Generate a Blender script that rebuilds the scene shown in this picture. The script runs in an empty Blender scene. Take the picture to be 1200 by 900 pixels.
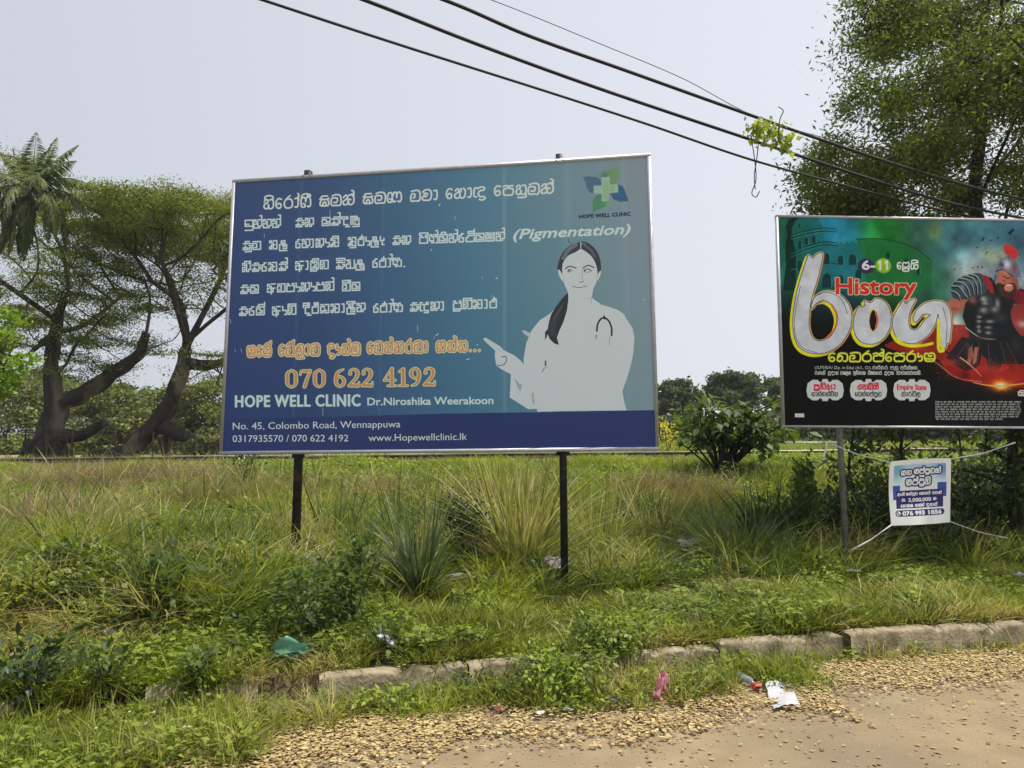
import bpy, math, random
import numpy as np
from mathutils import Vector

# ------------------------------------------------------------------ camera, sky, sun, exposure
SC = bpy.context.scene
COL = SC.collection
FPX = 867.0                                   # focal length in pixels of a 1200 px wide frame
PITCH = math.atan(80 / FPX)
CZ = 1.55
cam_d = bpy.data.cameras.new('camera')
cam_d.sensor_width = 36.0
cam_d.lens = FPX / 1200 * 36
cam_d.clip_end = 3000
cam = bpy.data.objects.new('camera', cam_d)
cam.location = (0, 0, CZ)
cam.rotation_euler = (math.pi / 2 + PITCH, 0, 0)
COL.objects.link(cam)
SC.camera = cam

SUN_EL, SUN_AZ = math.radians(67), math.radians(90)      # azimuth from +Y towards +X
W = bpy.data.worlds.new('World')
SC.world = W
W.use_nodes = True
nt = W.node_tree
bg = nt.nodes['Background']
sky = nt.nodes.new('ShaderNodeTexSky')
sky.sky_type = 'NISHITA'
sky.sun_disc = False
sky.sun_elevation = SUN_EL
sky.sun_rotation = SUN_AZ
sky.dust_density = 6.0
sky.air_density = 1.2
mixn = nt.nodes.new('ShaderNodeMixRGB')
mixn.inputs[0].default_value = 0.88
# thick white-lavender humidity haze, brighter towards the sun's side
tcw = nt.nodes.new('ShaderNodeTexCoord'); sxw = nt.nodes.new('ShaderNodeSeparateXYZ'); mrw = nt.nodes.new('ShaderNodeMapRange')
mrw.inputs[1].default_value = -.7; mrw.inputs[2].default_value = .75
hz = nt.nodes.new('ShaderNodeMixRGB')
hz.inputs[1].default_value = (6.45, 6.85, 7.6, 1); hz.inputs[2].default_value = (9.4, 9.6, 10.4, 1)
nt.links.new(tcw.outputs['Generated'], sxw.inputs[0]); nt.links.new(sxw.outputs['X'], mrw.inputs[0]); nt.links.new(mrw.outputs[0], hz.inputs[0])
nt.links.new(hz.outputs[0], mixn.inputs[2])
nt.links.new(sky.outputs[0], mixn.inputs[1])
nt.links.new(mixn.outputs[0], bg.inputs[0])
bg.inputs[1].default_value = 0.1

sd = bpy.data.lights.new('sun', 'SUN')
sd.energy = 5.0
sd.angle = math.radians(0.6)
sd.color = (1.0, 0.93, 0.82)
sun = bpy.data.objects.new('sun', sd)
sdir = Vector((math.cos(SUN_EL) * math.sin(SUN_AZ), math.cos(SUN_EL) * math.cos(SUN_AZ), math.sin(SUN_EL)))
sun.rotation_euler = sdir.to_track_quat('Z', 'Y').to_euler()
sun.location = (20, 0, 40)
COL.objects.link(sun)

SC.view_settings.view_transform = 'Standard'
SC.view_settings.look = 'None'
SC.view_settings.exposure = 0.0
SC.view_settings.gamma = 1.0
SC.cycles.max_bounces = 6
SC.cycles.transparent_max_bounces = 8
SC.render.engine = 'CYCLES'
SC.cycles.use_denoising = True

rng = np.random.default_rng(7)
random.seed(7)


def at(px, py, Y):
    """point of the world at depth Y (metres in front of the camera) seen at photo pixel (px, py)"""
    x = (px - 600) / FPX
    u = (450 - py) / FPX
    dy = math.cos(PITCH) - u * math.sin(PITCH)
    dz = math.sin(PITCH) + u * math.cos(PITCH)
    t = Y / dy
    return Vector((x * t, Y, CZ + dz * t))


# ------------------------------------------------------------------ ground heights
def sstep(a, b, x):
    t = np.clip((x - a) / (b - a), 0, 1)
    return t * t * (3 - 2 * t)


def kerb_y(x):
    return 5.21 + 0.29 * np.asarray(x, float) - 0.012 * np.clip(np.asarray(x, float), 0, 9) ** 2


def bumps(x, y):
    return (0.05 * np.sin(1.7 * x + 0.6 * y) * np.cos(1.1 * y - .4 * x) + 0.03 * np.sin(3.9 * x + 2) * np.sin(3.3 * y)
            + 0.07 * np.sin(.53 * x + 1.1) * np.sin(.61 * y + .4))


def ground_z(x, y):
    x = np.asarray(x, float)
    y = np.asarray(y, float)
    s = y - kerb_y(x)
    xr = np.clip(x, -14, 14)
    z = np.where(s > -0.02, 0.13 + .05 * sstep(1.2, 2.6, x), -0.02)
    z = z + sstep(0, 2.5, s) * (0.09 - 0.035 * np.clip(x, -3.5, 3.5))
    z = z + sstep(2.5, 9, s) * 0.22
    zr = 1.22 + 0.0106 * xr                       # crown of the railway bank
    b = sstep(9.5, 19.5, y + 0.05 * x)
    z = z + b * (zr - z) * (s > 0.4)
    far = np.clip(y - 25, 0, 100)
    z = z + far * (0.012 + 0.026 * sstep(0, 12, x)) * sstep(23, 27, y)
    z = z + bumps(x, y) * sstep(0.6, 2.0, s) * (1 - 0.8 * sstep(18, 22, y))
    return z


def gz(x, y):
    return float(ground_z(x, y))


def on_ground(px, py, lo=2.0, hi=80.0):
    """where the sight line through a photo pixel meets the ground"""
    ys = np.concatenate([np.arange(lo, 30, 0.02), np.arange(30, hi, 0.2)])
    a = at(px, py, 1.0)
    X = a.x * ys
    Z = CZ + (a.z - CZ) * ys
    h = ground_z(X, ys)
    k = int(np.argmax(Z <= h)) if (Z <= h).any() else len(ys) - 1
    return Vector((X[k], ys[k], h[k]))


# ------------------------------------------------------------------ object helpers
def tag(o, label=None, cat=None, group=None, kind=None):
    if label: o['label'] = label
    if cat: o['category'] = cat
    if group: o['group'] = group
    if kind: o['kind'] = kind
    return o


def empty(name, loc=(0, 0, 0), **kw):
    o = bpy.data.objects.new(name, None)
    o.location = loc
    o.empty_display_size = .2
    COL.objects.link(o)
    return tag(o, **kw)


def np_mesh(name, V, F, mat=None, parent=None, var=None, smooth=False, uv=None, **kw):
    """one mesh object from arrays; F is (n,3) or (n,4), or a list of such arrays. V is in world metres"""
    V = np.asarray(V, np.float32)
    Fs = F if isinstance(F, list) and np.ndim(F[0]) == 2 else [F]
    Fs = [np.asarray(f, np.int32) for f in Fs if len(f)]
    me = bpy.data.meshes.new(name)
    me.vertices.add(len(V))
    loops = np.concatenate([f.ravel() for f in Fs])
    tot = np.concatenate([np.full(len(f), f.shape[1], np.int32) for f in Fs])
    start = np.concatenate([[0], np.cumsum(tot)[:-1]]).astype(np.int32)
    me.loops.add(len(loops))
    me.polygons.add(len(tot))
    off = np.zeros(3, np.float32)
    if parent is not None:
        off = np.array(world_loc(parent), np.float32)
    me.vertices.foreach_set('co', (V - off).ravel())
    me.loops.foreach_set('vertex_index', loops)
    me.polygons.foreach_set('loop_start', start)
    me.polygons.foreach_set('loop_total', tot)
    me.update(calc_edges=True)
    if smooth:
        me.polygons.foreach_set('use_smooth', np.ones(len(tot), bool))
    if var is not None:
        a = me.attributes.new('var', 'FLOAT', 'POINT')
        a.data.foreach_set('value', np.asarray(var, np.float32))
    if uv is not None:
        l = me.uv_layers.new(name='UVMap')
        l.data.foreach_set('uv', np.asarray(uv, np.float32)[loops].ravel())
    if mat: me.materials.append(mat)
    o = bpy.data.objects.new(name, me)
    COL.objects.link(o)
    if parent is not None: o.parent = parent
    return tag(o, **kw)


def world_loc(o):
    l = Vector(o.location)
    while o.parent:
        o = o.parent
        l += Vector(o.location)
    return l


class MB:
    """collects boxes, tubes and sheets into arrays"""
    def __init__(s):
        s.V, s.Q, s.n, s.var = [], [], 0, []

    def add(s, V, Q, var=0.5):
        V = np.asarray(V, float)
        s.V.append(V); s.Q.append(np.asarray(Q) + s.n); s.n += len(V)
        s.var.append(np.full(len(V), var))

    def box(s, c, size, ax=None, var=.5):
        c = np.array(c, float)
        ax = np.eye(3) if ax is None else np.array([np.array(a, float) for a in ax])
        k = np.array([[-1, -1, -1], [1, -1, -1], [1, 1, -1], [-1, 1, -1], [-1, -1, 1], [1, -1, 1], [1, 1, 1], [-1, 1, 1]]) * .5
        V = c + (k * np.array(size)) @ ax
        s.add(V, [[0, 3, 2, 1], [4, 5, 6, 7], [0, 1, 5, 4], [1, 2, 6, 5], [2, 3, 7, 6], [3, 0, 4, 7]], var)

    def tube(s, P, r, n=6, var=.5, cap=True, squash=None):
        P = np.array([np.array(p, float) for p in P])
        m = len(P)
        r = np.full(m, r, float) if np.isscalar(r) else np.array(r, float)
        T = np.gradient(P, axis=0)
        T[np.linalg.norm(T, axis=1) < 1e-6] = (.05, .05, 1)
        T /= np.linalg.norm(T, axis=1)[:, None] + 1e-9
        a = np.array([0, 0, 1.]) if abs(T[0][2]) < .9 else np.array([1., 0, 0])
        U = np.cross(T[0], a); U /= np.linalg.norm(U)
        ang = np.arange(n) / n * 2 * np.pi
        V = []
        for i in range(m):
            U = U - T[i] * U.dot(T[i]); U /= np.linalg.norm(U) + 1e-9
            B = np.cross(T[i], U)
            V.append(P[i] + r[i] * (np.cos(ang)[:, None] * U + np.sin(ang)[:, None] * B))
        V = np.concatenate(V)
        Q = [[i * n + k, i * n + (k + 1) % n, (i + 1) * n + (k + 1) % n, (i + 1) * n + k] for i in range(m - 1) for k in range(n)]
        if cap:
            V = np.vstack([V, P[0], P[-1]])
            for k in range(0, n):
                Q.append([m * n, (k + 1) % n, k, k])
                Q.append([m * n + 1, (m - 1) * n + k, (m - 1) * n + (k + 1) % n, (m - 1) * n + (k + 1) % n])
        s.add(V, Q, var)

    def limb(s, P, r, n=16, rough=.12):
        """thick woody limb: knotty, ridged, swelling unevenly"""
        P = smooth([tuple(p) for p in P], 7); r = np.interp(np.linspace(0, 1, len(P)), np.linspace(0, 1, len(r)), r)
        k0 = len(s.V); s.tube(P, r, n, cap=True)
        V = s.V[k0]; m = len(P)
        ang = np.tile(np.arange(n) / n * 6.283, m); row = np.repeat(np.arange(m), n)
        ph = float(P[0][0]) * 3
        f = 1 + rough * (np.sin(ang * 3 + row * .35 + ph) + .7 * np.sin(ang * 5 - row * .6 + ph * 2) + .6 * np.sin(row * .9 + ang + ph) + .5 * np.sin(ang * 7 + row * .2))
        C = np.repeat(np.array(P), n, 0)
        V[:m * n] = C + (V[:m * n] - C) * f[:, None]
        s.V[k0] = V

    def build(s, name, mat, parent=None, smooth=False, **kw):
        Q = np.concatenate(s.Q)
        tri = Q[:, 2] == Q[:, 3]
        Fs = [f for f in (Q[~tri], Q[tri][:, :3]) if len(f)]
        return np_mesh(name, np.concatenate(s.V), Fs, mat, parent, var=np.concatenate(s.var), smooth=smooth, **kw)


def copy_tree(o, parent=None):
    c = o.copy()
    COL.objects.link(c)
    c.parent = parent
    for ch in list(o.children):
        copy_tree(ch, c)
    return c


# ------------------------------------------------------------------ materials
def srgb(*c):
    return tuple((v / 255 / 12.92) if v / 255 < .04045 else ((v / 255 + .055) / 1.055) ** 2.4 for v in c)


def new_mat(name):
    m = bpy.data.materials.new(name)
    m.use_nodes = True
    n = m.node_tree
    return m, n, n.nodes['Principled BSDF']


def rgba(c):
    return (c[0], c[1], c[2], 1)


def surf(name, c1, c2=None, scale=6.0, rough=.85, bump=0.0, bscale=None, detail=6, metal=0, c3=None, s3=1.0, stretch=None, spec=.3, coord='pos', c3lo=.5, c3hi=.65):
    """noise-mottled surface; c3 lays larger soft patches of a third colour"""
    m, t, b = new_mat(name)
    L = t.links.new
    if coord == 'pos':
        g = t.nodes.new('ShaderNodeNewGeometry'); src = g.outputs['Position']
    else:
        g = t.nodes.new('ShaderNodeTexCoord'); src = g.outputs['Object']
    if stretch:
        mp = t.nodes.new('ShaderNodeMapping'); mp.inputs['Scale'].default_value = stretch
        L(src, mp.inputs[0]); src = mp.outputs[0]
    n1 = t.nodes.new('ShaderNodeTexNoise'); n1.inputs['Scale'].default_value = scale; n1.inputs['Detail'].default_value = detail
    L(src, n1.inputs['Vector'])
    mx = t.nodes.new('ShaderNodeMixRGB')
    mx.inputs[1].default_value = rgba(c1); mx.inputs[2].default_value = rgba(c2 or c1)
    rp = t.nodes.new('ShaderNodeMapRange'); rp.inputs[1].default_value = .35; rp.inputs[2].default_value = .65
    L(n1.outputs[0], rp.inputs[0]); L(rp.outputs[0], mx.inputs[0])
    out = mx.outputs[0]
    if c3:
        n3 = t.nodes.new('ShaderNodeTexNoise'); n3.inputs['Scale'].default_value = s3; n3.inputs['Detail'].default_value = 5
        L(src, n3.inputs['Vector'])
        r3 = t.nodes.new('ShaderNodeMapRange'); r3.inputs[1].default_value = c3lo; r3.inputs[2].default_value = c3hi
        L(n3.outputs[0], r3.inputs[0])
        m3 = t.nodes.new('ShaderNodeMixRGB'); m3.inputs[2].default_value = rgba(c3)
        L(r3.outputs[0], m3.inputs[0]); L(out, m3.inputs[1]); out = m3.outputs[0]
    L(out, b.inputs['Base Color'])
    b.inputs['Roughness'].default_value = rough
    b.inputs['Metallic'].default_value = metal
    b.inputs['Specular IOR Level'].default_value = spec
    if bump:
        n2 = t.nodes.new('ShaderNodeTexNoise'); n2.inputs['Scale'].default_value = bscale or scale * 3; n2.inputs['Detail'].default_value = 8
        L(src, n2.inputs['Vector'])
        bp = t.nodes.new('ShaderNodeBump'); bp.inputs['Strength'].default_value = 1; bp.inputs['Distance'].default_value = bump
        L(n2.outputs[0], bp.inputs['Height']); L(bp.outputs[0], b.inputs['Normal'])
    return m


def leaf_mat(name, dark, light, dry=None, patch=.35, trans=.45, rough=.5, dry_lo=.56, dry_hi=.7):
    """two-tone leaf: per-leaf variation ('var'), soft patches across the world, light passing through"""
    m, t, b = new_mat(name)
    L = t.links.new
    at_ = t.nodes.new('ShaderNodeAttribute'); at_.attribute_name = 'var'
    g = t.nodes.new('ShaderNodeNewGeometry')
    n1 = t.nodes.new('ShaderNodeTexNoise'); n1.inputs['Scale'].default_value = patch * 2.5; n1.inputs['Detail'].default_value = 4
    L(g.outputs['Position'], n1.inputs['Vector'])
    oi = t.nodes.new('ShaderNodeObjectInfo')
    a1 = t.nodes.new('ShaderNodeMath'); a1.operation = 'MULTIPLY_ADD'; a1.inputs[1].default_value = 1.6; a1.inputs[2].default_value = -.8
    L(n1.outputs[0], a1.inputs[0])
    a2 = t.nodes.new('ShaderNodeMath'); a2.operation = 'ADD'; a2.use_clamp = True
    L(a1.outputs[0], a2.inputs[0]); L(at_.outputs['Fac'], a2.inputs[1])
    mx = t.nodes.new('ShaderNodeMixRGB'); mx.inputs[1].default_value = rgba(dark); mx.inputs[2].default_value = rgba(light)
    L(a2.outputs[0], mx.inputs[0])
    out = mx.outputs[0]
    if dry:
        n3 = t.nodes.new('ShaderNodeTexNoise'); n3.inputs['Scale'].default_value = patch * 1.3; n3.inputs['Detail'].default_value = 5
        ad = t.nodes.new('ShaderNodeVectorMath'); ad.inputs[1].default_value = (13, 7, 3)
        L(g.outputs['Position'], ad.inputs[0]); L(ad.outputs[0], n3.inputs['Vector'])
        mrd = t.nodes.new('ShaderNodeMath'); mrd.operation = 'MULTIPLY_ADD'; mrd.inputs[1].default_value = .22; mrd.inputs[2].default_value = -.11
        L(at_.outputs['Fac'], mrd.inputs[0])
        sm = t.nodes.new('ShaderNodeMath'); sm.operation = 'ADD'
        L(n3.outputs[0], sm.inputs[0]); L(mrd.outputs[0], sm.inputs[1])
        r3 = t.nodes.new('ShaderNodeMapRange'); r3.inputs[1].default_value = dry_lo; r3.inputs[2].default_value = dry_hi
        L(sm.outputs[0], r3.inputs[0])
        m3 = t.nodes.new('ShaderNodeMixRGB'); m3.inputs[2].default_value = rgba(dry)
        L(r3.outputs[0], m3.inputs[0]); L(out, m3.inputs[1]); out = m3.outputs[0]
    L(out, b.inputs['Base Color'])
    b.inputs['Roughness'].default_value = rough
    b.inputs['Specular IOR Level'].default_value = .35
    tr = t.nodes.new('ShaderNodeBsdfTranslucent')
    hv = t.nodes.new('ShaderNodeMixRGB'); hv.blend_type = 'MULTIPLY'; hv.inputs[0].default_value = 1; hv.inputs[2].default_value = (1.25, 1.35, .55, 1)
    L(out, hv.inputs[1]); L(hv.outputs[0], tr.inputs[0])
    ms = t.nodes.new('ShaderNodeMixShader'); ms.inputs[0].default_value = trans
    L(b.outputs[0], ms.inputs[1]); L(tr.outputs[0], ms.inputs[2])
    L(ms.outputs[0], t.nodes['Material Output'].inputs['Surface'])
    return m


M = {}
M['road'] = surf('dusty_road', (.29, .228, .135), (.232, .178, .103), 3.4, .95, .006, 70, detail=12, c3=(.20, .155, .10), s3=.8, c3lo=.46, c3hi=.7)
M['soil'] = surf('verge_soil', (.10, .075, .04), (.06, .055, .025), 5, .98, .02, 30, c3=(.20, .15, .09), s3=1.4)
M['field'] = surf('far_meadow', (.16, .19, .055), (.11, .14, .04), 1.2, .95, .03, 9, c3=(.30, .27, .13), s3=.12)
M['concrete'] = surf('old_kerb_concrete', (.38, .32, .22), (.24, .20, .13), 7, .95, .012, 40, c3=(.11, .095, .05), s3=3.4, c3lo=.5, c3hi=.62)
M['black_steel'] = surf('black_painted_steel', (.012, .012, .014), (.028, .026, .026), 8, .5, .001, 60, c3=(.07, .05, .035), s3=5, c3lo=.62, c3hi=.7)
M['grey_steel'] = surf('galvanised_steel', (.20, .20, .20), (.13, .13, .13), 12, .5, .001, 40, metal=.3)
M['alu'] = surf('aluminium_edge_trim', (.50, .51, .55), (.42, .43, .47), 20, .45, .0005, 50, metal=.35)
M['bark'] = surf('rough_bark', (.055, .045, .036), (.025, .02, .016), 3, .95, .06, 8, stretch=(1, 1, .35), c3=(.17, .145, .11), s3=.9, c3lo=.55, c3hi=.66)
M['bark_dark'] = surf('dark_bark', (.045, .037, .03), (.022, .018, .015), 5, .95, .02, 20)
M['twig'] = surf('thin_stems', (.07, .06, .035), (.035, .03, .018), 9, .9)
M['rust'] = surf('rusty_rail_steel', (.075, .05, .035), (.045, .032, .025), 6, .7, .002, 60)
M['rail_top'] = surf('worn_rail_head', (.30, .27, .23), (.16, .13, .10), 2, .4, 0, metal=.5)
M['sleeper'] = surf('weathered_sleeper', (.12, .10, .08), (.07, .06, .05), 8, .95, .01, 30)
M['wire'] = surf('black_cable_sheath', (.012, .012, .013), (.02, .02, .022), 20, .6)
M['strap'] = surf('white_strap', (.66, .66, .64), (.52, .52, .5), 30, .5)
M['palm_trunk'] = surf('palm_trunk_bark', (.14, .12, .10), (.07, .06, .05), 5, .95, .02, 12, stretch=(1, 1, 4))


# ------------------------------------------------------------------ flat print: drawn on a pixel sheet by this script
def smooth(pts, n=6, closed=False):
    P = np.array(pts, float)
    if len(P) < 3: return P
    if closed: Q = np.vstack([P[-1], P, P[0], P[1]])
    else: Q = np.vstack([2 * P[0] - P[1], P, 2 * P[-1] - P[-2]])
    out = []
    for i in range(1, len(Q) - 2):
        for k in range(n):
            t = k / n
            out.append(.5 * ((2 * Q[i]) + (-Q[i - 1] + Q[i + 1]) * t + (2 * Q[i - 1] - 5 * Q[i] + 4 * Q[i + 1] - Q[i + 2]) * t * t
                             + (-Q[i - 1] + 3 * Q[i] - 3 * Q[i + 1] + Q[i + 2]) * t ** 3))
    if not closed: out.append(P[-1])
    return np.array(out)


_tris = {}


def latin_tris(text, shear=0.0, space=1.0):
    """triangles of a line of latin text in the built-in font, x and cap height scaled to 0..1"""
    key = (text, shear, space)
    if key in _tris: return _tris[key]
    cu = bpy.data.curves.new('line', 'FONT')
    cu.body = text
    cu.shear = shear
    cu.space_character = space
    cu.resolution_u = 3
    ob = bpy.data.objects.new('line', cu)
    COL.objects.link(ob)
    dg = bpy.context.evaluated_depsgraph_get()
    me = ob.evaluated_get(dg).to_mesh()
    me.calc_loop_triangles()
    V = np.array([v.co[:2] for v in me.vertices])
    T = np.array([t.vertices[:] for t in me.loop_triangles])
    bpy.data.objects.remove(ob)
    bpy.data.curves.remove(cu)
    x0, x1 = V[:, 0].min(), V[:, 0].max()
    V[:, 0] = (V[:, 0] - x0) / (x1 - x0)
    V[:, 1] /= 0.70
    _tris[key] = V[T]
    return _tris[key]


class Print:
    """a printed sheet. Drawing positions are given in the plane's own photo pixels and mapped square onto the sheet"""
    def __init__(s, corners, w, h, base=(0, 0, 0)):
        src = np.array(corners, float)
        dst = np.array([(0, 0), (w, 0), (w, h), (0, h)], float)
        A = []
        for (x, y), (u, v) in zip(src, dst):
            A.append([x, y, 1, 0, 0, 0, -u * x, -u * y, u]); A.append([0, 0, 0, x, y, 1, -v * x, -v * y, v])
        A = np.array(A)
        s.H = np.append(np.linalg.solve(A[:, :8], A[:, 8]), 1).reshape(3, 3)
        s.w, s.h = w, h
        s.k = w / np.linalg.norm(src[1] - src[0])
        s.img = np.zeros((h, w, 3), np.float32) + np.array(base, np.float32) / 255

    def P(s, pts):
        q = np.c_[np.array(pts, float), np.ones(len(pts))] @ s.H.T
        return q[:, :2] / q[:, 2:]

    def mask(s):
        return np.zeros((s.h, s.w), np.float32)

    def _grid(s, x0, y0, x1, y1):
        x0, y0 = max(0, int(x0)), max(0, int(y0)); x1, y1 = min(s.w, int(x1) + 2), min(s.h, int(y1) + 2)
        if x1 <= x0 or y1 <= y0: return None
        X, Y = np.meshgrid(np.arange(x0, x1) + .5, np.arange(y0, y1) + .5)
        return slice(y0, y1), slice(x0, x1), X, Y

    def m_stroke(s, m, pts, r, tex=False):
        Q = np.array(pts, float) if tex else s.P(pts)
        R = (np.full(len(Q), r, float) if np.isscalar(r) else np.array(r, float)) * s.k
        if len(Q) == 1: Q = np.vstack([Q, Q + .01]); R = np.append(R, R)
        for a, b, ra, rb in zip(Q[:-1], Q[1:], R[:-1], R[1:]):
            rr = max(ra, rb) + 1.5
            g = s._grid(min(a[0], b[0]) - rr, min(a[1], b[1]) - rr, max(a[0], b[0]) + rr, max(a[1], b[1]) + rr)
            if g is None: continue
            sy, sx, X, Y = g
            d = b - a
            t = np.clip(((X - a[0]) * d[0] + (Y - a[1]) * d[1]) / (d @ d + 1e-9), 0, 1)
            D = np.hypot(X - a[0] - t * d[0], Y - a[1] - t * d[1]) - (ra + (rb - ra) * t)
            m[sy, sx] = np.maximum(m[sy, sx], np.clip(.5 - D, 0, 1))

    def m_fill(s, m, pts, tex=False, val=1.0):
        Q = np.array(pts, float) if tex else s.P(pts)
        g = s._grid(Q[:, 0].min(), Q[:, 1].min(), Q[:, 0].max(), Q[:, 1].max())
        if g is None: return
        sy, sx, X, Y = g
        ins = np.zeros(X.shape, bool)
        xs = X[0]
        for a, b in zip(Q, np.roll(Q, -1, 0)):
            if a[1] == b[1]: continue
            rows = (Y[:, 0] > min(a[1], b[1])) & (Y[:, 0] <= max(a[1], b[1]))
            if not rows.any(): continue
            xc = a[0] + (Y[rows, 0] - a[1]) * (b[0] - a[0]) / (b[1] - a[1])
            ins[rows] ^= xs[None, :] > xc[:, None]
        m[sy, sx] = np.maximum(m[sy, sx], ins * val)

    def m_tris(s, m, T):
        """T (n,3,2) in photo pixels"""
        Q = s.P(T.reshape(-1, 2)).reshape(-1, 3, 2)
        for a, b, c in Q:
            lo = np.minimum(np.minimum(a, b), c); hi = np.maximum(np.maximum(a, b), c)
            g = s._grid(lo[0] - .5, lo[1] - .5, hi[0] + .5, hi[1] + .5)
            if g is None: continue
            sy, sx, X, Y = g
            det = (b[0] - a[0]) * (c[1] - a[1]) - (b[1] - a[1]) * (c[0] - a[0])
            if abs(det) < 1e-6: continue
            u = ((X - a[0]) * (c[1] - a[1]) - (Y - a[1]) * (c[0] - a[0])) / det
            v = ((b[0] - a[0]) * (Y - a[1]) - (b[1] - a[1]) * (X - a[0])) / det
            e = .02
            m[sy, sx] = np.maximum(m[sy, sx], ((u >= -e) & (v >= -e) & (u + v <= 1 + e)).astype(np.float32))

    def grow(s, m, r):
        """dilate by r photo pixels"""
        R = r * s.k
        out = m.copy()
        n = max(8, int(R * 4))
        for rad in ([R] if R < 3 else [R, R * .5]):
            for k in range(n):
                dx, dy = int(round(rad * math.cos(k / n * 6.2832))), int(round(rad * math.sin(k / n * 6.2832)))
                sh = np.roll(np.roll(m, dx, 1), dy, 0)
                out = np.maximum(out, sh)
        return out

    def paint(s, m, c, alpha=1.0):
        ys, xs = np.nonzero(m > 0)
        if not len(ys): return
        sl = (slice(ys.min(), ys.max() + 1), slice(xs.min(), xs.max() + 1))
        k = (m[sl] * alpha)[..., None]
        c = np.array(c, np.float32) / 255
        s.img[sl] = s.img[sl] * (1 - k) + c * k

    def fill(s, pts, c, alpha=1.0, sm=False):
        m = s.mask(); s.m_fill(m, smooth(pts, closed=True) if sm else pts); s.paint(m, c, alpha)

    def stroke(s, pts, r, c, alpha=1.0, sm=True):
        if not np.isscalar(r) and sm:
            P3 = smooth(np.c_[np.array(pts, float), np.array(r, float)]); pts, r = P3[:, :2], P3[:, 2]
        elif sm: pts = smooth(pts)
        m = s.mask(); s.m_stroke(m, pts, r); s.paint(m, c, alpha)

    def blob(s, x, y, rx, ry, c, alpha=1.0, rot=0, hard=1.0):
        p = s.P([(x, y)])[0]
        R = max(rx, ry) * s.k * 2.6
        g = s._grid(p[0] - R, p[1] - R, p[0] + R, p[1] + R)
        if g is None: return
        sy, sx, X, Y = g
        X = X - p[0]; Y = Y - p[1]
        cr, sr = math.cos(rot), math.sin(rot)
        d = ((X * cr + Y * sr) / (rx * s.k)) ** 2 + ((-X * sr + Y * cr) / (ry * s.k)) ** 2
        k = (np.exp(-d ** hard) * alpha)[..., None]
        s.img[sy, sx] = s.img[sy, sx] * (1 - k) + np.array(c, np.float32) / 255 * k

    def latin(s, text, x0, x1, y0, y1, cap, c, shear=0.0, bold=0.0, outline=None, orad=.7, serif=False, alpha=1.0, space=1.0):
        """baseline runs (x0,y0)-(x1,y1)"""
        T = latin_tris(text, shear, space)
        u, v = T[..., 0], T[..., 1]
        X = x0 + u * (x1 - x0)
        Y = y0 + u * (y1 - y0) - v * cap
        m = s.mask()
        s.m_tris(m, np.stack([X, Y], -1))
        if bold: m = s.grow(m, bold)
        if outline is not None:
            s.paint(s.grow(m, orad), outline)
        s.paint(m, c, alpha)

    def image(s, name, K):
        """sheet colours are how the print looks in the board's own shade; K is the light falling there"""
        c = np.clip(s.img, 0, 1)
        lin = np.where(c < .04045, c / 12.92, ((c + .055) / 1.055) ** 2.4) / np.array(K)
        lin = np.clip(lin, 0, .9)
        enc = np.where(lin < .0031308, lin * 12.92, 1.055 * lin ** (1 / 2.4) - .055)
        im = bpy.data.images.new(name, s.w, s.h)
        px = np.ones((s.h, s.w, 4), np.float32)
        px[..., :3] = enc[::-1]
        im.pixels.foreach_set(px.ravel())
        im.pack()
        return im


def print_mat(name, im, rough=.35, spec=.4, bump=.0008):
    m, t, b = new_mat(name)
    L = t.links.new
    ti = t.nodes.new('ShaderNodeTexImage'); ti.image = im; ti.extension = 'EXTEND'
    L(ti.outputs[0], b.inputs['Base Color'])
    b.inputs['Roughness'].default_value = rough
    b.inputs['Specular IOR Level'].default_value = spec
    g = t.nodes.new('ShaderNodeNewGeometry')
    n2 = t.nodes.new('ShaderNodeTexNoise'); n2.inputs['Scale'].default_value = 3; n2.inputs['Detail'].default_value = 2
    L(g.outputs['Position'], n2.inputs['Vector'])
    bp = t.nodes.new('ShaderNodeBump'); bp.inputs['Distance'].default_value = bump * 4
    L(n2.outputs[0], bp.inputs['Height']); L(bp.outputs[0], b.inputs['Normal'])
    return m


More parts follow.
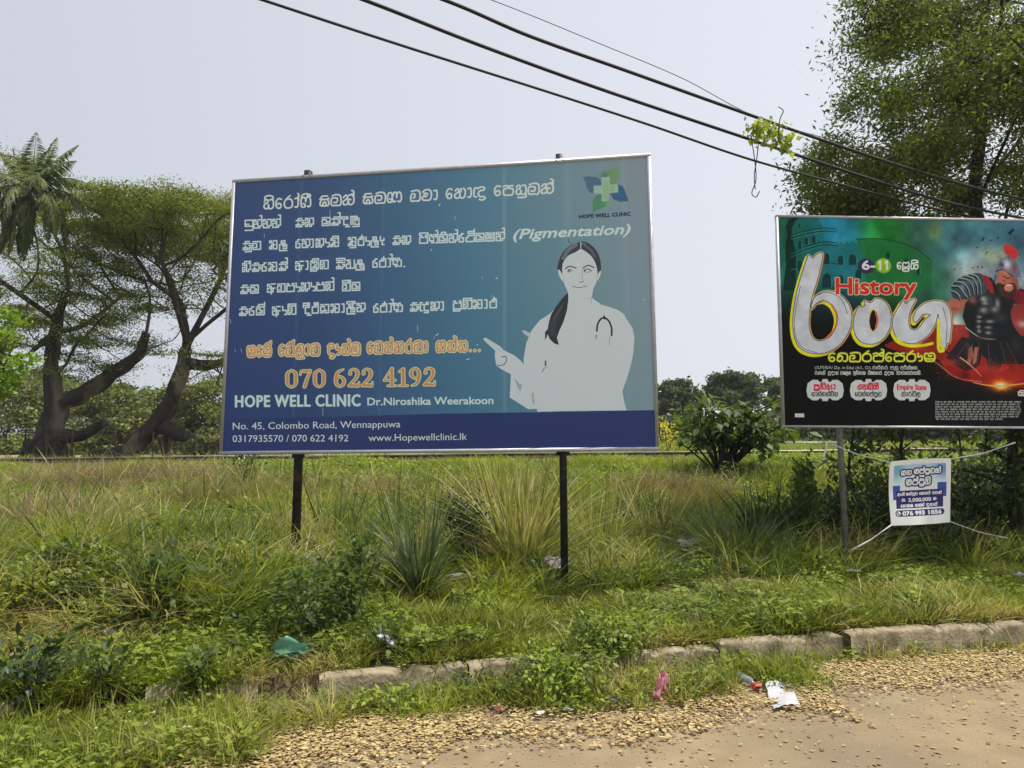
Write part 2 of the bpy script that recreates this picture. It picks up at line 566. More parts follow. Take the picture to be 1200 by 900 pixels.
# Sinhala letters as pen strokes: body 0..1 high, marks above and below. glyph -> (width, strokes)
G = {
    'na': (1.0, [[(.1, .72), (.22, .93), (.42, .86), (.38, .6), (.12, .48), (.06, .2), (.25, .03), (.45, .12), (.48, .42)],
                 [(.48, .42), (.55, .06), (.78, .02), (.94, .25), (.95, .7), (.82, .93), (.6, .88)]]),
    'ta': (1.0, [[(.08, .6), (.2, .9), (.5, .98), (.88, .86), (.95, .4), (.85, .05), (.62, .04)],
                 [(.3, .62), (.1, .45), (.05, .15), (.25, .02), (.45, .2), (.5, .55)], [(.5, .5), (.35, .7), (.2, .75)]]),
    'ka': (1.15, [[(.08, .72), (.3, .95), (.5, .8), (.3, .52), (.06, .35), (.08, .06), (.35, .02), (.52, .2), (.55, .45)],
                  [(.3, .52), (.6, .55), (.8, .48)], [(.55, .45), (.62, .05), (.88, .02), (1.08, .2), (1.1, .7), (.9, .96), (.6, .93)]]),
    'ra': (.85, [[(.6, 1.22), (.35, 1.0), (.1, .7), (.05, .3), (.2, .04), (.5, 0), (.76, .12), (.82, .5), (.7, .82), (.42, .9), (.22, .8)]]),
    'ga': (1.0, [[(.25, .35), (.4, .3), (.42, .05), (.15, .03), (.05, .35), (.08, .8), (.28, .98), (.46, .85), (.5, .55)],
                 [(.5, .55), (.56, .88), (.74, 1.0), (.93, .8), (.95, .2), (.8, .02), (.66, .1)]]),
    'sa': (1.0, [[(.03, .7), (.3, .64), (.7, .64), (.95, .72)], [(.2, .66), (.2, .92), (.45, .98), (.8, .97)],
                 [(.2, .6), (.06, .3), (.14, .04), (.5, 0), (.86, .04), (.94, .3), (.82, .62)], [(.32, .05), (.4, .34), (.6, .34), (.66, .05)]]),
    'ma': (1.0, [[(.12, .95), (.5, 1.06), (.9, .95), (1.0, .5), (.9, 0), (.5, 0), (.1, 0), (0, .35), (.08, .7), (.35, .74), (.6, .68), (.62, .42), (.5, .28), (.28, .3)]]),
    'va': (1.0, [[(.12, .95), (.5, 1.04), (.9, .95), (1.0, .5), (.9, .0), (.5, 0), (.1, .0), (.04, .35), (.12, .66), (.42, .68), (.46, .42), (.3, .32)]]),
    'ba': (1.0, [[(.3, .9), (.1, .9), (.04, .5), (.14, .06), (.5, 0), (.86, .06), (.96, .5), (.86, .9), (.55, .96), (.38, .75), (.5, .55), (.68, .68)], [(.14, .3), (.5, .26), (.86, .3)]]),
    'oo': (1.0, [[(.3, .95), (.08, .9), (.04, .5), (.14, .06), (.5, 0), (.86, .06), (.96, .5), (.86, .92), (.58, .96), (.4, .75), (.5, .55), (.68, .68)], [(.2, .42), (.36, .22), (.52, .4)]]),
    'dda': (1.05, [[(.1, .85), (.4, 1.04), (.85, .98), (1.0, .55), (.86, .06), (.5, 0), (.12, .05), (.06, .3), (.25, .42), (.45, .35), (.3, .52), (.25, .68), (.5, .7), (.6, .55)]]),
    'ha': (1.05, [[(.1, .75), (.28, .95), (.42, .8), (.3, .55), (.06, .4), (.06, .08), (.35, .02), (.5, .2), (.5, .6)],
                  [(.5, .5), (.62, .74), (.62, .95)], [(.5, .3), (.6, .04), (.85, .02), (1.0, .3), (1.0, .75), (.85, .95)]]),
    'nda': (1.15, [[(.28, .05), (.06, .1), (.04, .6), (.15, .95), (.35, .9)], [(.35, .85), (.7, 1.0), (1.02, .9), (.95, .68), (.6, .62), (.45, .35), (.6, .06), (.95, .04), (1.08, -.15), (.8, -.3), (.55, -.22)]]),
    'da': (.9, [[(.1, .8), (.35, .98), (.7, .95), (.82, .76), (.5, .66), (.2, .62), (.15, .3), (.35, .04), (.7, .02), (.85, -.15), (.65, -.3), (.4, -.25)]]),
    'nga': (1.4, [[(.25, .35), (.4, .3), (.42, .05), (.15, .03), (.05, .35), (.08, .8), (.28, .98), (.46, .85), (.5, .4), (.62, .05), (.8, .1)],
                  [(.5, .55), (.66, .95), (.86, .95), (.92, .55), (.92, .5), (1.0, .9), (1.2, .98), (1.35, .7), (1.34, .2), (1.18, .02), (1.05, .1)]]),
    'pa': (1.0, [[(.05, .88), (.35, .96), (.5, .82), (.35, .66), (.12, .62), (.05, .3), (.16, .03), (.5, 0), (.84, .03), (.95, .3), (.9, .62), (.62, .68), (.62, .9), (.92, .93)]]),
    'i': (.95, [[(.08, .62), (.1, .92), (.5, 1.0), (.88, .9), (.9, .4), (.7, .2), (.3, .2), (.1, .32), (.3, .5), (.52, .6), (.62, .42)], [(.9, .3), (.88, -.2), (.5, -.3), (.1, -.26)]]),
    'lla': (1.05, [[(.06, .05), (.05, .7), (.2, .92), (.34, .75), (.34, .1)], [(.34, .6), (.5, .92), (.75, .8), (.6, .55), (.8, .9), (.98, .8), (1.0, .2), (.8, 0), (.5, .05), (.5, .3)]]),
    'la': (1.05, [[(.3, .6), (.5, .75), (.62, .5), (.4, .3), (.22, .42), (.16, .75), (.4, .96), (.8, .94), (.98, .6), (.95, .2), (.75, 0), (.55, .1)], [(.1, .6), (.04, .2), (.14, -.22), (.5, -.28), (.98, -.26)]]),
    'tta': (1.0, [[(.2, .9), (.5, 1.0), (.88, .86), (.8, .72), (.3, .7), (.06, .5), (.1, .1), (.5, 0), (.88, .1), (.94, .4)]]),
    'ssa': (1.05, [[(.03, .88), (.3, .96), (.45, .8), (.1, .6), (.06, .1), (.5, 0), (.95, .1), (1.0, .8), (.8, .96)], [(.3, .3), (.45, .5), (.55, .3), (.7, .5), (.75, .25)], [(.5, .95), (.6, .7), (.95, .6)]]),
    'ya': (1.0, [[(.1, .9), (.22, .96), (.26, .65), (.06, .5), (.08, .08), (.5, 0), (.88, .08), (.95, .5), (.95, .95)], [(.5, .05), (.5, .6), (.36, .8), (.6, .92)]]),
    'a': (1.1, [[(.1, .7), (.3, .95), (.5, .8), (.3, .55), (.06, .4), (.1, .08), (.5, 0), (.8, .05), (.9, .4), (.6, .42), (.45, .2), (.55, -.3)], [(.6, .9), (.95, .92)]]),
    'sha': (1.05, [[(.25, .35), (.42, .28), (.4, .05), (.12, .05), (.05, .45), (.1, .85), (.3, .98), (.5, .8)], [(.5, .8), (.7, 1.0), (.95, .85), (.98, .2), (.8, .02), (.62, .2), (.75, .4)]]),
    'gha': (1.1, [[(.03, .88), (.35, .96), (.45, .75), (.12, .6), (.06, .1), (.3, 0), (.5, .2), (.5, .5)], [(.5, .2), (.7, 0), (1.0, .1), (1.05, .6), (.8, .96), (.55, .9)], [(.25, .35), (.8, .35)]]),
    'ja': (1.05, [[(.1, .6), (.1, .1), (.35, 0), (.55, .2), (.5, .6), (.3, .7), (.15, .5)], [(.4, .66), (.6, .95), (.9, .95), (1.0, .5), (.85, .05), (.6, .02)]]),
    'nna': (1.15, [[(.1, .6), (.06, .1), (.3, 0), (.5, .25), (.45, .7), (.25, .9), (.1, .75)], [(.5, .3), (.7, 0), (1.0, .1), (1.08, .5), (.85, .7), (.65, .5)], [(.5, .8), (.75, 1.0), (1.05, .92)]]),
    'bha': (1.05, [[(.1, .75), (.28, .95), (.42, .8), (.28, .6), (.06, .4), (.1, .06), (.5, 0), (.9, .08), (.98, .5), (.9, .9)], [(.5, .05), (.5, .45), (.7, .55)]]),
    'u': (.9, [[(.2, .98), (.6, .96), (.75, .76), (.4, .66), (.12, .6), (.06, .25), (.25, .02), (.6, 0), (.82, .2), (.82, .5)]]),
    'aa': (.42, [[(.05, .9), (.3, .93), (.36, .5), (.28, .06), (.05, .08)]]),
    'ae': (.5, [[(.1, .92), (.08, .5), (.42, .6), (.4, .1), (.18, .04)]]),
    'aeae': (.55, [[(.1, .92), (.08, .5), (.48, .68), (.3, .4), (.5, .1), (.2, .03)]]),
    'e': (.62, [[(.55, .9), (.28, .98), (.06, .7), (.06, .25), (.25, .02), (.48, .1), (.5, .4), (.3, .52), (.2, .4)]]),
    'am': (.62, [[(.3, .88), (.06, .6), (.06, .3), (.3, .04), (.54, .3), (.54, .6), (.3, .88)]]),
    '.': (.3, [[(.15, .05), (.16, .06)]]),
}
MARK = {
    'i+': [[(.12, 1.02), (.2, 1.24), (.55, 1.32), (.9, 1.2), (.92, 1.0)]],
    'I+': [[(.1, 1.02), (.2, 1.24), (.55, 1.32), (.92, 1.2), (.9, 1.02), (.68, 1.0), (.66, 1.14), (.85, 1.18)]],
    'h+': [[(.72, 1.0), (.95, 1.08), (.93, 1.32), (.78, 1.4)], [(.95, 1.1), (.95, .7)]],
    'H+': [[(.3, 1.08), (.6, 1.22), (.9, 1.12), (.95, 1.38)]],
    'u+': [[(.92, .15), (.95, -.22), (.55, -.3), (.2, -.26)]],
    'r+': [[(.05, .1), (.04, -.2), (.3, -.32), (.8, -.3), (.96, -.1)]],
    'R+': [[(.35, 1.05), (.5, 1.3), (.8, 1.34), (.7, 1.12)]],
}


def parse(word):
    """'ni+ e ra aa' style: letters split by spaces, marks glued with + signs"""
    out = []
    for tok in word.split():
        ms = []
        base = tok
        while True:
            hit = next((k for k in MARK if base.endswith(k) and len(base) > len(k)), None)
            if not hit: break
            ms.append(hit); base = base[:-2]
        out.append((base, ms))
    return out


def square(pts, q=.25):
    if len(pts) > 11: q = .24
    """the same strokes as a squared-off display face"""
    P = np.array(pts, float)
    P = np.round(P / q) * q
    out = [P[0]]
    for p in P[1:]:
        o = out[-1]
        if abs(p[0] - o[0]) > 1e-6 and abs(p[1] - o[1]) > 1e-6:
            out.append(np.array([p[0], o[1]]) if abs(p[0] - o[0]) > abs(p[1] - o[1]) else np.array([o[0], p[1]]))
        if np.abs(p - out[-1]).max() > 1e-6: out.append(p)
    return np.array(out) if len(out) > 1 else P


def sinhala(pr, word, x0, x1, y0, y1, h, r, c, outline=None, orad=.8, sq=False, gap=.16, slant=0, inner=None):
    gl = parse(word)
    tot = sum(G[b][0] for b, _ in gl) + gap * (len(gl) - 1)
    m = pr.mask(); mo = pr.mask() if outline is not None else None
    x = 0
    for b, ms in gl:
        w, st = G[b]
        strokes = [np.array(k, float) for k in st] + [np.array(k, float) * (w, 1) for q in ms for k in MARK[q]]
        for k in strokes:
            k = square(k) if sq else (smooth(k, 4) if len(k) > 2 else k)
            u = (x + k[:, 0] + slant * k[:, 1]) / tot
            pts = np.c_[x0 + u * (x1 - x0), y0 + u * (y1 - y0) - k[:, 1] * h]
            pr.m_stroke(m, pts, r)
            if mo is not None: pr.m_stroke(mo, pts, r + orad)
        x += w + gap
    if mo is not None: pr.paint(mo, outline)
    pr.paint(m, c)
    if inner is not None: pass


# heavy old-style figures: strokes of (x, y, half-thickness)
DIG = {
    '0': (.62, [[(.31, .95, .05), (.12, .78, .11), (.1, .5, .13), (.12, .22, .11), (.31, .05, .05), (.5, .22, .11), (.52, .5, .13), (.5, .78, .11), (.31, .95, .05)]]),
    '1': (.5, [[(.08, .78, .05), (.25, .9, .08)], [(.28, .9, .12), (.28, .08, .12)], [(.06, .05, .05), (.5, .05, .05)]]),
    '2': (.64, [[(.14, .72, .11), (.16, .88, .06), (.34, .95, .06), (.52, .8, .12), (.46, .5, .11), (.2, .22, .07), (.08, .08, .07)], [(.08, .08, .08), (.35, .1, .11), (.56, .08, .09), (.6, .26, .04)]]),
    '4': (.7, [[(.44, .95, .05), (.06, .34, .05), (.64, .34, .06)], [(.46, .93, .12), (.46, .08, .12)], [(.25, .05, .05), (.66, .05, .05)]]),
    '6': (.66, [[(.5, .95, .04), (.22, .8, .09), (.12, .5, .13), (.14, .2, .11), (.33, .05, .06), (.52, .2, .11), (.52, .42, .11), (.33, .58, .05), (.2, .5, .05)]]),
    '7': (.6, [[(.06, .7, .04), (.1, .88, .07), (.35, .88, .1), (.56, .9, .05), (.4, .55, .1), (.26, .08, .12)]]),
    '9': (.66, [[(.16, .05, .04), (.4, .15, .09), (.52, .5, .13), (.5, .8, .11), (.33, .95, .06), (.14, .8, .11), (.14, .58, .11), (.33, .42, .05), (.46, .5, .05)]]),
}


def digits(pr, text, x0, x1, y0, y1, h, c, outline, orad=.9):
    tot = sum(DIG[d][0] for d in text) + .06 * (len(text) - 1)
    m, mo = pr.mask(), pr.mask()
    x = 0
    for d in text:
        w, st = DIG[d]
        for k in st:
            k = np.array(k, float)
            if len(k) > 2 and d not in '4': k = smooth(k, 5)
            u = (x + k[:, 0]) / tot
            pts = np.c_[x0 + u * (x1 - x0), y0 + u * (y1 - y0) - k[:, 1] * h]
            rr = np.maximum(k[:, 2] * h * .62, .5)
            pr.m_stroke(m, pts, rr); pr.m_stroke(mo, pts, rr + orad)
        x += w + .06
    pr.paint(mo, outline); pr.paint(m, c)


def outlined_cloud(pr, pts, c):
    pr.fill(pts, c, sm=True)


# ------------------------------------------------------------------ the clinic hoarding's print
def clinic_print():
    p = Print([(275, 213), (762, 182), (769.5, 525), (259.5, 532)], 2040, 1376)
    w, h = p.w, p.h
    u = np.linspace(0, 1, w)[None, :, None]; v = np.linspace(0, 1, h)[:, None, None]
    stops = np.array([0, .22, .42, .6, .78, .9, 1.0])  # blue-to-teal print; glare on the sheet is painted into the greyer right-hand stops
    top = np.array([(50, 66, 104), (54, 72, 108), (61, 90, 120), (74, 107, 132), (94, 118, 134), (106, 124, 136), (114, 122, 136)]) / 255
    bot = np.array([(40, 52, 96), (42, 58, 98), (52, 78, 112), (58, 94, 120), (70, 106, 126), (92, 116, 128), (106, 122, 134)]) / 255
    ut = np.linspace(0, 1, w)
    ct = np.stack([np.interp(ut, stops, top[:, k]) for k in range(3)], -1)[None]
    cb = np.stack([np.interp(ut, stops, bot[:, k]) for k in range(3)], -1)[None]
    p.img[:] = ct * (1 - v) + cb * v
    # vertical sheet seams and faint sun-faded streaks of the vinyl
    for px, wd, a in ((593, 2.0, .12), (668, 5, .07), (352, 2, .05), (450, 1.5, .05), (735, 3, .05)):
        x = p.P([(px, 250)])[0][0]
        g = np.exp(-((np.arange(w) - x) / (wd * p.k)) ** 2)[None, :, None] * a
        p.img[:] = p.img * (1 - g) + .75 * g
    band = [(255, 494), (380, 491), (520, 486.5), (640, 484.3), (775, 481.5), (775, 540), (250, 540)]
    m = p.mask(); p.m_fill(m, band)
    al = np.clip(np.linspace(.55, 1.5, w), 0, 1)[None, :]
    p.paint(m * al, (38, 47, 90))

    # woman in a white coat, pointing
    coat = (168, 169, 176)
    def A(pts): return [(560 + x / 5.4545, 260 + y / 5.4545) for x, y in pts]
    def B(pts): return [(560 + x / 5.4545, 370 + y / 5.4545) for x, y in pts]
    body = A([(590, 450), (540, 520), (470, 590), (405, 632), (350, 700), (318, 780), (300, 880)]) + B([(300, 320), (290, 300), (262, 275), (235, 255), (150, 215), (128, 190), (118, 230), (115, 262), (120, 295), (125, 325), (160, 350), (218, 380), (210, 530), (330, 606), (382, 602), (386, 622), (540, 616), (960, 611), (945, 560), (933, 488), (960, 410), (985, 330), (1003, 250), (1012, 140), (1000, 80), (960, 20)]) \
        + A([(945, 590), (900, 560), (870, 550), (800, 530), (740, 485), (735, 420), (590, 420)])
    p.fill(body, coat)
    p.fill(B([(40, 155), (52, 144), (68, 150), (150, 200), (185, 240), (120, 230), (70, 185)]), (162, 166, 174))
    p.fill(B([(290, 100), (305, 96), (350, 118), (340, 145), (305, 120)]), (150, 158, 170))
    hair = A([(520, 300), (530, 250), (555, 195), (600, 150), (665, 126), (700, 124), (745, 150), (780, 195), (798, 250), (800, 310), (790, 350), (770, 330), (545, 335), (540, 330)])
    p.fill(hair, (52, 56, 66), sm=True)
    p.stroke(A([(560, 230), (590, 180), (640, 145)]), 2.2, (104, 108, 118), .75)
    p.stroke(A([(700, 150), (735, 175), (762, 220)]), 1.4, (86, 90, 102), .7)
    p.stroke(A([(680, 135), (700, 140)]), .8, (120, 124, 132), .7)
    face = A([(552, 330), (556, 265), (590, 215), (640, 190), (672, 172), (710, 192), (745, 225), (770, 275), (778, 330), (772, 380), (752, 425), (742, 470), (730, 490), (590, 480), (588, 450), (566, 400)])
    p.fill(face, coat, sm=True)
    p.fill(A([(524, 305), (535, 305), (552, 335), (560, 385), (545, 370), (528, 335)]), coat)
    p.fill(A([(795, 310), (802, 315), (795, 345), (782, 372), (776, 375), (782, 330)]), coat)
    p.stroke(A([(672, 128), (673, 180)]), .5, coat)
    dk = (44, 46, 56)
    p.stroke(A([(574, 298), (600, 282), (640, 294)]), .55, dk)
    p.stroke(A([(685, 294), (720, 276), (755, 290)]), .6, dk)
    p.stroke(A([(584, 314), (600, 302), (618, 314)]), .35, dk)
    p.stroke(A([(692, 312), (715, 300), (740, 312)]), .45, dk)
    p.stroke(A([(696, 318), (716, 322), (736, 314)]), .25, (90, 92, 102))
    p.stroke(A([(596, 312), (598, 318)]), .85, dk); p.stroke(A([(696, 308), (697, 312)]), .8, dk)
    p.stroke(A([(683, 305), (678, 340), (682, 365)]), .3, (118, 120, 128))
    p.stroke(A([(664, 384), (672, 386), (688, 380)]), .4, (70, 72, 80))
    p.stroke(A([(616, 412), (660, 420), (700, 412), (710, 408)]), .35, (74, 76, 84))
    p.stroke(A([(742, 470), (735, 520)]), .3, (130, 132, 140)); p.stroke(A([(730, 492), (700, 490)]), .3, (140, 142, 150))
    tail = A([(588, 452), (560, 480), (520, 530), (480, 590), (465, 640), (455, 690), (438, 710), (440, 760), (448, 745), (455, 720), (470, 755), (500, 782), (528, 790), (515, 745), (530, 700), (558, 640), (580, 570), (590, 500)])
    p.fill(tail, (46, 46, 52))
    for k in range(7):
        p.stroke(A([(570 - k * 8, 500 + k * 12), (530 - k * 8, 590 + k * 8), (505 - k * 6, 680), (512 - k * 8, 750 - k * 5)]), .22, (78, 78, 84), .7)
    st = [A([(772, 700), (776, 660), (795, 625), (820, 615), (848, 635), (866, 680), (866, 728)])]
    for q in st: p.stroke(q, .95, (40, 42, 48))
    p.stroke(A([(819, 603), (820, 622)]), .8, (40, 42, 48)); p.stroke(A([(768, 725), (766, 750)]), .5, (70, 72, 80)); p.stroke(A([(856, 735), (850, 790)]), .25, (90, 90, 98))
    p.stroke(B([(160, 270), (182, 265), (190, 285), (180, 312), (150, 325), (132, 322)]), .45, (60, 62, 70))
    p.stroke(B([(441, 296), (441, 320)]), .9, (72, 74, 82)); p.stroke(B([(441, 325), (455, 338)]), .25, (90, 92, 100)); p.stroke(B([(436, 335), (418, 368)]), .4, (90, 92, 100))
    p.fill(B([(240, 400), (270, 440), (290, 450), (280, 490), (262, 470)]), (134, 136, 144)); p.fill(B([(350, 500), (365, 498), (370, 580), (352, 560)]), (142, 144, 152))

    wh = (170, 178, 186)
    L1 = [('nai+ e ra aah+ gaI+', 307, 365.5, 243.5), ('sa ma kah+', 373.5, 416.8, 239.8), ('sa ma nga', 425, 473, 237), ('va dda aa', 481.3, 515.5, 233.8),
          ('e ha aa nda', 523.5, 572.5, 231), ('e pa nau+ ma kah+', 580.5, 652.5, 227.5)]
    for wd, a, b, y in L1:
        sinhala(p, wd.replace('nai+', 'nai+'), a + 1, b - 1, y + .8, y - (b - a) * .045 + .6, 12.0, 1.05, (176, 180, 178))
    L2 = [('i nah+ na nah+', 285.5, 329, 267.5), ('sa ha', 346, 368.5, 265.5), ('ma sah+ da lla u+', 377, 422.5, 264),
          ('sau+ va', 283.3, 305.7, 293), ('ka la', 314.5, 337, 292), ('e na aa ha ae kai+', 345.8, 399, 290.5), ('kau+ ra ae la aeae', 408, 452, 288), ('sa ha', 461, 483.5, 286.5),
          ('pai+ gah+ maR+ nah+ e ttaH+ ma ssa nah+', 492.3, 594, 285),
          ('hai+ sa e ka sah+', 282.5, 337, 319), ('a aa shar+i+ ta', 345.5, 385.5, 316.5), ('sai+ ya lau+', 394, 428.3, 315.3), ('e ra aah+ ga', 437, 472, 313.5),
          ('sa ma', 280.5, 303, 345), ('a va pa ae ha ae pa tah+', 312, 392, 343.4), ('vaI+ ma', 401, 423, 341.5),
          ('sa e maH+', 279, 310, 371), ('a ae tai+', 318, 347, 370.3), ('daI+ raR+ gha ka aa laI+ na', 354.5, 429, 368.5), ('e ra aah+ ga', 437.8, 473, 367), ('sa nda ha aa', 481.3, 523, 365.5), ('par+ tai+ ka aa ra', 532, 585, 363)]
    for wd, a, b, y in L2:
        if wd.endswith(' u+'): wd = wd[:-3] + 'u+'
        sinhala(p, wd, a + .8, b - .8, y - .3, y - .3 - (b - a) * .035, 9.6, .9, wh, sq=True, gap=.22)
    p.stroke([(474.6, 312.5), (475, 312.4)], .9, (215, 222, 230), sm=False)
    p.latin('(Pigmentation)', 604, 741.5, 279.5, 273, 11.5, (166, 176, 188), shear=.25, bold=.42)
    for wd, a, b, y in [('oo e baH+', 287.5, 318.5, 419.7), ('e vaH+ la aa va', 325, 375.5, 418.3), ('da ae nah+ ma', 382, 423.3, 417.3), ('e va nah+ ka ra va aa', 429.5, 503.5, 415.2), ('ga nah+ na . . .', 511, 566, 413.5)]:
        sinhala(p, wd, a + 1.5, b - 1.5, y, y - (b - a) * .02, 12.6, 1.0, (168, 118, 84), outline=(196, 178, 138), orad=.95, gap=.2)
    digits(p, '070', 333.5, 381.5, 457, 456.2, 22.5, (165, 116, 78), (200, 188, 136))
    digits(p, '622', 391, 437.5, 456, 455.3, 22.5, (165, 116, 78), (200, 188, 136))
    digits(p, '4192', 449, 511, 455, 454, 22.5, (165, 116, 78), (200, 188, 136))
    p.latin('HOPE WELL CLINIC', 274.6, 422, 479.3, 477.6, 13.6, (166, 178, 196), bold=.6, space=1.12)
    p.latin('Dr.Niroshika Weerakoon', 430.8, 579, 476.8, 474.8, 8.8, (168, 180, 194), bold=.3)
    p.latin('No. 45, Colombo Road, Wennappuwa', 271.5, 469.5, 506, 502.8, 8.2, (176, 188, 180), bold=.05)
    p.latin('0317935570 / 070 622 4192', 271.3, 408, 520.8, 519.5, 8.0, (176, 184, 190), bold=.05)
    p.latin('www.Hopewellclinic.lk', 432, 548, 519.3, 517.2, 8.0, (176, 188, 176), bold=.1)
    p.latin('HOPE WELL CLINIC', 681.5, 742, 255, 251.5, 4.2, (30, 42, 62), bold=.22)
    # emblem: pale cross with four leaves
    def C(pts): return [(650 + x / 10, 180 + y / 10) for x, y in pts]
    p.fill(C([(358, 262), (430, 248), (520, 258), (572, 292), (580, 358), (485, 360), (485, 458), (440, 440), (405, 380), (395, 320)]), (66, 92, 118), sm=False)
    p.fill(C([(580, 258), (605, 215), (680, 170), (780, 135), (795, 200), (775, 290), (735, 345), (680, 350), (680, 258)]), (98, 126, 90))
    p.blob(*C([(615, 235)])[0], 5, 5, (52, 96, 92), .55)
    p.fill(C([(778, 345), (830, 365), (860, 430), (900, 545), (800, 552), (720, 525), (682, 455), (778, 440)]), (50, 84, 116))
    p.fill(C([(580, 460), (520, 475), (480, 530), (470, 680), (540, 650), (630, 610), (680, 540), (580, 548)]), (70, 116, 92))
    p.blob(*C([(650, 570)])[0], 4, 4, (110, 148, 90), .6)
    p.fill(C([(580, 262), (680, 255), (680, 350), (775, 345), (778, 438), (665, 445), (665, 545), (580, 548), (580, 455), (488, 455), (490, 362), (580, 358)]), (130, 152, 142))
    p.fill(C([(600, 300), (660, 300), (660, 370), (740, 365), (740, 425), (655, 430), (655, 520), (600, 525), (600, 435), (600, 370)]), (118, 148, 112), .8)
    # scuffs, bird marks and pin holes
    r2 = np.random.default_rng(3)
    for x, y, dx, dy in [(516, 240, 1.5, -2), (535, 252, 0, 5), (506.5, 292, .6, 1.2), (583, 326.5, 2, -1), (567, 324, 0, 3), (512, 394, 2.5, -2), (510, 395, -1, 3), (548, 422.5, 3, -1), (560, 405, 1.2, 0),
                         (579.5, 349, -1, -3), (580, 350, 3, 0), (757, 351, .8, 0), (268, 375, 1.5, 5), (274, 411, .8, 3), (490, 382, .4, 8), (309, 273, 0, 5), (387, 245, 0, 8), (378, 480, 0, 9), (281, 410, 1, 4)]:
        p.stroke([(x, y), (x + dx, y + dy)], .45 if abs(dy) < 3 else .2, (200, 214, 228), .85, sm=False)
    p.stroke([(679.6, 308.5), (680, 310.3)], .95, (228, 230, 236), sm=False)
    p.stroke([(668.6, 279.5), (669.2, 283.8), (672, 283.8)], .35, (44, 50, 62), sm=False)
    for k in range(60):
        x, y = 262 + r2.random() * 505, 190 + r2.random() * 335
        p.stroke([(x, y), (x + r2.normal() * .4, y + abs(r2.normal()) * 3)], .12, (150, 165, 185), .5, sm=False)
    g = p.img.mean(-1, keepdims=True)
    p.img = (p.img * .96 + g * .04) * np.array([.96, .99, .98], np.float32)
    return p


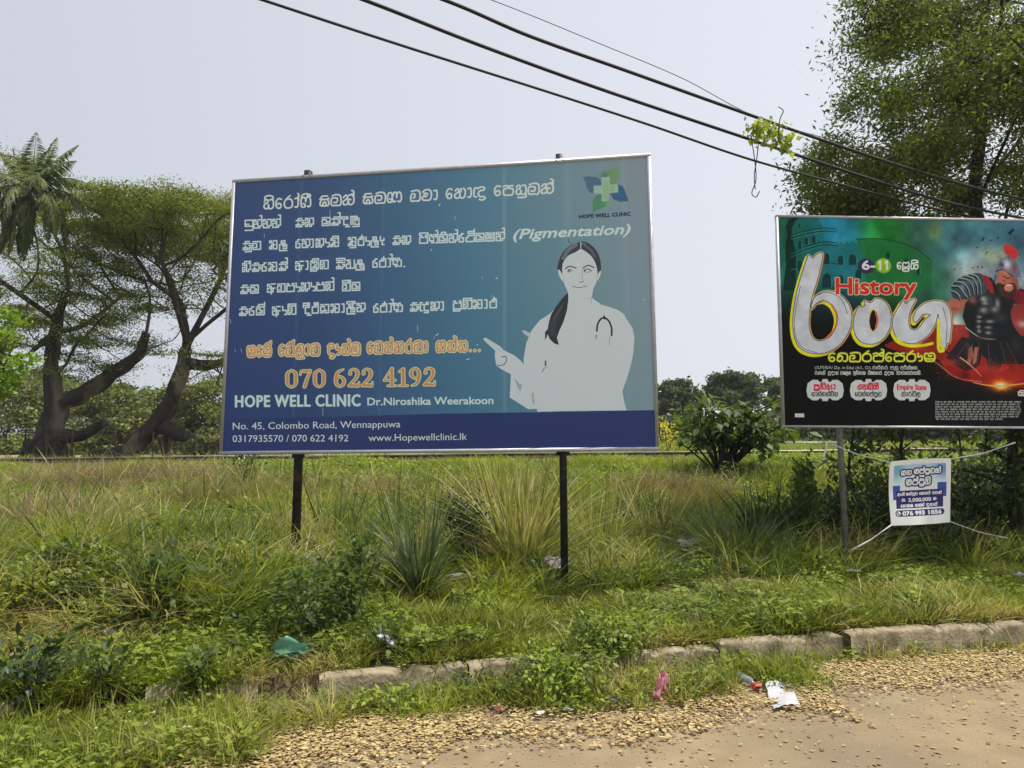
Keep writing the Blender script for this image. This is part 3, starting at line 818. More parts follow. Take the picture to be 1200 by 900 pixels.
# ------------------------------------------------------------------ the tuition poster's print
def poster_print():
    p = Print([(911, 254), (1268, 260), (1286, 501), (919, 499)], 1500, 1000, (16, 17, 18))
    def A(pts): return [(900 + x / 4, 230 + y / 4) for x, y in pts]
    r2 = np.random.default_rng(5)
    # coloured night sky behind the ruin
    cols = [(905, 26, 92, 76), (925, 24, 84, 62), (945, 24, 90, 96), (975, 32, 112, 142), (1000, 32, 116, 138), (1020, 30, 112, 60), (1050, 30, 108, 40), (1075, 44, 88, 70), (1105, 48, 92, 100), (1150, 60, 104, 116), (1200, 56, 92, 112), (1290, 50, 84, 104)]
    xs = np.array([c[0] for c in cols], float)
    pix = np.linspace(908, 1290, p.w)
    row = np.stack([np.interp(pix, xs, [c[k] for c in cols]) for k in (1, 2, 3)], -1)[None] / 255
    v = np.linspace(0, 1, p.h)
    fade = np.clip((.62 - v) / .3, 0, 1)[:, None, None] ** 1.2
    p.img[:] = p.img * (1 - fade) + row * fade
    # clouds to the right
    for x, y, rx, ry, c, a in [(1150, 300, 30, 12, (128, 156, 160), .8), (1140, 320, 32, 14, (150, 148, 154), .9), (1175, 300, 24, 10, (120, 140, 140), .6), (1150, 340, 30, 16, (150, 145, 145), .9), (1125, 350, 20, 30, (70, 120, 100), .6),
                               (1095, 270, 9, 14, (110, 130, 70), .7), (1215, 345, 30, 26, (160, 150, 150), .9), (1165, 300, 16, 10, (150, 150, 110), .5), (1098, 330, 14, 34, (40, 96, 66), .8), (1240, 300, 30, 24, (100, 112, 110), .7),
                               (1120, 385, 12, 20, (166, 160, 156), .9), (1205, 385, 16, 14, (160, 158, 156), .9), (1126, 405, 10, 12, (176, 104, 60), .9), (1205, 402, 18, 8, (170, 100, 60), .9), (1120, 415, 16, 6, (170, 70, 40), .8)]:
        p.blob(x, y, rx, ry, c, a)
    for k in range(22):
        x, y = 1110 + r2.random() * 90, 265 + r2.random() * 60
        p.stroke([(x, y), (x + 1.8 * r2.random() + .6, y - 1.2 * r2.random())], .35 + .5 * r2.random(), (24, 48, 62), .8, sm=False)
    p.stroke([(1183, 273), (1187, 269)], 1.6, (20, 38, 56), sm=False); p.stroke([(1151, 281), (1153, 278)], 1.0, (24, 44, 62), sm=False)
    # printed grain: soft cloud texture
    def fnoise(sc, seed, oct=4):
        rr = np.random.default_rng(seed); out = np.zeros((p.h, p.w), np.float32); am = 1
        for o in range(oct):
            gy, gx = int(p.h / sc) + 3, int(p.w / sc) + 3
            G0 = rr.normal(0, 1, (gy, gx)); yy = np.arange(p.h) / sc; xx = np.arange(p.w) / sc
            yi, xi = yy.astype(int), xx.astype(int); fy, fx = (yy - yi)[:, None], (xx - xi)[None]
            fy = fy * fy * (3 - 2 * fy); fx = fx * fx * (3 - 2 * fx)
            out += am * ((G0[yi][:, xi] * (1 - fx) + G0[yi][:, xi + 1] * fx) * (1 - fy) + (G0[yi + 1][:, xi] * (1 - fx) + G0[yi + 1][:, xi + 1] * fx) * fy)
            am *= .55; sc = max(2, sc / 2)
        return out[..., None]
    p.img *= np.clip(1 + .11 * fnoise(90, 4, 6), .5, 1.7)
    # ruined amphitheatre
    def E(pts): return [(910 + x / 8.571, 240 + y / 8.571) for x, y in pts]
    dkg = (16, 46, 44)
    p.fill(E([(85, 215), (110, 150), (200, 112), (400, 112), (460, 210), (458, 260), (480, 370), (600, 400), (840, 400), (880, 520), (1160, 560), (1180, 860), (40, 860), (90, 600), (90, 400), (100, 300)]), (20, 82, 80), .55)
    p.fill(E([(85, 215), (110, 150), (190, 112), (240, 112), (180, 160), (140, 260), (190, 480), (190, 620), (190, 860), (60, 860), (90, 600), (80, 420), (105, 300)]), (12, 30, 30), .85)
    p.fill(E([(800, 345), (1000, 340), (1180, 365), (1400, 440), (1560, 560), (1560, 860), (900, 860), (880, 520)]), (24, 92, 44), .75)
    p.stroke(E([(800, 342), (1000, 336), (1180, 362), (1400, 440), (1560, 560)]), .5, (12, 50, 26))
    for yy, bow in ((300, -70), (330, -70), (480, -110), (510, -110), (640, -60)):
        p.stroke(E([(140, yy), (280, yy + bow * .55), (460, yy + bow), (600, yy + bow + 10)]), .5, dkg)
        p.stroke(E([(140, yy + 14), (280, yy + bow * .55 + 14), (460, yy + bow + 14)]), .3, (46, 130, 116), .8)
    for x, y, w, h in [(230, 380, 16, 50), (295, 345, 16, 50), (370, 325, 17, 52), (230, 580, 22, 80), (310, 560, 20, 60), (500, 520, 30, 70), (640, 540, 28, 60), (760, 540, 38, 60), (150, 260, 8, 24), (228, 200, 9, 26), (500, 740, 45, 90), (1115, 500, 22, 38), (1300, 560, 20, 50), (1420, 640, 16, 60), (640, 740, 30, 70), (820, 680, 30, 60)]:
        arch = [(x - w, y + h), (x - w, y), (x - w * .7, y - w * .9), (x, y - w * 1.2), (x + w * .7, y - w * .9), (x + w, y), (x + w, y + h)]
        p.fill(E(arch), (14, 40, 42), .85)
        p.stroke(E([(x + w + 6, y + h), (x + w + 6, y)]), .35, (52, 140, 124), .7)
    for k in range(9):
        x = 600 + k * 30
        p.fill(E([(x, 400), (x, 385 - (k % 2) * 14), (x + 20, 385 - (k % 2) * 14), (x + 20, 400)]), (22, 84, 76))
    m = np.clip((np.linspace(0, 1, p.h) - .32) / .22, 0, 1)[:, None, None] * np.clip((1100 - pix) / 60, 0, 1)[None, :, None]
    p.img[:] = p.img * (1 - m * .92) + .05 * m * .92
    # red ground, cape and blast
    p.fill(A([(560, 690), (700, 640), (860, 600), (1200, 640), (1400, 700), (1500, 900), (1000, 880), (850, 830), (790, 760), (640, 735), (560, 710)]), (128, 30, 26), .85, sm=True)
    for x, y, rx, ry, c, a in [(1140, 430, 30, 12, (140, 30, 26), .8), (1180, 440, 34, 12, (150, 36, 30), .85), (1240, 445, 40, 14, (130, 28, 24), .8), (1075, 405, 14, 8, (170, 60, 36), .7)]:
        p.blob(x, y, rx, ry, c, a)
    p.stroke(A([(620, 735), (720, 745), (800, 790), (880, 850), (1000, 872)]), .6, (190, 120, 90), .7)
    # soldier, a generic armoured figure
    def Wd(pts): return [(1100 + x / 9, 260 + y / 9) for x, y in pts]
    def Z(pts): return [(1080 + x / 5.625, 350 + y / 5.625) for x, y in pts]
    skin, dk, st = (150, 88, 72), (26, 28, 32), (84, 92, 100)
    p.fill(Wd([(0, 900), (60, 860), (150, 800), (300, 800), (270, 900), (200, 960), (100, 970)]), skin)
    p.fill(Z([(120, 60), (200, 25), (290, 30), (270, 80), (230, 100), (190, 105)]), skin)
    p.fill(Wd([(280, 860), (400, 700), (480, 560), (560, 590), (700, 800), (860, 700), (1000, 740), (1100, 900), (1050, 1500), (200, 1500), (330, 1200), (250, 1000)]), dk)
    p.fill(Wd([(135, 760), (140, 670), (220, 590), (340, 545), (440, 540), (500, 600), (530, 680), (470, 760), (300, 815), (170, 810)]), (52, 62, 70), sm=True)
    for q in ([(140, 672), (215, 680), (262, 740), (300, 790)], [(175, 625), (260, 640), (310, 700), (330, 775)], [(225, 590), (310, 610), (360, 680), (372, 765)],
              [(285, 565), (360, 590), (402, 660), (408, 750)], [(340, 548), (400, 570), (440, 650), (446, 760)], [(135, 725), (180, 740), (215, 775), (225, 812)]):
        p.stroke(Wd(q), .62, (140, 154, 164), .85); p.stroke(Wd([(a_ - 6, b_ + 14) for a_, b_ in q]), .7, (16, 22, 28), .9)
    p.fill(Wd([(460, 560), (510, 570), (560, 640), (590, 760), (540, 740), (500, 660)]), (140, 30, 40))
    p.fill(Wd([(820, 700), (900, 740), (960, 900), (860, 900), (780, 800)]), (120, 26, 34))
    p.fill(Wd([(640, 480), (700, 520), (800, 560), (840, 640), (820, 740), (740, 800), (650, 760), (620, 640)]), skin, sm=True)
    p.fill(Wd([(620, 640), (700, 660), (760, 640), (810, 660), (820, 740), (740, 830), (660, 800), (610, 720)]), (40, 26, 26), .85, sm=True)
    p.fill(Wd([(700, 670), (760, 650), (790, 690), (760, 730), (700, 720)]), (170, 110, 100), sm=True)
    p.stroke(Wd([(715, 668), (765, 668)]), .5, (210, 190, 180))
    p.stroke(Wd([(680, 570), (720, 590), (760, 585)]), .6, (60, 30, 28)); p.stroke(Wd([(680, 610), (700, 620)]), .4, (40, 20, 20)); p.stroke(Wd([(770, 612), (790, 606)]), .4, (40, 20, 20))
    p.fill(Wd([(590, 560), (620, 450), (670, 385), (740, 360), (810, 400), (850, 480), (860, 560), (790, 590), (720, 530), (640, 520), (620, 600), (580, 620)]), (96, 96, 112), sm=True)
    p.blob(*Wd([(720, 440)])[0], 4.5, 5.5, (190, 196, 210), .9); p.blob(*Wd([(665, 450)])[0], 2.6, 2.6, (50, 44, 80), .9); p.blob(*Wd([(800, 480)])[0], 2.6, 5, (110, 46, 50), .8)
    p.stroke(Wd([(600, 520), (680, 500), (790, 580)]), .6, (30, 32, 40)); p.stroke(Wd([(600, 560), (590, 640)]), .8, (60, 66, 76))
    p.fill(Wd([(685, 250), (720, 235), (790, 260), (835, 320), (830, 370), (790, 390), (740, 350), (700, 330)]), (170, 46, 40), sm=True)
    p.stroke(Wd([(735, 355), (745, 385)]), 1.4, (90, 92, 108))
    for x, y, rx, ry, a in [(470, 810, 3.2, 3, .9), (490, 860, 3.6, 1.4, .8), (810, 880, 2.6, 2, .8)]:
        p.blob(*Wd([(x, y)])[0], rx, ry, (150, 152, 154), a)
    for x, y, rx, ry in [(420, 10, 4, 4), (410, 75, 5, 3.4), (480, 70, 4.5, 3.2), (380, 120, 3, 1.6), (450, 150, 5, 1.8), (378, 150, 3, 1.6), (440, 190, 4, 1.6), (440, 225, 3.6, 2), (375, 185, 2.4, 1.8), (380, 215, 2.4, 2), (500, 30, 3, 5)]:
        p.blob(*Z([(x, y)])[0], rx, ry * 1.1, (136, 138, 140), .85)
    p.stroke(Z([(290, 190), (350, 235), (400, 260), (490, 272)]), .55, (160, 156, 150))
    p.fill(Z([(600, 60), (675, 40), (675, 240), (620, 200), (590, 120)]), (130, 50, 48), sm=True)
    p.fill(Z([(265, 250), (340, 270), (500, 270), (570, 270), (675, 380), (675, 420), (600, 440), (540, 380), (520, 470), (440, 480), (380, 440), (350, 460), (290, 480), (220, 440), (160, 390)]), (30, 28, 32), .92)
    for x0_, x1_ in ((300, 200), (340, 300), (380, 370), (440, 445), (520, 560), (560, 630)):
        p.stroke(Z([(x0_, 290), (x1_, 430)]), .5, (74, 66, 66), .7, sm=False)
    p.fill(Z([(310, 330), (330, 310), (345, 370), (320, 440), (300, 430)]), skin, .8); p.fill(Z([(350, 320), (375, 320), (360, 420), (335, 440)]), (170, 100, 84), .8)
    p.fill(Z([(395, 370), (430, 400), (440, 480), (400, 490), (380, 450)]), (140, 34, 34), .8)
    p.stroke(Z([(150, 345), (240, 400), (300, 430)]), 1.3, (40, 30, 34)); p.stroke(Z([(255, 390), (310, 430), (400, 515)]), [.9, .8, .3], (170, 130, 110))
    for k in range(26):
        a = k / 26 * 6.283 + r2.random() * .2; R = (7 + 9 * r2.random())
        cx_, cy_ = Z([(525, 575)])[0]
        p.stroke([(cx_, cy_), (cx_ + R * math.cos(a), cy_ + R * .62 * math.sin(a))], [.9, .15], (214, 120, 40), .6, sm=False)
    for rx, ry, c, a in [(13, 6.5, (200, 80, 30), .8), (9, 4.6, (226, 160, 60), .9), (5, 3, (236, 222, 150), 1), (2.6, 1.7, (250, 250, 240), 1)]:
        p.blob(*Z([(525, 575)])[0], rx, ry, c, a)
    p.stroke(Z([(340, 555), (430, 572), (525, 578), (675, 562)]), [.4, .8, 1.2, .6], (226, 150, 70), .85)
    for x, y, rx, ry, c, a_ in [(1140, 352, 5, 4, (176, 112, 92), .6), (1109, 358, 3, 3, (186, 120, 96), .7), (1118, 362, 5, 2.5, (92, 50, 42), .6), (1140, 330, 9, 3, (96, 108, 116), .7), (1128, 336, 3, 5, (130, 142, 150), .5), (1160, 352, 5, 10, (56, 58, 62), .8),
                               (1178, 318, 4, 3, (176, 112, 96), .6), (1190, 330, 3, 6, (110, 60, 50), .5), (1172, 372, 8, 5, (60, 62, 66), .6), (1150, 396, 12, 3, (58, 50, 50), .7), (1192, 350, 8, 12, (70, 26, 30), .6), (1135, 410, 3, 7, (100, 66, 58), .5), (1190, 405, 5, 8, (60, 52, 50), .5),
                               (1165, 432, 20, 5, (176, 50, 40), .6), (1115, 425, 12, 4, (170, 60, 40), .5), (1130, 440, 6, 5, (70, 16, 16), .7), (1185, 425, 4, 8, (80, 20, 20), .7), (1198, 380, 6, 4, (196, 188, 180), .6)]:
        p.blob(x, y, rx, ry, c, a_)
    for k in range(70):
        x, y = 1122 + 76 * r2.random(), 325 + 95 * r2.random()
        p.stroke([(x, y), (x + r2.normal() * 2.2, y + r2.normal() * 2.2)], .25, (20, 20, 24) if r2.random() < .6 else (120, 118, 118), .35, sm=False)
    for k in range(60):
        x, y = 1100 + 100 * r2.random(), 425 + 22 * r2.random()
        p.stroke([(x, y), (x + r2.normal() * 4, y - 4 * r2.random())], .3, (200, 90, 50) if r2.random() < .5 else (60, 14, 14), .4, sm=False)
    # big brush-drawn letters
    ra1 = A([(190, 275), (208, 290), (222, 275), (240, 265), (254, 270), (246, 320), (226, 400), (204, 470), (192, 540), (190, 610), (205, 660), (240, 680), (290, 660), (318, 610), (322, 560), (300, 510), (262, 488), (225, 500), (204, 525), (204, 505), (222, 470), (262, 446), (310, 448), (352, 476), (382, 520), (390, 575), (378, 630), (340, 690), (290, 725), (225, 738), (165, 722), (130, 680), (116, 610), (120, 530), (136, 440), (162, 350), (182, 290)])
    am_o = A([(440, 520), (455, 510), (452, 490), (480, 500), (505, 480), (540, 490), (565, 520), (575, 570), (566, 625), (536, 670), (490, 692), (440, 685), (410, 650), (400, 600), (408, 550), (425, 520)])
    am_i = A([(478, 548), (492, 530), (508, 548), (514, 580), (508, 612), (492, 634), (478, 618), (472, 585)])
    ga = A([(612, 520), (632, 490), (645, 505), (668, 486), (690, 484), (672, 520), (660, 560), (658, 600), (668, 622), (690, 628), (712, 612), (735, 580), (762, 556), (728, 552), (706, 575), (690, 590), (680, 570), (700, 530), (740, 500), (790, 490), (830, 500), (852, 540), (858, 600), (850, 680), (838, 690), (830, 712), (812, 716), (806, 680), (806, 600), (796, 550), (782, 600), (750, 650), (700, 685), (650, 688), (606, 665), (586, 620), (586, 570)])
    for col, dx, dy, gr in (((190, 186, 30), -2.2, 2.4, 1.6), ((128, 56, 40), 1.6, .6, .9), ((186, 178, 120), 0, 0, 1.5), ((24, 22, 24), 0, 0, .8)):
        for q in (ra1, am_o, ga):
            mm = p.mask(); p.m_fill(mm, smooth([(a + dx, b + dy) for a, b in q], 4, True)); mm = p.grow(mm, gr); p.paint(mm, col)
    for q in (ra1, am_o, ga): p.fill(q, (170, 172, 182), sm=True)
    p.fill(am_i, (20, 18, 20), sm=True); p.stroke(am_i + am_i[:1], .55, (196, 160, 60)); p.stroke(A([(505, 545), (512, 580), (505, 615)]), 1.1, (190, 90, 50))
    p.stroke(A([(300, 512), (322, 560), (312, 620), (270, 668)]), 1.2, (176, 92, 60), .9)
    p.stroke(A([(798, 580), (806, 680), (822, 725)]), 1.6, (190, 186, 30)); p.stroke(A([(590, 660), (650, 700), (720, 700), (770, 690)]), 1.6, (190, 186, 30)); p.stroke(A([(820, 520), (838, 600), (834, 690)]), .3, (60, 60, 70))
    p.stroke(A([(150, 420), (126, 540), (124, 640), (160, 710), (230, 735)]), .3, (50, 50, 60)); p.stroke(A([(230, 462), (280, 450), (340, 480), (372, 550)]), .3, (50, 50, 60))
    sinhala(p, 'e ta va ra pah+ e pa ra ae ba', 970.5, 1096, 423.8, 423.5, 10.0, .78, (200, 200, 60), outline=(92, 100, 30), orad=.6, gap=.12)
    # class numbers and title
    p.blob(1014.5, 311.5, 9.6, 9.0, (46, 38, 72), 1, hard=8); p.blob(1034.8, 311, 9.4, 9.0, (128, 168, 40), 1, hard=8)
    p.latin('6-', 1010, 1025, 315.5, 315.5, 10.5, (205, 210, 215), bold=.5)
    for x in (1031.2, 1039.2):
        p.stroke([(x, 305.6), (x, 315.2)], 1.15, (214, 224, 190), sm=False); p.stroke([(x, 305.8), (x - 2.3, 307.6)], .9, (214, 224, 190), sm=False)
    sinhala(p, 'e shar+ nnai+', 1051, 1076, 315, 315, 8.0, .75, (200, 206, 210))
    p.latin('History', 979.5, 1073, 344, 344.5, 18.5, (176, 44, 40), bold=.75, outline=(206, 180, 150), orad=.8)
    p.img *= np.clip(1 + .03 * fnoise(40, 9, 4), .8, 1.2)
    # small lines
    gw = (170, 172, 174)
    p.latin('(SLPS/B/A/ Dip. in Edu) (A/L, O/L', 954.5, 1021, 432.6, 432.9, 3.6, gw, bold=.05)
    def tiny(x0, x1, y, hh, seed, c, rr=.28):
        r3 = np.random.default_rng(seed); x = x0; m = p.mask(); keys = [k for k in G if k not in '.']
        while x < x1:
            n = r3.integers(2, 6); w = n * hh * 1.05
            if x + w > x1: break
            xx = x
            for q in range(n):
                gw_, ss = G[keys[r3.integers(len(keys))]]
                for k in ss:
                    k = np.array(k); p.m_stroke(m, np.c_[xx + k[:, 0] / gw_ * hh * .92, y - k[:, 1] * hh], rr)
                xx += hh * 1.05
            x = xx + hh * .9
        p.paint(m, c)
    sinhala(p, 'u tah+ ta ra', 1022, 1040, 432.8, 433, 3.4, .34, gw); sinhala(p, 'pa tar+', 1043, 1052.5, 433, 433, 3.4, .34, gw); sinhala(p, 'pa raI+ kah+ ssa ka .', 1055, 1076, 433, 433, 3.4, .34, gw)
    for wd, a, b in [('ra ja e yaH+', 954.5, 966.5), ('par+ da aa na', 970, 982), ('pa aa sa la ka', 984.5, 996.5), ('i tai+ ha aa sa', 999.5, 1014), ('vai+ ssa ya bha aa ra', 1017, 1033), ('par+ da aa na', 1036.5, 1047), ('aa ca aa ra ya va ra e ya kai+ .', 1050, 1079.5)]:
        sinhala(p, wd.replace('ca', 'va'), a, b, 439, 439.2, 3.5, .36, gw)
    for cx_, red, blk in [(966.5, 'par+ tai+ bha aa', 'na aa tah+ ta nah+ ddai+ ya'), (1017.5, 'ja ya mai+ nnai+', 'e va nah+ na pah+ pau+ va'), (1068.5, None, 'ma aa ra vai+ la')]:
        base = [(-22, 0), (-20.5, -8), (-15, -12), (-8.5, -12), (-6.5, -9.6), (-4, -9.6), (-3, -13), (3, -13), (4, -9.6), (6.5, -9.6), (8.5, -12), (15, -12), (20.5, -8), (22, 0), (20.5, 8), (15, 12), (8.5, 12), (6.5, 9.8), (4, 9.8), (3, 13), (-3, 13), (-4, 9.8), (-6.5, 9.8), (-8.5, 12), (-15, 12), (-20.5, 8)]
        p.fill([(cx_ + a, 457.5 + b) for a, b in base], (172, 174, 176))
        if red: sinhala(p, red, cx_ - 13, cx_ + 12, 456.5, 456.5, 5.6, .7, (170, 36, 62))
        else: p.latin('Empire State', cx_ - 17.5, cx_ + 17, 456.8, 457.2, 6.0, (170, 36, 62), bold=.35)
        sinhala(p, blk, cx_ - 16 + (4 if not red else 0), cx_ + 15 - (5 if not red else 0), 464.6, 464.6, 4.4, .42, (40, 42, 44))
    p.fill([(931, 485), (942, 485), (942, 489.6), (931, 489.6)], (172, 174, 178))
    for k in range(8):
        tiny(1096 + (k > 6), 1198 - (22 if k == 7 else 0), 472.2 + k * 2.9, 1.6, 20 + k, (128, 130, 132), .24)
    sinhala(p, 'sa ma', 1193, 1215, 464, 464, 6, .7, (190, 170, 170))
    return p


# ------------------------------------------------------------------ the small cloth banner's print
def banner_print():
    p = Print([(0, 0), (90, 0), (90, 95), (0, 95)], 720, 760, (205, 205, 212))
    def A(pts): return [((x - 110) / 7.4, (y - 60) / 7.9) for x, y in pts]
    # pale wash of blue-green at the top
    for x, y, rx, ry, c, a in [(12, 14, 12, 18, (70, 140, 150), .85), (80, 14, 16, 16, (70, 110, 150), .85), (45, 10, 40, 8, (120, 150, 190), .6), (40, 34, 30, 10, (196, 204, 218), .6)]:
        m = p.mask(); p.m_fill(m, [(7, 7), (83, 7), (83, 58), (7, 58)])
        old = p.img.copy(); p.blob(x, y, rx, ry, c, a); p.img = old * (1 - m[..., None]) + p.img * m[..., None]
    nav, mid = (44, 40, 92), (52, 74, 140)
    p.fill([(6, 37), (17, 37), (17, 58), (6, 58)], mid); p.fill([(72, 35), (84, 35), (84, 56), (72, 56)], mid)
    p.fill([(10.5, 45), (79.5, 45), (79.5, 71), (10.5, 71)], nav)
    dk = (38, 44, 84); wh = (226, 226, 232)
    for wd, a, b, y in [('oo na', 18, 34, 22), ('oo pah+ pau+ va kah+', 38, 76, 21)]:
        sinhala(p, wd, a, b, y, y, 6.4, .85, wh, outline=dk, orad=1.9)
    sinhala(p, 'oo ttah+ ttau+ yai+', 27, 62, 37, 37, 7.8, 1.0, wh, outline=dk, orad=2.0)
    for wd, a, b, y, hh in [('va ae tai+', 13, 25, 52, 3.4), ('ba nah+ dau+ va', 27, 43, 52, 3.4), ('e ba aa e pah+', 46, 62, 52, 3.4), ('u pa tah+', 65, 77, 52, 3.4), ('ra u .', 20, 26, 60.5, 3.4), ('ka', 66, 70, 60.5, 3.4), ('e ka aa ma sa', 18, 36, 69, 3.6), ('na aa ma nah+', 39, 53, 69, 3.6), ('da na gah+', 56, 71, 69, 3.6)]:
        sinhala(p, wd, a, b, y, y, hh, .5, wh)
    p.latin('3,000,000', 30, 63, 61.5, 61.5, 5, wh, bold=.3)
    m = p.mask(); p.m_stroke(m, [(13, 78), (77, 78)], 4.6); p.paint(m, dk)
    p.stroke([(13.5, 78), (13.6, 78)], 3.3, wh, sm=False); p.stroke([(12.2, 76), (12.6, 78.6), (15, 80)], .8, dk)
    p.latin('076 993 1856', 20, 77, 80.8, 80.8, 5.6, wh, bold=.45)
    return p


# ------------------------------------------------------------------ ground sheets
def sheet(name, xs, ys, zf, mat, **kw):
    X, Y = np.meshgrid(xs, ys)
    Z = zf(X, Y)
    V = np.c_[X.ravel(), Y.ravel(), Z.ravel()]
    nx, ny = len(xs), len(ys)
    i = (np.arange(ny - 1)[:, None] * nx + np.arange(nx - 1)[None, :]).ravel()
    return np_mesh(name, V, np.c_[i, i + 1, i + nx + 1, i + nx], mat, smooth=True, **kw)


xs = np.concatenate([[-1500, -400, -120, -60], np.arange(-34, 34.1, .25), [60, 120, 400, 1500]])
# the road lies under the kerb line; the verge starts at the kerb and runs back over the railway bank to the far fields
rows = np.concatenate([[-1200, -200, -40, -10], np.arange(-2, 4, 1.0)])


def verge_sheet():
    ss = np.concatenate([[0.0, .06, .2], np.arange(.4, 22, .2), np.arange(22, 60, 2), [70, 90, 130, 200, 400, 900, 1500]])
    X, S = np.meshgrid(xs, ss)
    K = 5.21 + 0.29 * np.clip(X, -30, 30) - 0.012 * np.clip(X, 0, 9) ** 2
    flat = np.clip((S - 22) / 40, 0, 1)
    Y = S + K * (1 - flat) + 6 * flat
    Z = ground_z(np.clip(X, -34, 34), np.minimum(Y, 130))
    Z = np.where(S < .01, -.03, Z)
    V = np.c_[X.ravel(), Y.ravel(), Z.ravel()]
    nx, ny = len(xs), len(ss)
    i = (np.arange(ny - 1)[:, None] * nx + np.arange(nx - 1)[None, :]).ravel()
    F = np.c_[i, i + 1, i + nx + 1, i + nx]
    return np_mesh('verge', V, F, M['ground'], smooth=True, kind='structure')


def ground_mat():
    """soil showing between the grass near the road, meadow green further off"""
    m, t, b = new_mat('verge_ground')
    L = t.links.new
    g = t.nodes.new('ShaderNodeNewGeometry')
    sp = t.nodes.new('ShaderNodeSeparateXYZ'); L(g.outputs['Position'], sp.inputs[0])
    def noise(sc, off=0):
        n = t.nodes.new('ShaderNodeTexNoise'); n.inputs['Scale'].default_value = sc; n.inputs['Detail'].default_value = 7
        a = t.nodes.new('ShaderNodeVectorMath'); a.inputs[1].default_value = (off, off * 2, 0)
        L(g.outputs['Position'], a.inputs[0]); L(a.outputs[0], n.inputs['Vector'])
        return n.outputs[0]
    def rng_(src, a, bb):
        r = t.nodes.new('ShaderNodeMapRange'); r.inputs[1].default_value = a; r.inputs[2].default_value = bb
        L(src, r.inputs[0]); return r.outputs[0]
    def mix(f, c1, c2):
        x = t.nodes.new('ShaderNodeMixRGB'); L(f, x.inputs[0])
        for k, c in ((1, c1), (2, c2)):
            if isinstance(c, tuple): x.inputs[k].default_value = rgba(c)
            else: L(c, x.inputs[k])
        return x.outputs[0]
    near = mix(rng_(noise(5), .35, .65), (.060, .052, .022), (.12, .10, .045))
    near = mix(rng_(noise(1.1, 9), .52, .66), near, (.20, .15, .085))
    farc = mix(rng_(noise(2.4, 4), .35, .65), (.085, .115, .025), (.15, .17, .045))
    farc = mix(rng_(noise(.25, 3), .5, .68), farc, (.24, .22, .10))
    c = mix(rng_(sp.outputs['Y'], 13, 19), near, farc)
    # the mown ground beyond the line, left, is dry and pale
    lf = t.nodes.new('ShaderNodeMath'); lf.operation = 'MULTIPLY'
    L(rng_(sp.outputs['Y'], 33, 38), lf.inputs[0]); L(rng_(sp.outputs['X'], -4, -9), lf.inputs[1])
    c = mix(lf.outputs[0], c, (.36, .30, .17))
    L(c, b.inputs['Base Color']); b.inputs['Roughness'].default_value = .97; b.inputs['Specular IOR Level'].default_value = .1
    bp = t.nodes.new('ShaderNodeBump'); bp.inputs['Distance'].default_value = .05
    L(noise(14), bp.inputs['Height']); L(bp.outputs[0], b.inputs['Normal'])
    return m


M['ground'] = ground_mat()
verge_sheet()
rx = np.concatenate([[-1500, -300, -60], np.arange(-16, 16.1, .5), [60, 300, 1500]])
ss = np.concatenate([np.arange(-12, .01, .5), [.3]])
X, S = np.meshgrid(rx, ss)
Y = kerb_y(np.clip(X, -30, 30)) + S
Y[0] = -900
Z = -0.012 * np.exp(-((S + .8) / .5) ** 2) + 0.006 * np.sin(X * 1.3) * np.sin(S * 2.1)
i = (np.arange(len(ss) - 1)[:, None] * len(rx) + np.arange(len(rx) - 1)[None, :]).ravel()
np_mesh('road', np.c_[X.ravel(), Y.ravel(), Z.ravel()], np.c_[i, i + 1, i + len(rx) + 1, i + len(rx)], M['road'], smooth=True, kind='structure')

# ------------------------------------------------------------------ kerb: cast blocks, chipped, one tipped out of line
kerb = empty('kerb', (0, 5.2, 0), kind='structure')


def chipped_block(L_, D, H, seed, lean=0, chips=3):
    """worn concrete block: rounded arrises, chips knocked off its top edge; runs along x"""
    r = np.random.default_rng(seed)
    nx = max(4, int(L_ / .045))
    prof = np.array([(0, -.12), (0, H * .88), (.005, H * .965), (.018, H), (D - .02, H), (D, H * .93), (D, -.12)])
    V, Q = [], []
    t = np.linspace(0, 1, nx + 1)
    cx = r.random(chips); cw = (.012 + .04 * r.random(chips)) / max(L_, 1); ch = .008 + .04 * r.random(chips) ** 2
    for k, u in enumerate(t):
        top = sum(h * math.exp(-((u - c) / w) ** 2) for c, w, h in zip(cx, cw, ch)) + abs(r.normal()) * .004
        e = .012 if k in (0, nx) else 0
        for j, (y, z) in enumerate(prof):
            zz = z - (top if 1 <= j <= 3 else top * .35 if j in (4, 5) else 0) - (e if j in (2, 3, 4) else 0)
            yy = y + (top * .6 if j in (1, 2, 3) else 0) + r.normal() * .004
            V.append((u * L_, yy, zz))
    n = len(prof)
    for k in range(nx):
        for j in range(n - 1): Q.append((k * n + j, (k + 1) * n + j, (k + 1) * n + j + 1, k * n + j + 1))
    for k in (0, nx):
        b = k * n
        f = [(b + 0, b + 1, b + 5, b + 6), (b + 1, b + 2, b + 4, b + 5), (b + 2, b + 3, b + 4, b + 4)]
        Q += [tuple(reversed(q)) if k == 0 else q for q in f]
    Q = [q if len(set(q)) == 4 else q for q in Q]
    return np.array(V), np.array(Q)


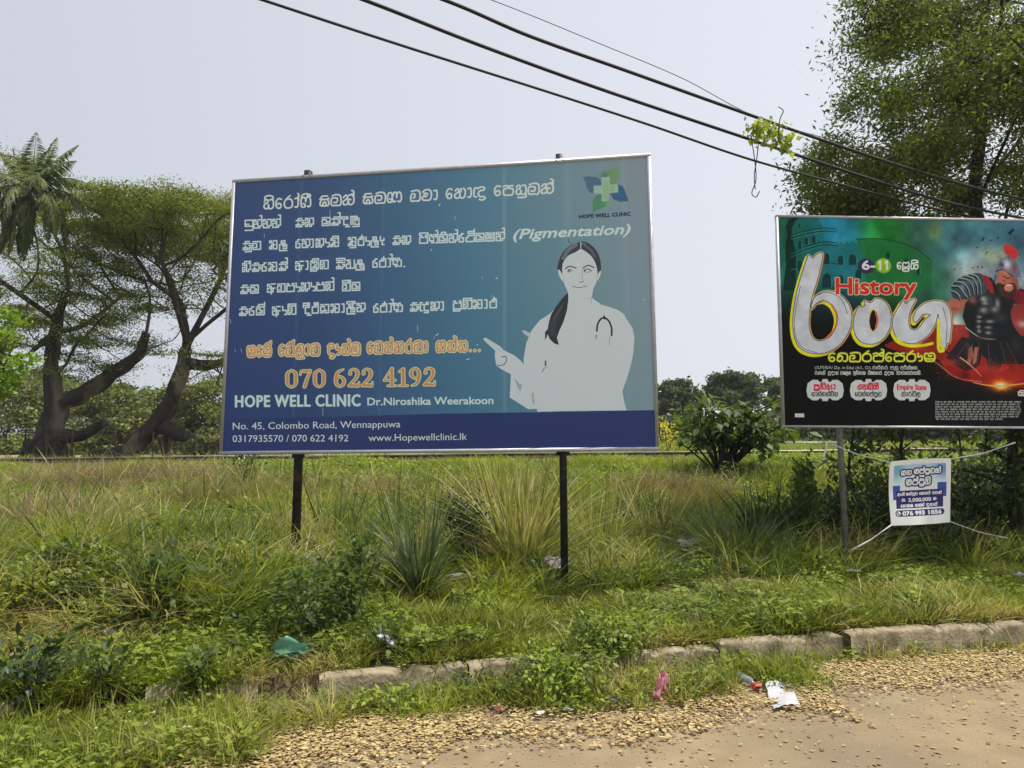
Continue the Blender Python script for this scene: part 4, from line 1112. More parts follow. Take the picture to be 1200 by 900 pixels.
def place_block(x0, x1, seed, H=.17, lean=0, dz=0, out=0, turn=0, name='kerb_stone', parent=kerb, chips=3, **kw):
    y0, y1 = float(kerb_y(x0)), float(kerb_y(x1))
    a = math.atan2(y1 - y0, x1 - x0) + turn
    V, Q = chipped_block(math.hypot(x1 - x0, y1 - y0) - .012, .13, H, seed, chips=chips)
    ca, sa, cl, sl = math.cos(a), math.sin(a), math.cos(lean), math.sin(lean)
    V = np.c_[V[:, 0], V[:, 1] * cl - V[:, 2] * sl, V[:, 1] * sl + V[:, 2] * cl]
    V = np.c_[x0 + V[:, 0] * ca - V[:, 1] * sa + out * sa, y0 - .1 + V[:, 0] * sa + V[:, 1] * ca - out * ca, V[:, 2] + dz]
    tri = Q[:, 2] == Q[:, 3]
    return np_mesh(name, V, [Q[~tri], Q[tri][:, :3]], M['concrete'], parent, **kw)


K = [(-7.2, -6.3, .16, 0), (-6.3, -5.4, .16, 0), (-5.4, -4.5, .16, 0), (-4.5, -3.6, .16, 0), (-3.6, -2.75, .16, 0), (-1.2, -.28, .165, 0), (-.28, .62, .16, 0), (.62, 1.52, .15, 0), (1.52, 2.52, .175, 0), (2.58, 4.62, .195, 0), (4.63, 6.5, .19, 0), (6.52, 8.4, .19, 0)]
for k, (a, b, h_, dz_) in enumerate(K):
    place_block(a, b, 40 + k, H=h_, dz=dz_ - .008 * (k % 2), chips=int((b - a) * 7) + 2)
blk = place_block(-2.15, -1.42, 91, H=.15, lean=-.22, dz=.03, out=-.02, turn=.14, name='broken_kerb_block', parent=None, label='short broken concrete kerb block tipped sideways in the grass at the left', cat='kerb block')

# ------------------------------------------------------------------ railway line behind the verge
track = empty('railway_track', (0, 22, 1.3), label='overgrown railway line with rusty rails crossing behind the billboards', cat='railway track')
RA, RB = Vector((-40, 22.6, CZ - .30 - .22)), Vector((40, 21.6, CZ - .30 + .50))


def rail_pt(x, off=0):
    f = (x + 40) / 80
    p = RA.lerp(RB, f)
    return Vector((p.x, p.y + off, gz(max(-33, min(33, x)), p.y + off) + .15))


for off in (0, 1.45):
    pts = [rail_pt(x, off) for x in np.arange(-33, 33.1, 3)]
    b = MB()
    V = []
    prof = [(-.065, 0), (.065, 0), (.065, .015), (.01, .03), (.01, .11), (-.01, .11), (-.01, .03), (-.065, .015)]
    for q in pts: V += [(q.x, q.y + y, q.z + z) for y, z in prof]
    n = len(prof)
    Q = [(k * n + j, (k + 1) * n + j, (k + 1) * n + (j + 1) % n, k * n + (j + 1) % n) for k in range(len(pts) - 1) for j in range(n)]
    b.add(V, Q); rail = b.build('rail', M['rust'], track)
    b = MB()
    V = []
    prof = [(-.035, .11), (.035, .11), (.035, .15), (-.035, .15)]
    for q in pts: V += [(q.x, q.y + y, q.z + z) for y, z in prof]
    Q = [(k * 4 + j, (k + 1) * 4 + j, (k + 1) * 4 + (j + 1) % 4, k * 4 + (j + 1) % 4) for k in range(len(pts) - 1) for j in range(4)]
    b.add(V, Q); b.build('rail_head', M['rail_top'], rail)
b0 = None
for k, x in enumerate(np.arange(-20, 22, .75)):
    q = rail_pt(x, .72)
    if b0 is None:
        b = MB(); b.box((0, 0, 0), (.24, 2.5, .13)); b0 = b.build('sleeper', M['sleeper'], track)
        o = b0
    else:
        o = b0.copy(); COL.objects.link(o); o.parent = track
    o.location = Vector((q.x, q.y, q.z - .06)) - Vector(track.location)
    if k == 0:
        o.data.transform(__import__('mathutils').Matrix.Translation(Vector(track.location)))

# ------------------------------------------------------------------ hoardings
def sheet_board(name, c4, thick, mat_print, label, cat, trim=.035, ext=(0, 0, 1, 1)):
    """c4: top-left, top-right, bottom-right, bottom-left. parts: face, four trims, back sheet"""
    c4 = [Vector(c) for c in c4]
    ctr = sum(c4, Vector()) / 4
    base = empty(name, (ctr.x, ctr.y, 0), label=label, cat=cat)
    a = (c4[1] - c4[0]).normalized(); u = (c4[0] - c4[3]).normalized(); n = a.cross(u).normalized()      # n points to the camera side
    if n.y > 0: n = -n
    W_, H_ = (c4[1] - c4[0]).length, (c4[0] - c4[3]).length
    def P(x, y, z=0): return c4[3] + a * x + u * y + n * z
    t = trim
    V = [P(t, t), P(W_ - t, t), P(W_ - t, H_ - t), P(t, H_ - t)]
    np_mesh('printed_face', [tuple(v) for v in V], [(0, 1, 2, 3)], mat_print, base, uv=[(0, 0), (1, 0), (1, 1), (0, 1)])
    b = MB(); b.box(P(W_ / 2, H_ / 2, -thick / 2 - .004), (W_ - 2 * t - .004, thick, H_ - 2 * t - .004), (a, -n, u)); b.build('backing_sheet', M['grey_steel'], base)
    for cx, cy, sx, sy in ((W_ / 2, t / 2, W_, t), (W_ / 2, H_ - t / 2, W_, t), (t / 2, H_ / 2, t, H_ - 2 * t - .002), (W_ - t / 2, H_ / 2, t, H_ - 2 * t - .002)):
        b = MB(); b.box(P(cx, cy, -thick / 2 + .006), (sx, thick + .012, sy), (a, -n, u)); b.build('edge_trim', M['alu'], base)
    return base, P, (a, u, n), W_, H_


LIGHT = np.array([.50, .48, .49])
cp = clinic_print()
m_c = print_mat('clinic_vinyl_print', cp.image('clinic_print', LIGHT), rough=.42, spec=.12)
C4 = [(-3.1123, 8.0044, 4.5710), (1.4260, 7.3711, 4.6143), (1.4373, 7.2438, 1.5669), (-3.1010, 7.8771, 1.5236)]
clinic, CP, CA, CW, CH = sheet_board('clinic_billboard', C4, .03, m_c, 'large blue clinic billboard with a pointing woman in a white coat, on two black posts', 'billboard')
pp = poster_print()
m_p = print_mat('tuition_poster_print', pp.image('poster_print', LIGHT * 1.2), rough=.4, spec=.06)
P4 = [(3.0308, 8.2896, 4.2652), (6.6877, 8.4406, 4.2512), (6.6789, 8.4261, 1.8113), (3.0221, 8.2751, 1.8253)]
poster, PP, PA, PW, PH = sheet_board('history_class_billboard', P4, .03, m_p, 'black and green history class billboard with a helmeted soldier, on grey pipe posts', 'billboard', trim=.025)


def box_post(parent, x_top, y_off, top, x_bot, Yb, size, mat, name='post', cap=True):
    b = MB()
    base = Vector((x_bot, Yb, gz(x_bot, Yb) - .3))
    d = (top - base)
    u = d.normalized(); a = Vector((1, 0, 0)); a = (a - u * a.dot(u)).normalized(); n = u.cross(a)
    b.box((top + base) / 2, (size[0], size[1], d.length), (a, n, u))
    return b.build(name, mat, parent)


# clinic posts run up behind the sheet and stand a little proud of its top edge
for frac, px, py in ((.187, 353, 662), (.794, 671, 684)):
    top = CP(CW * frac, CH + .075, -.06)
    bot = CP(CW * frac, 0, -.06)
    d = (top - bot).normalized()
    base = bot - d * ((bot.z - gz(bot.x, bot.y) + .25) / d.z)
    b = MB(); b.box((top + base) / 2, (.07, .07, (top - base).length), (CA[0], -CA[2], d)); po = b.build('post', M['black_steel'], clinic)
    for hgt in (-.012, CH + .004):
        b = MB(); b.box(CP(CW * frac, hgt, -.055), (.13, .03, .05), (CA[0], -CA[2], CA[1])); b.build('bracket', M['black_steel'], po)
    for dx in (-.03, .05):
        b = MB(); b.tube([CP(CW * frac + dx, CH - .014, -.01), CP(CW * frac + dx, CH - .014, .018)], .007, 6); b.build('bolt', M['black_steel'], po)
for y in (.35, 1.5, 2.65):
    b = MB(); b.box(CP(CW / 2, y, -.052), (CW - .1, .034, .034), (CA[0], -CA[2], CA[1])); b.build('rear_rail', M['black_steel'], clinic)

# poster posts: grey pipes
pole_pts = {}
for frac, nm in ((.187, 'l'), (.80, 'r')):
    top = PP(PW * frac, PH - .05, -.075); bot = PP(PW * frac, 0, -.075); d = (top - bot).normalized()
    base = bot - d * ((bot.z - gz(bot.x, bot.y) + .25) / d.z) - Vector((-.03, 0, 0))
    b = MB(); b.tube([base, bot, top], .033, 10); b.build('pipe_post', M['grey_steel'], poster, smooth=True)
    pole_pts[nm] = (bot, base)
for y in (.3, 1.2, 2.1):
    b = MB(); b.box(PP(PW / 2, y, -.045), (PW - .1, .03, .03), (PA[0], -PA[2], PA[1])); b.build('rear_rail', M['grey_steel'], poster)

# ------------------------------------------------------------------ small cloth banner tied between the posts
def cloth_banner():
    root = empty('cloth_banner', tuple(at(1077, 577, 8.33)), label='small white and navy cloth banner strung on straps under the history billboard', cat='banner')
    TL, TR, BR, BL = at(1043, 541, 8.34), at(1114, 537, 8.34), at(1113.5, 612, 8.30), at(1044, 616, 8.30)
    nx, ny = 14, 14
    V, UV = [], []
    for j in range(ny + 1):
        for i in range(nx + 1):
            u, v = i / nx, j / ny
            p = (TL * (1 - u) + TR * u) * (1 - v) + (BL * (1 - u) + BR * u) * v
            pull = math.sin(math.pi * u) * .012 * (1 if v < .5 else -.6) * abs(1 - 2 * v)
            side = math.sin(math.pi * v) * .018 * (-(1 - u) * .9 + u * .2)
            p = p + Vector((side, .03 * math.sin(math.pi * v) * math.sin(math.pi * u) + .006 * math.sin(u * 17 + v * 5), pull))
            V.append(tuple(p)); UV.append((u, 1 - v))
    Q = [(j * (nx + 1) + i, (j + 1) * (nx + 1) + i, (j + 1) * (nx + 1) + i + 1, j * (nx + 1) + i + 1) for j in range(ny) for i in range(nx)]
    bp = banner_print()
    m = print_mat('cloth_banner_print', bp.image('banner_print', .62), rough=.7, spec=.2)
    np_mesh('cloth', V, Q, m, root, uv=UV, smooth=True)
    L_, R_ = pole_pts['l'][0], pole_pts['r'][0]
    def strap(a, b, w=.007, sag=.02):
        mb = MB()
        d = (b - a).normalized(); up = Vector((0, 0, 1)); sd_ = d.cross(Vector((0, 1, 0))).normalized()
        mid = (a + b) / 2 - Vector((0, 0, sag))
        pts = [a, a.lerp(mid, .6), mid, mid.lerp(b, .6), b]
        V = []
        for k, q in enumerate(pts):
            tw = .6 * math.sin(k * 1.7)
            s_ = sd_ * math.cos(tw) + Vector((0, 1, 0)) * math.sin(tw)
            V += [q + s_ * w, q - s_ * w, q - s_ * w + Vector((0, .003, 0)), q + s_ * w + Vector((0, .003, 0))]
        Q = [(k * 4 + j, k * 4 + (j + 1) % 4, (k + 1) * 4 + (j + 1) % 4, (k + 1) * 4 + j) for k in range(4) for j in range(4)]
        Q += [(0, 3, 2, 1), (16, 17, 18, 19)]
        mb.add([tuple(v) for v in V], Q)
        mb.build('strap', M['strap'], root)
    strap(at(971, 519, 8.31), at(1044, 542, 8.33), sag=.028)
    strap(at(1114, 538, 8.33), at(1190, 518.5, 8.36), sag=.03)
    strap(at(1045, 615, 8.29), at(994, 647, 8.2), w=.0085)
    strap(at(1113, 611, 8.29), at(1182, 631, 8.36), w=.0045, sag=.025)
    strap(at(969, 518, 8.25), at(965, 537, 8.24), w=.011)
    b = MB(); c = at(969.5, 518.5, 8.35); b.tube([c + Vector((math.cos(t) * .045, math.sin(t) * .045, 0)) for t in np.linspace(0, 6.3, 13)], .012, 5); b.build('knot', M['strap'], root)
    return root


cloth_banner()

# ------------------------------------------------------------------ overhead cables
def cable(name, pts, r, label, group=None):
    P = np.array([tuple(p) for p in pts])
    S = smooth(np.array(P), 10) if len(P) > 2 else P
    b = MB(); b.tube(S, r, 6, cap=False)
    return b.build(name, M['wire'], None, smooth=True, label=label, cat='cable', group=group)


def cable_px(px, r, label, Y0, slope):
    """px: points of the cable seen in the photo; the line runs back to the right as Y = Y0 + slope * x"""
    out = []
    for x, y in px:
        d = at(x, y, 1.0)
        Y = Y0 / (1 - slope * d.x)
        out.append(at(x, y, Y))
    return cable('power_cable', out, r, label)


SL, Y0 = .42, 6.5
cable_px([(-40, -118), (120, -62), (308, 0), (470, 53), (640, 107), (760, 146), (880, 187), (1000, 220), (1110, 248), (1230, 272)], .012, 'lowest black overhead cable, passing just above the clinic billboard corner', Y0, SL)
cable_px([(100, -118), (260, -60), (427, 0), (560, 52), (700, 103), (860, 157), (990, 200), (1110, 237), (1230, 262)], .016, 'thick twisted overhead cable, second up from the lowest', Y0 - .18, SL)
cable_px([(170, -115), (350, -60), (521, 0), (620, 42), (740, 85), (860, 128), (960, 163), (1060, 196), (1150, 222), (1230, 240)], .016, 'thick black overhead cable that carries the hanging creeper', Y0 - .35, SL)
cable_px([(400, -62), (576, 0), (700, 50), (800, 92), (878, 133), (960, 160), (1100, 196)], .0035, 'thinnest overhead wire, highest of the four', Y0 - .35, SL)

# far pipe fence and little building
def far_rail(x0, x1, py0, py1, Y, label):
    root = empty('pipe_fence', tuple(at((x0 + x1) / 2, py0, Y)), label=label, cat='fence')
    b = MB(); b.tube([at(x0, py0, Y), at(x1, py1, Y)], .035, 6); b.build('rail', M['alu'], root)
    for k in range(5):
        q = at(x0 + (x1 - x0) * k / 4, py0 + (py1 - py0) * k / 4, Y)
        b = MB(); b.tube([q + Vector((0, .04, 0)), Vector((q.x, q.y + .04, gz(q.x, q.y) - .2))], .035, 6); b.build('post', M['alu'], root)


far_rail(772, 862, 510.8, 511, 42, 'pale pipe fence beyond the railway, to the right of the clinic billboard')
far_rail(886, 1010, 518.6, 518.6, 34, 'pale pipe fence beyond the railway, under the history billboard corner')


def hut():
    Y = 66
    c = at(146, 500, Y)
    g = gz(c.x, Y)
    root = empty('small_house', (c.x, Y, g), label='small pink walled house seen between the rain tree trunks', cat='house')
    pink = surf('pink_wall_paint', (.42, .16, .13), (.36, .13, .11), 3, .9)
    tile = surf('red_roof_tiles', (.34, .10, .07), (.24, .07, .05), 6, .85, .01)
    b = MB(); b.box((c.x, Y, g + 1.6), (3.2, 3, 3.2)); wl = b.build('wall', pink, root)
    b = MB(); b.add([(c.x - 1.9, Y - 1.9, g + 3.2), (c.x + 1.9, Y - 1.9, g + 3.2), (c.x + 1.9, Y, g + 4.4), (c.x - 1.9, Y, g + 4.4), (c.x - 1.9, Y + 1.9, g + 3.2), (c.x + 1.9, Y + 1.9, g + 3.2)],
                    [(0, 1, 2, 3), (3, 2, 5, 4), (0, 3, 4, 4), (1, 5, 2, 2)]); b.build('roof', tile, root)
    b = MB(); b.box((c.x + .5, Y - 1.51, g + 1.7), (.9, .04, 1.1)); wn = b.build('window', M['black_steel'], root)
    b = MB(); b.box((c.x + .5, Y - 1.54, g + 1.7), (1.0, .03, .06)); b.build('frame', M['alu'], wn)


hut()

# wire fence along the far side of the line, left
fence = empty('wire_fence', (-14, 27, 1.3), label='low wire fence on thin posts in front of the rain trees', cat='fence')
tops = []
for k, px in enumerate((-20, 29, 84, 135, 179, 228, 300, 360)):
    q = at(px, 524, 27.0)
    g = gz(q.x, 27)
    tops.append(Vector((q.x, 27, g + 1.15)))
    b = MB(); b.tube([(q.x, 27, g - .2), (q.x + .02 * (k % 3 - 1), 27, g + 1.2 + .08 * (k % 2))], .035, 5); b.build('post', M['bark_dark'], fence)
for h in (0, -.4, -.75):
    b = MB(); b.tube([t + Vector((0, -.04, h)) for t in tops], .007, 4); b.build('wire', M['wire'], fence)


# ------------------------------------------------------------------ vegetation tools
def rnd(a, b, n=None): return a + (b - a) * rng.random(n)


def blades(base, h, w, az, lean, droop, seg=3, twist=None):
    """curved tapering blades; returns V, [quads, tris]"""
    base = np.asarray(base, float); N = len(base)
    t = np.linspace(0, 1, seg + 1)[:-1]
    wt = np.interp(t, [0, .3, .7, 1], [.7, 1, .7, 0])
    dirx, diry = np.cos(az), np.sin(az)
    tw = az + np.pi / 2 if twist is None else twist
    sx, sy = np.cos(tw), np.sin(tw)
    rows = []
    def pt(tt):
        hd = h * (lean * tt + droop * tt ** 2 * .9)
        zz = h * (tt - .42 * droop * tt ** 2.2)
        return np.stack([base[:, 0] + dirx * hd, base[:, 1] + diry * hd, base[:, 2] + zz], -1)
    for tt, ww in zip(t, wt):
        c = pt(tt); o = np.stack([sx * w * ww / 2, sy * w * ww / 2, np.zeros(N)], -1)
        rows += [c - o, c + o]
    rows.append(pt(1.0))
    V = np.stack(rows, 1)
    k = V.shape[1]
    b = (np.arange(N) * k)[:, None]
    Q = np.concatenate([b + np.array([[2 * i, 2 * i + 1, 2 * i + 3, 2 * i + 2]]) for i in range(seg - 1)])
    T = b + np.array([[2 * seg - 2, 2 * seg - 1, 2 * seg]])
    return V.reshape(-1, 3), [Q, T], k


def unit(v): return v / (np.linalg.norm(v, axis=-1, keepdims=True) + 1e-9)


def leaves(base, d, up, L_, wd, fold=.25, curl=.2):
    """pointed oval leaves of two quads folded on the midrib"""
    base = np.asarray(base, float); d = unit(d); s = unit(np.cross(d, up)); n = np.cross(s, d)
    L_ = np.asarray(L_)[:, None]; wd = np.asarray(wd)[:, None]
    A = base; Mi = base + d * L_ * .5 - n * wd * fold * .5; T = base + d * L_ - n * L_ * curl
    R1 = base + d * L_ * .45 + s * wd * .5 + n * wd * fold * .3 - n * L_ * curl * .3; Lf = base + d * L_ * .45 - s * wd * .5 + n * wd * fold * .3 - n * L_ * curl * .3
    V = np.stack([A, R1, T, Lf, Mi], 1).reshape(-1, 3)
    b = (np.arange(len(base)) * 5)[:, None]
    return V, [np.concatenate([b + np.array([[0, 1, 2, 4]]), b + np.array([[0, 4, 2, 3]])])], 5


def cards(c, n, size, asp=.45):
    """small kite leaves, one quad each"""
    c = np.asarray(c, float); N = len(c)
    n = unit(n); a = unit(np.cross(n, rng.normal(size=(N, 3)))); b_ = np.cross(n, a)
    s = np.asarray(size)[:, None] if not np.isscalar(size) else size
    V = np.stack([c - a * s * .5, c + b_ * s * asp * .5, c + a * s * .5, c - b_ * s * asp * .5], 1).reshape(-1, 3)
    i = (np.arange(N) * 4)[:, None]
    return V, [i + np.array([[0, 1, 2, 3]])], 4


class Bag:
    def __init__(s): s.V, s.Q, s.T, s.n, s.var = [], [], [], 0, []
    def add(s, g, var):
        V, Fs, k = g
        for F in Fs: (s.Q if F.shape[1] == 4 else s.T).append(F + s.n)
        s.V.append(V); s.n += len(V)
        s.var.append(np.repeat(np.broadcast_to(var, (len(V) // k,)), k))
    def build(s, name, mat, parent=None, **kw):
        F = []
        if s.Q: F.append(np.concatenate(s.Q))
        if s.T: F.append(np.concatenate(s.T))
        return np_mesh(name, np.concatenate(s.V), F, mat, parent, var=np.concatenate(s.var), **kw)


def hidden(o):
    COL.objects.unlink(o)
    return o


def scatter(name, sources, P, rot, scl, idx, mat=None, **kw):
    """one ground-cover object: copies of a few tuft meshes on its own points (geometry nodes)"""
    me = bpy.data.meshes.new(name)
    me.vertices.add(len(P)); me.vertices.foreach_set('co', np.asarray(P, np.float32).ravel())
    for nm, tp, val in (('rot', 'FLOAT_VECTOR', rot), ('scl', 'FLOAT_VECTOR', scl), ('idx', 'INT', idx)):
        a = me.attributes.new(nm, tp, 'POINT')
        a.data.foreach_set('vector' if tp == 'FLOAT_VECTOR' else 'value', np.asarray(val, np.int32 if tp == 'INT' else np.float32).ravel())
    o = bpy.data.objects.new(name, me); COL.objects.link(o)
    col = bpy.data.collections.new(name + '_kinds')
    for k, s_ in enumerate(sources):
        col.objects.link(s_); COL.objects.unlink(s_)
    ng = bpy.data.node_groups.new(name, 'GeometryNodeTree')
    ng.interface.new_socket('Geometry', in_out='INPUT', socket_type='NodeSocketGeometry')
    ng.interface.new_socket('Geometry', in_out='OUTPUT', socket_type='NodeSocketGeometry')
    N = ng.nodes; L = ng.links.new
    gi, go = N.new('NodeGroupInput'), N.new('NodeGroupOutput')
    ci = N.new('GeometryNodeCollectionInfo'); ci.inputs['Collection'].default_value = col
    ci.inputs['Separate Children'].default_value = True; ci.inputs['Reset Children'].default_value = True
    ip = N.new('GeometryNodeInstanceOnPoints'); ip.inputs['Pick Instance'].default_value = True
    def attr(nm, tp):
        a = N.new('GeometryNodeInputNamedAttribute'); a.data_type = tp; a.inputs[0].default_value = nm; return a.outputs[0]
    er = N.new('FunctionNodeEulerToRotation'); L(attr('rot', 'FLOAT_VECTOR'), er.inputs[0])
    L(gi.outputs[0], ip.inputs['Points']); L(ci.outputs[0], ip.inputs['Instance'])
    L(attr('idx', 'INT'), ip.inputs['Instance Index']); L(er.outputs[0], ip.inputs['Rotation']); L(attr('scl', 'FLOAT_VECTOR'), ip.inputs['Scale'])
    L(ip.outputs[0], go.inputs[0])
    md = o.modifiers.new('scatter', 'NODES'); md.node_group = ng
    return tag(o, kind='stuff', **kw)


M['grass'] = leaf_mat('verge_grass', (.05, .075, .010), (.36, .40, .06), dry=(.50, .42, .20), patch=.6, trans=.4, dry_lo=.52, dry_hi=.68)
M['grass_far'] = leaf_mat('bank_grass', (.07, .105, .012), (.36, .42, .055), dry=(.42, .37, .18), patch=.22, trans=.4, dry_lo=.58, dry_hi=.72)
M['weed'] = leaf_mat('broad_weeds', (.038, .07, .010), (.33, .42, .055), dry=(.40, .33, .16), patch=.7, trans=.4, dry_lo=.64, dry_hi=.74)
M['dry'] = leaf_mat('dead_straw', (.16, .115, .07), (.42, .32, .20), patch=.9, trans=.25)
M['reed_green'] = leaf_mat('tall_reed_leaves', (.05, .085, .03), (.14, .20, .07), patch=1.5, trans=.35, dry=(.42, .38, .2), dry_lo=.60, dry_hi=.72)
M['reed_yellow'] = leaf_mat('yellowing_reed_leaves', (.15, .16, .04), (.46, .44, .17), patch=1.5, trans=.4, dry=(.5, .44, .24), dry_lo=.5, dry_hi=.66)
M['reed_blue'] = leaf_mat('blue_green_reed_leaves', (.05, .08, .035), (.16, .21, .10), patch=1.5, trans=.3, dry=(.42, .38, .2), dry_lo=.62, dry_hi=.74)
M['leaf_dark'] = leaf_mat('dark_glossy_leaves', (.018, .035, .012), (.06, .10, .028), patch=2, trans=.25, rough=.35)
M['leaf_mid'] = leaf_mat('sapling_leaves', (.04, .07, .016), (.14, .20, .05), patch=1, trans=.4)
M['leaf_lime'] = leaf_mat('lime_leaves', (.12, .20, .02), (.28, .40, .06), patch=1, trans=.5)
M['rain_leaf'] = leaf_mat('rain_tree_leaves', (.065, .095, .014), (.27, .30, .055), patch=.25, trans=.45)
M['right_leaf'] = leaf_mat('feathery_leaves', (.045, .065, .014), (.19, .23, .055), patch=.4, trans=.45)
M['far_leaf'] = leaf_mat('distant_foliage', (.04, .062, .03), (.11, .15, .06), patch=.25, trans=.35)
M['hedge_leaf'] = leaf_mat('far_hedge_leaves', (.08, .105, .035), (.30, .34, .11), patch=.25, trans=.35)
M['palm_leaf'] = leaf_mat('palm_leaflets', (.06, .085, .025), (.19, .23, .07), patch=.5, trans=.4, dry=(.30, .26, .13), dry_lo=.62, dry_hi=.76)
M['creeper_leaf'] = leaf_mat('creeper_leaves', (.16, .22, .03), (.42, .46, .08), patch=6, trans=.5)
M['yellow_leaf'] = leaf_mat('yellow_flowers', (.5, .42, .02), (.75, .66, .05), patch=2, trans=.4)


def tuft(name, n, R, h, w, lean, droop, mat, seg=3):
    a = rng.random(n) * 6.283; r = R * np.sqrt(rng.random(n))
    base = np.c_[np.cos(a) * r, np.sin(a) * r, np.full(n, -.02)]
    hh = h * rnd(.45, 1.1, n)
    g = blades(base, hh, w * rnd(.7, 1.2, n), a + rng.normal(0, .9, n), lean * rnd(.2, 1.4, n), droop * rnd(.1, 1.5, n), seg, rng.random(n) * 6.283)
    b = Bag(); b.add(g, rnd(.15, .85, n))
    return b.build(name, mat)


def leafy(name, n, R, h, size, mat):
    a = rng.random(n) * 6.283; r = R * np.sqrt(rng.random(n)); z = h * (rng.random(n) ** .7) * (1 - .5 * (r / R) ** 2)
    base = np.c_[np.cos(a) * r, np.sin(a) * r, z]
    d = np.c_[np.cos(a + rng.normal(0, .8, n)), np.sin(a + rng.normal(0, .8, n)), rnd(-.3, .6, n)]
    s = size * rnd(.6, 1.3, n)
    b = Bag(); b.add(leaves(base, d, np.tile([0, 0, 1.], (n, 1)) + rng.normal(0, .35, (n, 3)), s, s * .55), rnd(.1, .9, n))
    m = n // 5
    b.add(blades(np.c_[base[:m, 0] * .3, base[:m, 1] * .3, np.zeros(m)], base[:m, 2] + .01, .004, a[:m], np.clip(r[:m] / (z[:m] + .02), 0, 1.5) * .7, .0, 2), .3)
    return b.build(name, mat)


def vnoise(x, y, s, seed=0):
    return (np.sin(x * s + seed) * np.cos(y * s * 1.13 + seed * 2.1) + .5 * np.sin(x * s * 2.3 + y * s * 1.7 + seed) + .35 * np.sin(x * s * 4.1 - y * s * 3.7 + seed * .7)) / 1.85


LITTER_PX = [(652, 712, .3), (656, 730, .3), (650, 750, .2), (808, 686, .3), (806, 704, .3), (535, 716, .22), (1000, 706, .2), (451, 790, .12), (600, 692, .32), (630, 700, .26), (490, 714, .2), (545, 694, .22), (862, 684, .26), (575, 690, .2), (425, 690, .2), (338, 786, .16), (451, 776, .13), (775, 828, .13), (652, 694, .2), (808, 668, .22), (583, 843, .1), (716, 832, .12), (666, 841, .1), (634, 846, .08), (535, 699, .17), (1000, 690, .16), (1196, 688, .16), (130, 756, .12), (60, 776, .13), (18, 780, .1),
             (886, 812, .12), (876, 803, .14), (330, 812, .2), (300, 815, .12), (672, 705, .16), (674, 694, .2), (354, 668, .16), (354, 680, .14), (978, 684, .12), (645, 704, .18), (800, 676, .18)]
CLEAR = [(on_ground(a, b_), r_) for a, b_, r_ in LITTER_PX]


def clear_of(x, y, k=1.0):
    ok = np.ones(len(x), bool)
    for c_, r_ in CLEAR: ok &= np.hypot(x - c_.x, (y - c_.y + .05) * .7) > r_ * k
    return ok


def spread(n, y0, y1, power=1.0, margin=1.0):
    """points over the strip of ground the camera faces, thinning with distance"""
    u = rng.random(n)
    if power == 1: y = y0 * (y1 / y0) ** u
    else: y = y0 + (y1 - y0) * u
    x = (rng.random(n) * 2 - 1) * (.74 * y + margin)
    ok = clear_of(x, y) | (rng.random(n) < .15)
    return x[ok], y[ok]


def put(name, srcs, x, y, smin, smax, tall=1.0, sink=.0, tilt=.15, weights=None, **kw):
    n = len(x)
    z = ground_z(x, y) - sink
    sc = rnd(smin, smax, n)
    rot = np.c_[rng.normal(0, tilt, n), rng.normal(0, tilt, n), rng.random(n) * 6.283]
    idx = rng.integers(0, len(srcs), n) if weights is None else rng.choice(len(srcs), n, p=weights)
    return scatter(name, srcs, np.c_[x, y, z], rot, np.c_[sc, sc, sc * tall * rnd(.8, 1.25, n)], idx, **kw)


def px_xy(pts): return [tuple(on_ground(a, b))[:2] for a, b in pts]


HEAPS = [(on_ground(20, 640), 1.1), (on_ground(318, 598), .9), (on_ground(445, 590), .5), (on_ground(795, 592), .9), (on_ground(90, 575), 1.1), (on_ground(230, 600), .6), (on_ground(210, 575), .8), (on_ground(560, 600), .5)]


